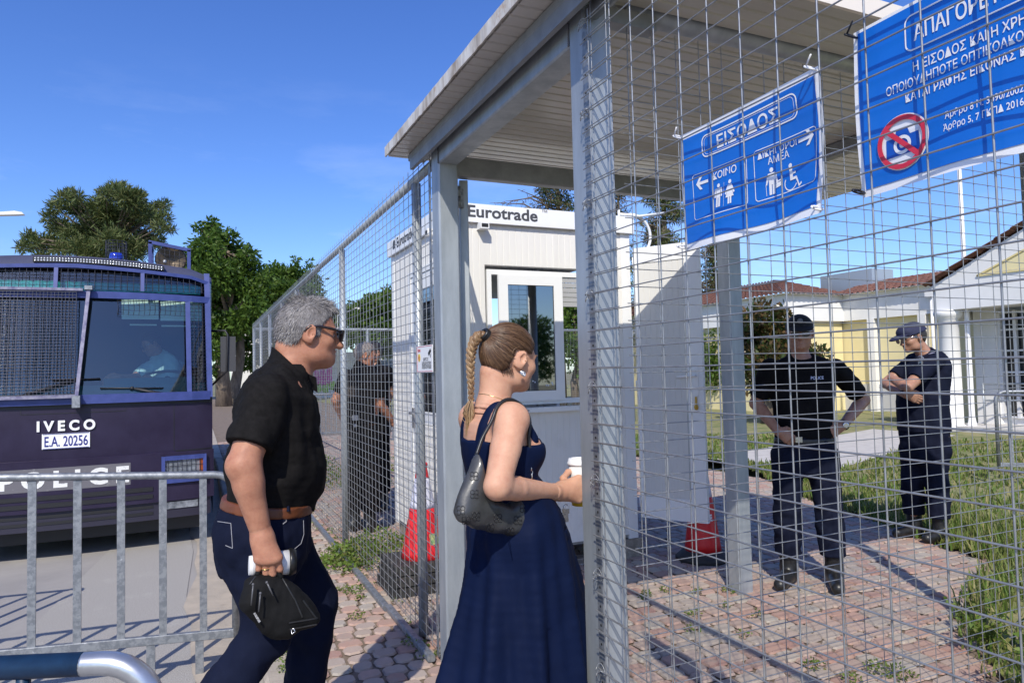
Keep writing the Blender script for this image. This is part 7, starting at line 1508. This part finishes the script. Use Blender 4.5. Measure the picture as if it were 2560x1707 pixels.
strap_pts = [N(1190, 1140, -.185), N(1205, 1095, -.175), N(1232, 1048, -.160), N(1262, 1012, -.140), N(1285, 1006, -.125), N(1303, 1032, -.125), N(1313, 1075, -.135), N(1321, 1130, -.135), N(1325, 1150, -.135)]
m_ = MB(); sp = []
for a, b in zip(strap_pts[:-1], strap_pts[1:]):
    for t in np.linspace(0, 1, 5, endpoint=False): sp.append(lerp(a, b, t))
sp.append(strap_pts[-1]); off = np.array(wpos(bodyW))
for i in range(5, len(sp)-4):
    ok, loc, nr, _ = bodyW.closest_point_on_mesh(Vector(tuple(sp[i]-off))); loc, nr = np.array(loc)+off, np.array(nr); dd_ = (sp[i]-loc)@nr
    if dd_ < .0075: sp[i] = loc+nr*.0075
for _ in range(2): sp = [sp[0]]+[(sp[i-1]+2*sp[i]+sp[i+1])/4 for i in range(1, len(sp)-1)]+[sp[-1]]
m_.tube(sp, .0058, 8); put('strap', m_, LEATH, hb)
m_ = MB()
for k in range(5):
    q = lerp(N(1325, 1150, -.135), N(1329, 1200, -.13), k/5); sgn = k % 2; m_.tube([q+(V3(.0055*math.cos(t), 0, .009*math.sin(t)) if sgn else V3(0, .0055*math.cos(t), .009*math.sin(t))) for t in np.linspace(0, 6.28, 12)], .0018, 5, False)
put('chain', m_, STEEL, hb)
# ================================================================== POLICE OFFICERS AND THE DRIVER
DH = unit(V3(f0[0], f0[1], 0)); RH = unit(V3(RT[0], RT[1], 0))
CAPB = mat('cap_cloth', (.008, .009, .013), .8, base2=(.013, .014, .02), scale=40, bump=.2, bscale=300, bdist=.002); CAPN = mat('cap_navy', (.014, .017, .050), .8, base2=(.02, .024, .066), scale=40, bump=.2, bscale=300, bdist=.002)
BOOT = mat('boot_leather', (.009, .009, .010), .4, base2=(.02, .02, .02), scale=40, bump=.3, bscale=120, bdist=.003)
def autohand(S, wr, d, sp, curl, s_=1.0):
    d, sp, curl = unit(d), unit(sp), unit(curl); wr = np.asarray(wr, float); ks, ps, ds_, ts = [], [], [], []
    for i, (kl, fl) in enumerate(((.083, .040), (.086, .044), (.083, .041), (.076, .033))):
        k = wr+(d*kl+sp*(1.5-i)*.0195)*s_; p = k+(d*.9+curl*.35)*fl*s_; q = p+(d*.55+curl*.75)*fl*.68*s_; t = q+(d*.35+curl*.85)*fl*.55*s_; ks.append(k); ps.append(p); ds_.append(q); ts.append(t)
    th = [wr+(d*.025+sp*.022)*s_, wr+(d*.048+sp*.048+curl*.010)*s_, wr+(d*.075+sp*.056+curl*.018)*s_, wr+(d*.098+sp*.055+curl*.024)*s_]; hand(S, wr, ks, ps, ds_, ts, th, .0145*s_, .022*s_)
def figure(label, root, secs, bf, neck, hd, arms, legs, shirt, pants, skin, hair=None, cap=None, sleeve=.8, hem=None, h=.0085, capdir=None, glasses=None, hands=(), grp=None, hs=.98, feet=True, trunk_k=.03, uplegs=1.0):
    bl = np.cross(U_, bf); sec = [(p, bl, w, d) for p, w, d in secs]; e = thing('person', label, 'person', root, grp); allp = np.array([p for p, _, _ in secs]+[q for a in arms for q in a[:3]]+[q for l_ in legs for q in l_[:4]]+[hd[0]]); lo, hi = allp.min(0)-.26, allp.max(0)+.24; lo[2] = max(lo[2], root[2]-.02); zf = hd[0][2]-.16
    S = Vol(lo, hi, h, zf, .0048); S.loft(sec, trunk_k); S.cone(neck[0], neck[1], neck[2], neck[2]*.94, .03); p, fr = head(S, hd[0], hd[1], hd[2], hs)
    for a in arms: arm(S, *a[:3], .052, .042, .042, .028)
    for l_ in legs: leg(S, *l_[:3], .072, .052, .048, .038)
    js = []
    for (wr, d, sp, curl) in hands: HV = Vol(np.asarray(wr)-.17, np.asarray(wr)+.17, .0042); autohand(HV, wr, d, sp, curl); js.append(HV)
    body = vput('body', S, skin, e, join=js)
    S = Vol(lo, hi, h*.95); S.loft(sec, .03, .014); S.cone(neck[0]-U_*.01, lerp(neck[0], neck[1], .35), neck[2]+.016, neck[2]+.012, .03)
    for a in arms: S.cone(a[0], lerp(a[0], a[1], .5), .062, .060, .03); S.cone(lerp(a[0], a[1], .5), a[1], .060, .060, .01)
    S.field(ripple(int(abs(root[0])*100) % 97, .0042, .10, (1, 1, .7)))
    cuts = [(unit(a[1]-a[0]), lerp(a[0], a[1], sleeve)) for a in arms]; c0 = sec[3][0]
    def sc(d, X, Y, Z):
        for n_, q in cuts:
            t = (X-q[0])*n_[0]+(Y-q[1])*n_[1]+(Z-q[2])*n_[2]; r2 = (X-q[0])**2+(Y-q[1])**2+(Z-q[2])**2-t*t; d = np.where((r2 < .085**2) & (t > -.02) & (t < .16), np.maximum(d, t), d)
        return d
    S.field(sc); S.cut((0, 0, -1), (0, 0, hem if hem else sec[-3][0][2]))
    nf = neck[0]+bf*.06; S.field(lambda d, X, Y, Z: np.where((X-neck[0][0])**2+(Y-neck[0][1])**2 < .115**2, np.maximum(d, (Z-(neck[0][2]+.035-.75*((X-neck[0][0])*bf[0]+(Y-neck[0][1])*bf[1])))*.8), d)); sh_ = vput('shirt', S, shirt, e)
    S = Vol(lo, hi, h*.95); S.loft(sec[-4:], .03, .006)
    for l_ in legs: leg(S, *l_[:3], .098, .078, .082, .070, .05)
    S.field(ripple(int(abs(root[1])*100) % 89+3, .0062, .095, (1, 1, .9))); S.cut((0, 0, 1), (0, 0, (hem or sec[-3][0][2])+.012)); 
    if feet and legs: S.cut((0, 0, -1), (0, 0, root[2]+.19))
    if legs: vput('trousers', S, pants, e)
    if feet:
        for l_ in legs:
            an, toe = np.asarray(l_[2]), np.asarray(l_[3]); S = Vol(np.minimum(an, toe)-.15, np.maximum(an, toe)+.2, .0075); S.cone(an+U_*.15, an, .058, .055, .02); shoe(S, an, None, toe, root[2]+.004, .052); vput('boot', S, BOOT, e)
    if cap is not None:
        f, l, u = fr; c = np.asarray(hd[0]); S = Vol(c-.25, c+.25, .0055); S.ell(p(-.012, 0, .020), [.112*hs, .090*hs, .098*hs], fr, .01); S.cut(-u, p(0, 0, .018)); S.ell(p(.055, 0, .050), [.06, .07, .05], fr, .03); S.cut(-unit(u+f*.12), p(0, 0, .020)); cp_ = vput('cap', S, cap, e)
        S = Vol(c-.25, c+.25, .005); S.ell(p(.115, 0, .022), [.075, .078, .014], np.array([unit(f-u*.22), l, unit(u+f*.22)]), .01); S.field(lambda d, X, Y, Z: d-0*X); vput('cap_brim', S, cap, cp_)
    if hair is not None:
        f, l, u = fr; hairshell(hd[0], f, l, u, hs, .006, [(-.13, -.075), (-.06, -.066), (-.032, -.03), (-.02, .008), (.006, .012), (.012, -.02), (.026, -.015), (.04, .035), (.07, .058), (.10, .068)], 'hair', hair, e, .006)
    if glasses:
        m_ = MB()
        for b in (-1, 1): m_.tube([p(.100, b*.058, .002), p(.05, b*.080, .004), p(-.012, b*.084, 0)], [.0028, .0025, .002], 6)
        m_.tube([p(.108, -.058, .002), p(.116, 0, .003), p(.108, .058, .002)], .0022, 6); g_ = put('sunglasses', m_, STEEL, e); m_ = MB()
        for b in (-1, 1): m_.add([p(.112-.012*abs(math.sin(t))*0, b*(.033+.027*math.cos(t)), -.014+.021*math.sin(t)) for t in np.linspace(0, 6.283, 16, endpoint=False)], [tuple(range(16))])
        put('lens', m_, LENS, g_)
    else: eyes(p, hs, e)
    return e, p, fr, body, sh_
OFF = 'police officers on duty'
# officer with hands on hips
D1 = 4.55; O = lambda px, py, dd=0.0: W(px, py, D=D1+dd)
bf = unit(-DH*.97-RH*.18)
secs = [(O(2000, 890), .062, .055), (O(2001, 903), .150, .070), (O(2003, 928), .192, .098), (O(2006, 975), .186, .116), (O(2008, 1030), .168, .112), (O(2010, 1085), .166, .110), (O(2010, 1112), .174, .116), (O(2010, 1150), .176, .115), (O(2010, 1175), .155, .105)]
arms = [(O(1925, 920, -.02), O(1890, 1008, .08), O(1943, 1075, -.10)), (O(2092, 922, .02), O(2158, 1000, .12), O(2106, 1064, -.08))]
legs = [(O(1970, 1145), O(1968, 1275, -.03), O(1972, 1405, .02), O(1950, 1448, -.16)), (O(2056, 1145), O(2072, 1270, -.04), O(2086, 1420, -.06), O(2096, 1480, -.26))]
z1 = 0.0
for l_ in legs: l_[2][2] = .10; l_[3][2] = .04
o1, p1_, fr1, b1, s1 = figure('officer in black cap and sunglasses facing us with hands on hips', (O(2010, 1440)[0], O(2010, 1440)[1], 0), secs, bf, (O(2000, 893), O(1998, 860), .058), (O(1999, 829), unit(-DH*.93-RH*.34-U_*.06), U_), arms, legs, UNIB, UNIF, SKIND, None, CAPB, .78, O(2010, 1092)[2], glasses=True, hands=[(arms[0][2], RH*.75-U_*.55-DH*.15, U_*.7+RH*.4, DH*.9-U_*.1), (arms[1][2], -RH*.85-U_*.42-DH*.1, U_*.7-RH*.3, DH*.9-U_*.1)], grp=OFF)
S = Vol(O(2010, 1100)-.3, O(2010, 1100)+.3, .007); bl_ = np.cross(U_, bf); S.loft([(O(2010, 1090), bl_, .168, .112), (O(2010, 1112), bl_, .175, .117)], .01, .016); S.cut(U_, O(2010, 1092)); S.cut(-U_, O(2010, 1107)); bt1 = vput('belt', S, LEATH, o1)
m_ = MB(); q = O(1997, 1099, -.137); m_.beam(q-RH*.022, q+RH*.022, .006, .036, up=U_, bev=.001); put('buckle', m_, STEEL, bt1)
def chest_text(s_, body, px, py, Of, width, height, material, parent, right=RH, name='lettering'):
    bpy.context.view_layer.update(); vs, fs = text_geo(s_, .1, .002, 'CENTER'); vs[:, 0] *= width/(vs[:, 0].max()-vs[:, 0].min()); vs[:, 1] *= height/(vs[:, 1].max()-vs[:, 1].min()); P_, T = refine(vs, fs, .02); c = Of(px, py, -.3); out_ = []; off = np.array(wpos(body)); d = unit(c-CAM)
    for v in P_:
        ok, loc, nr, _ = body.ray_cast(Vector(tuple(c+right*v[0]+U_*v[1]-off)), Vector(tuple(d))); out_.append((np.array(loc)+off-d*.004) if ok else c+right*v[0]+U_*v[1]+d*.3)
    m_ = MB(); m_.add(out_, T); return put(name, m_, material, parent)
chest_text('POLICE', s1, 2043, 948, O, .082, .020, mat('chest_letters', (.50, .55, .75), .6), s1)
m_ = MB(); q = p1_(.121, 0, .072); m_.ball(q, .017, 12, 6); put('cap_badge', m_, mat('badge_grey', (.10, .105, .12), .5, base2=(.25, .26, .28), scale=90), o1)
wr = arms[1][2]; ad = unit(arms[1][2]-arms[1][1]); wc_ = wr-ad*.012; m_ = MB(); s_ = unit(np.cross(ad, DH)); t_ = np.cross(s_, ad); m_.tube([wc_+(s_*math.cos(t)+t_*math.sin(t))*.031 for t in np.linspace(0, 6.28, 18)], .009, 6, False); wt = put('watch', m_, BPLA, o1); m_ = MB(); m_.lathe([(.021, 0), (.021, .010), (.015, .012)], wc_-DH*.030, 18, ax=-DH); put('watch_face', m_, STEEL, wt)
# officer with folded arms, in profile
D2 = 5.60; O2 = lambda px, py, dd=0.0: W(px, py, D=D2+dd)
bf2 = unit(-RH*.93-DH*.30)
secs = [(O2(2318, 880), .062, .055), (O2(2320, 892), .145, .072), (O2(2318, 918), .188, .105), (O2(2308, 965), .190, .135), (O2(2306, 1020), .186, .150), (O2(2310, 1072), .188, .148), (O2(2312, 1095), .186, .142), (O2(2310, 1130), .182, .135), (O2(2308, 1155), .16, .12)]
nsh, nel, nwr = O2(2338, 902, -.17), O2(2268, 968, -.28), O2(2228, 945, -.10); fsh, fel, fwr = O2(2290, 900, .16), O2(2215, 958, .10), O2(2262, 985, -.17)
legs = [(O2(2335, 1125, -.07), O2(2342, 1215, -.10), O2(2350, 1300, -.10), O2(2318, 1345, -.14)), (O2(2292, 1125, .08), O2(2280, 1205, .05), O2(2285, 1290, .10), O2(2243, 1322, .06))]
for l_ in legs: l_[2][2] = .10; l_[3][2] = .045
o2, p2_, fr2_, b2, s2 = figure('officer in navy cap with folded arms, looking left, beside the grass', (O2(2310, 1335)[0], O2(2310, 1335)[1], 0), secs, bf2, (O2(2312, 886), O2(2292, 858), .056), (O2(2281, 841), unit(-RH*.95-DH*.05-U_*.22), unit(U_-RH*.2)), [(nsh, nel, nwr), (fsh, fel, fwr)], legs, UNIF, UNIF, SKIND, HDARK, CAPN, .72, O2(2310, 1078)[2], glasses=True, hands=[(fwr, RH*.8-U_*.35-DH*.2, -DH*.3+U_*.8, DH*.6+RH*.2)], grp=OFF)
m_ = MB(); q = O2(2302, 907, -.34); bpy.context.view_layer.update(); qq, nn = surf_snap(s2, q, unit(q-CAM)); ux = unit(np.cross(U_, nn)); m_.add([qq+nn*.003+ux*x+U_*y for x, y in ((-.034, .02), (-.02, .042), (.02, .042), (.034, .02), (.03, -.025), (0, -.045), (-.03, -.025))], [tuple(range(7))]); pa = put('shoulder_patch', m_, mat('patch_gold', (.45, .32, .08), .6, base2=(.5, .55, .6), scale=60), s2)
m_ = MB(); m_.add([qq+nn*.0042+ux*.018*math.cos(t)+U_*(.022*math.sin(t)-.002) for t in np.linspace(0, 6.28, 14, endpoint=False)], [tuple(range(14))]); put('patch_shield', m_, mat('patch_white', (.6, .65, .68), .6, base2=(.15, .35, .25), scale=70), pa)
m_ = MB(); m_.tube([qq+nn*.003+ux*.050*math.cos(t)+U_*(.050*math.sin(t)) for t in np.linspace(.5, 2.64, 12)], .006, 4); put('patch_arc', m_, mat('patch_arc', (.35, .37, .45), .7, base2=(.02, .02, .05), scale=220), pa)
m_ = MB(); q, nn = surf_snap(s2, O2(2327, 884, -.34), unit(O2(2327, 884)-CAM)); m_.beam(q+nn*.004-ux*.03, q+nn*.004+ux*.03, .03, .004, up=nn); put('epaulette', m_, mat('epaulette_grey', (.30, .31, .42), .7), s2)
# two guards inside the long fence
D3 = 6.35; O3 = lambda px, py, dd=0.0: W(px, py, D=D3+dd)
bf3 = unit(RH*.75+DH*.66)
secs = [(O3(905, 915), .062, .058), (O3(906, 924), .15, .075), (O3(908, 942), .195, .105), (O3(908, 975), .195, .125), (O3(906, 1015), .185, .13), (O3(905, 1055), .185, .13), (O3(903, 1075), .185, .13), (O3(902, 1100), .182, .128), (O3(902, 1118), .16, .11)]
arms = [(O3(865, 938, .12), O3(840, 1000, .10), O3(856, 1045, .22)), (O3(948, 945, -.10), O3(950, 1010, -.06), O3(983, 1055, .06))]
legs = [(O3(885, 1100, .06), O3(880, 1190, .05), O3(886, 1280, .05), O3(905, 1300, .15)), (O3(922, 1100, -.06), O3(932, 1190, -.06), O3(924, 1295, -.04), O3(948, 1315, .06))]
for l_ in legs: l_[2][2] = .10; l_[3][2] = .045
o3, p3_, fr3, b3, s3 = figure('guard in black seen from behind with cropped grey hair, by the booth door', (O3(905, 1310)[0], O3(905, 1310)[1], 0), secs, bf3, (O3(905, 920), O3(908, 900), .060), (O3(914, 884), unit(RH*.90+DH*.30-U_*.22), unit(U_+RH*.22)), arms, legs, UNIB, UNIB, SKINM, HBUZZ, None, .7, O3(905, 1058)[2], hands=[(arms[1][2], RH*.6-U_*.8+DH*.2, RH*.5+U_*.5, DH)], grp=OFF, h=.010)
bpy.context.view_layer.update(); m_ = MB(); rows = []
for v in (965, 993): rows.append([surf_snap(s3, O3(x, v, -.4), unit(O3(x, v)-CAM))[0]-DH*.006 for x in np.linspace(863, 899, 7)])
m_.grid(rows); bp_ = put('back_patch', m_, mat('back_patch_brown', (.035, .026, .02), .8), s3); chest_text('POLICE', s3, 881, 979, O3, .105, .034, mat('back_letters', (.11, .085, .06), .7), s3, RH, 'back_lettering'); bpy.data.objects.remove(bpy.data.objects['back_lettering']) if False else None
m_ = MB(); q = O3(888, 1044, -.19); m_.box(q-.022, q+.022); m_.ball(q+V3(0, 0, -.07), .018, 8, 5); put('belt_radio', m_, mat('radio_grey', (.35, .35, .36), .5), o3)
D4 = 7.35; O4 = lambda px, py, dd=0.0: W(px, py, D=D4+dd)
bf4 = unit(-RH*.7-DH*.6); secs = [(O4(935, 912), .06, .055), (O4(936, 921), .15, .07), (O4(936, 938), .19, .10), (O4(936, 965), .19, .12), (O4(936, 1000), .18, .12), (O4(936, 1035), .18, .12), (O4(936, 1050), .18, .12), (O4(936, 1075), .18, .12), (O4(936, 1090), .16, .11)]
arms = [(O4(905, 930, .05), O4(890, 985, .08), O4(905, 1035, -.05)), (O4(968, 930, -.05), O4(975, 985, 0), O4(955, 1030, -.1))]
legs = [(O4(922, 1075), O4(918, 1150), O4(918, 1250), O4(912, 1268, -.1)), (O4(950, 1075), O4(955, 1150), O4(958, 1250), O4(950, 1268, -.1))]
for l_ in legs: l_[2][2] = .10; l_[3][2] = .045
figure('second guard in black mostly hidden behind the grey-haired guard', (O4(936, 1265)[0], O4(936, 1265)[1], 0), secs, bf4, (O4(935, 916), O4(934, 897), .056), (O4(934, 880), unit(-RH*.6-DH*.6), U_), arms, legs, UNIB, UNIB, SKIND, HDARK, None, .6, O4(936, 1045)[2], grp=OFF, h=.0115)
# the driver bent over the wheel inside the bus
D5Y = BY+.98; O5 = lambda px, py, dy=0.0: W(px, py, Y=D5Y+dy)
bf5 = unit(V3(-.75, -.6, 0)); secs = [(O5(398, 885), .06, .055), (O5(402, 894), .15, .07), (O5(406, 912), .20, .11), (O5(408, 940), .20, .13), (O5(408, 970), .19, .13), (O5(408, 1000), .19, .13), (O5(408, 1015), .19, .13), (O5(408, 1030), .18, .12), (O5(408, 1045), .17, .11)]
arms = [(O5(372, 918, -.05), O5(335, 945, -.15), O5(300, 942, -.30)), (O5(445, 915, .05), O5(440, 965, -.1), O5(385, 950, -.25))]
SHT = mat('driver_shirt', (.42, .55, .55), .8); figure('driver in a pale shirt looking down over the steering wheel of the bus', (O5(408, 1040)[0], D5Y, .48), secs, bf5, (O5(396, 888), O5(388, 868), .056), (O5(378, 858), unit(V3(-.85, -.4, -.42)), unit(V3(-.4, -.1, .9))), arms, [], SHT, UNIF, SKINM, HDARK, None, .75, O5(408, 1025)[2], glasses=True, hands=[(arms[0][2], V3(-.9, -.2, -.1), V3(0, 0, 1.), V3(0, -.3, -.9)), (arms[1][2], V3(-.9, -.2, .1), V3(0, 0, 1.), V3(0, -.3, -.9))], h=.0095, feet=False)
# trees behind the photographer, seen only as a reflection in the panes
tree('garden_tree', 'small garden tree across the road behind the viewer, mirrored in the booth pane', (17.5, -27, 0), [(0, 0, 0), (.2, 0, 1.5), (0, 0, 3.6)], clump_cloud(1.9, .8, 4.3, 22, .5, .9, lambda t: 1-.75*t), 4000, .26, ACAC)
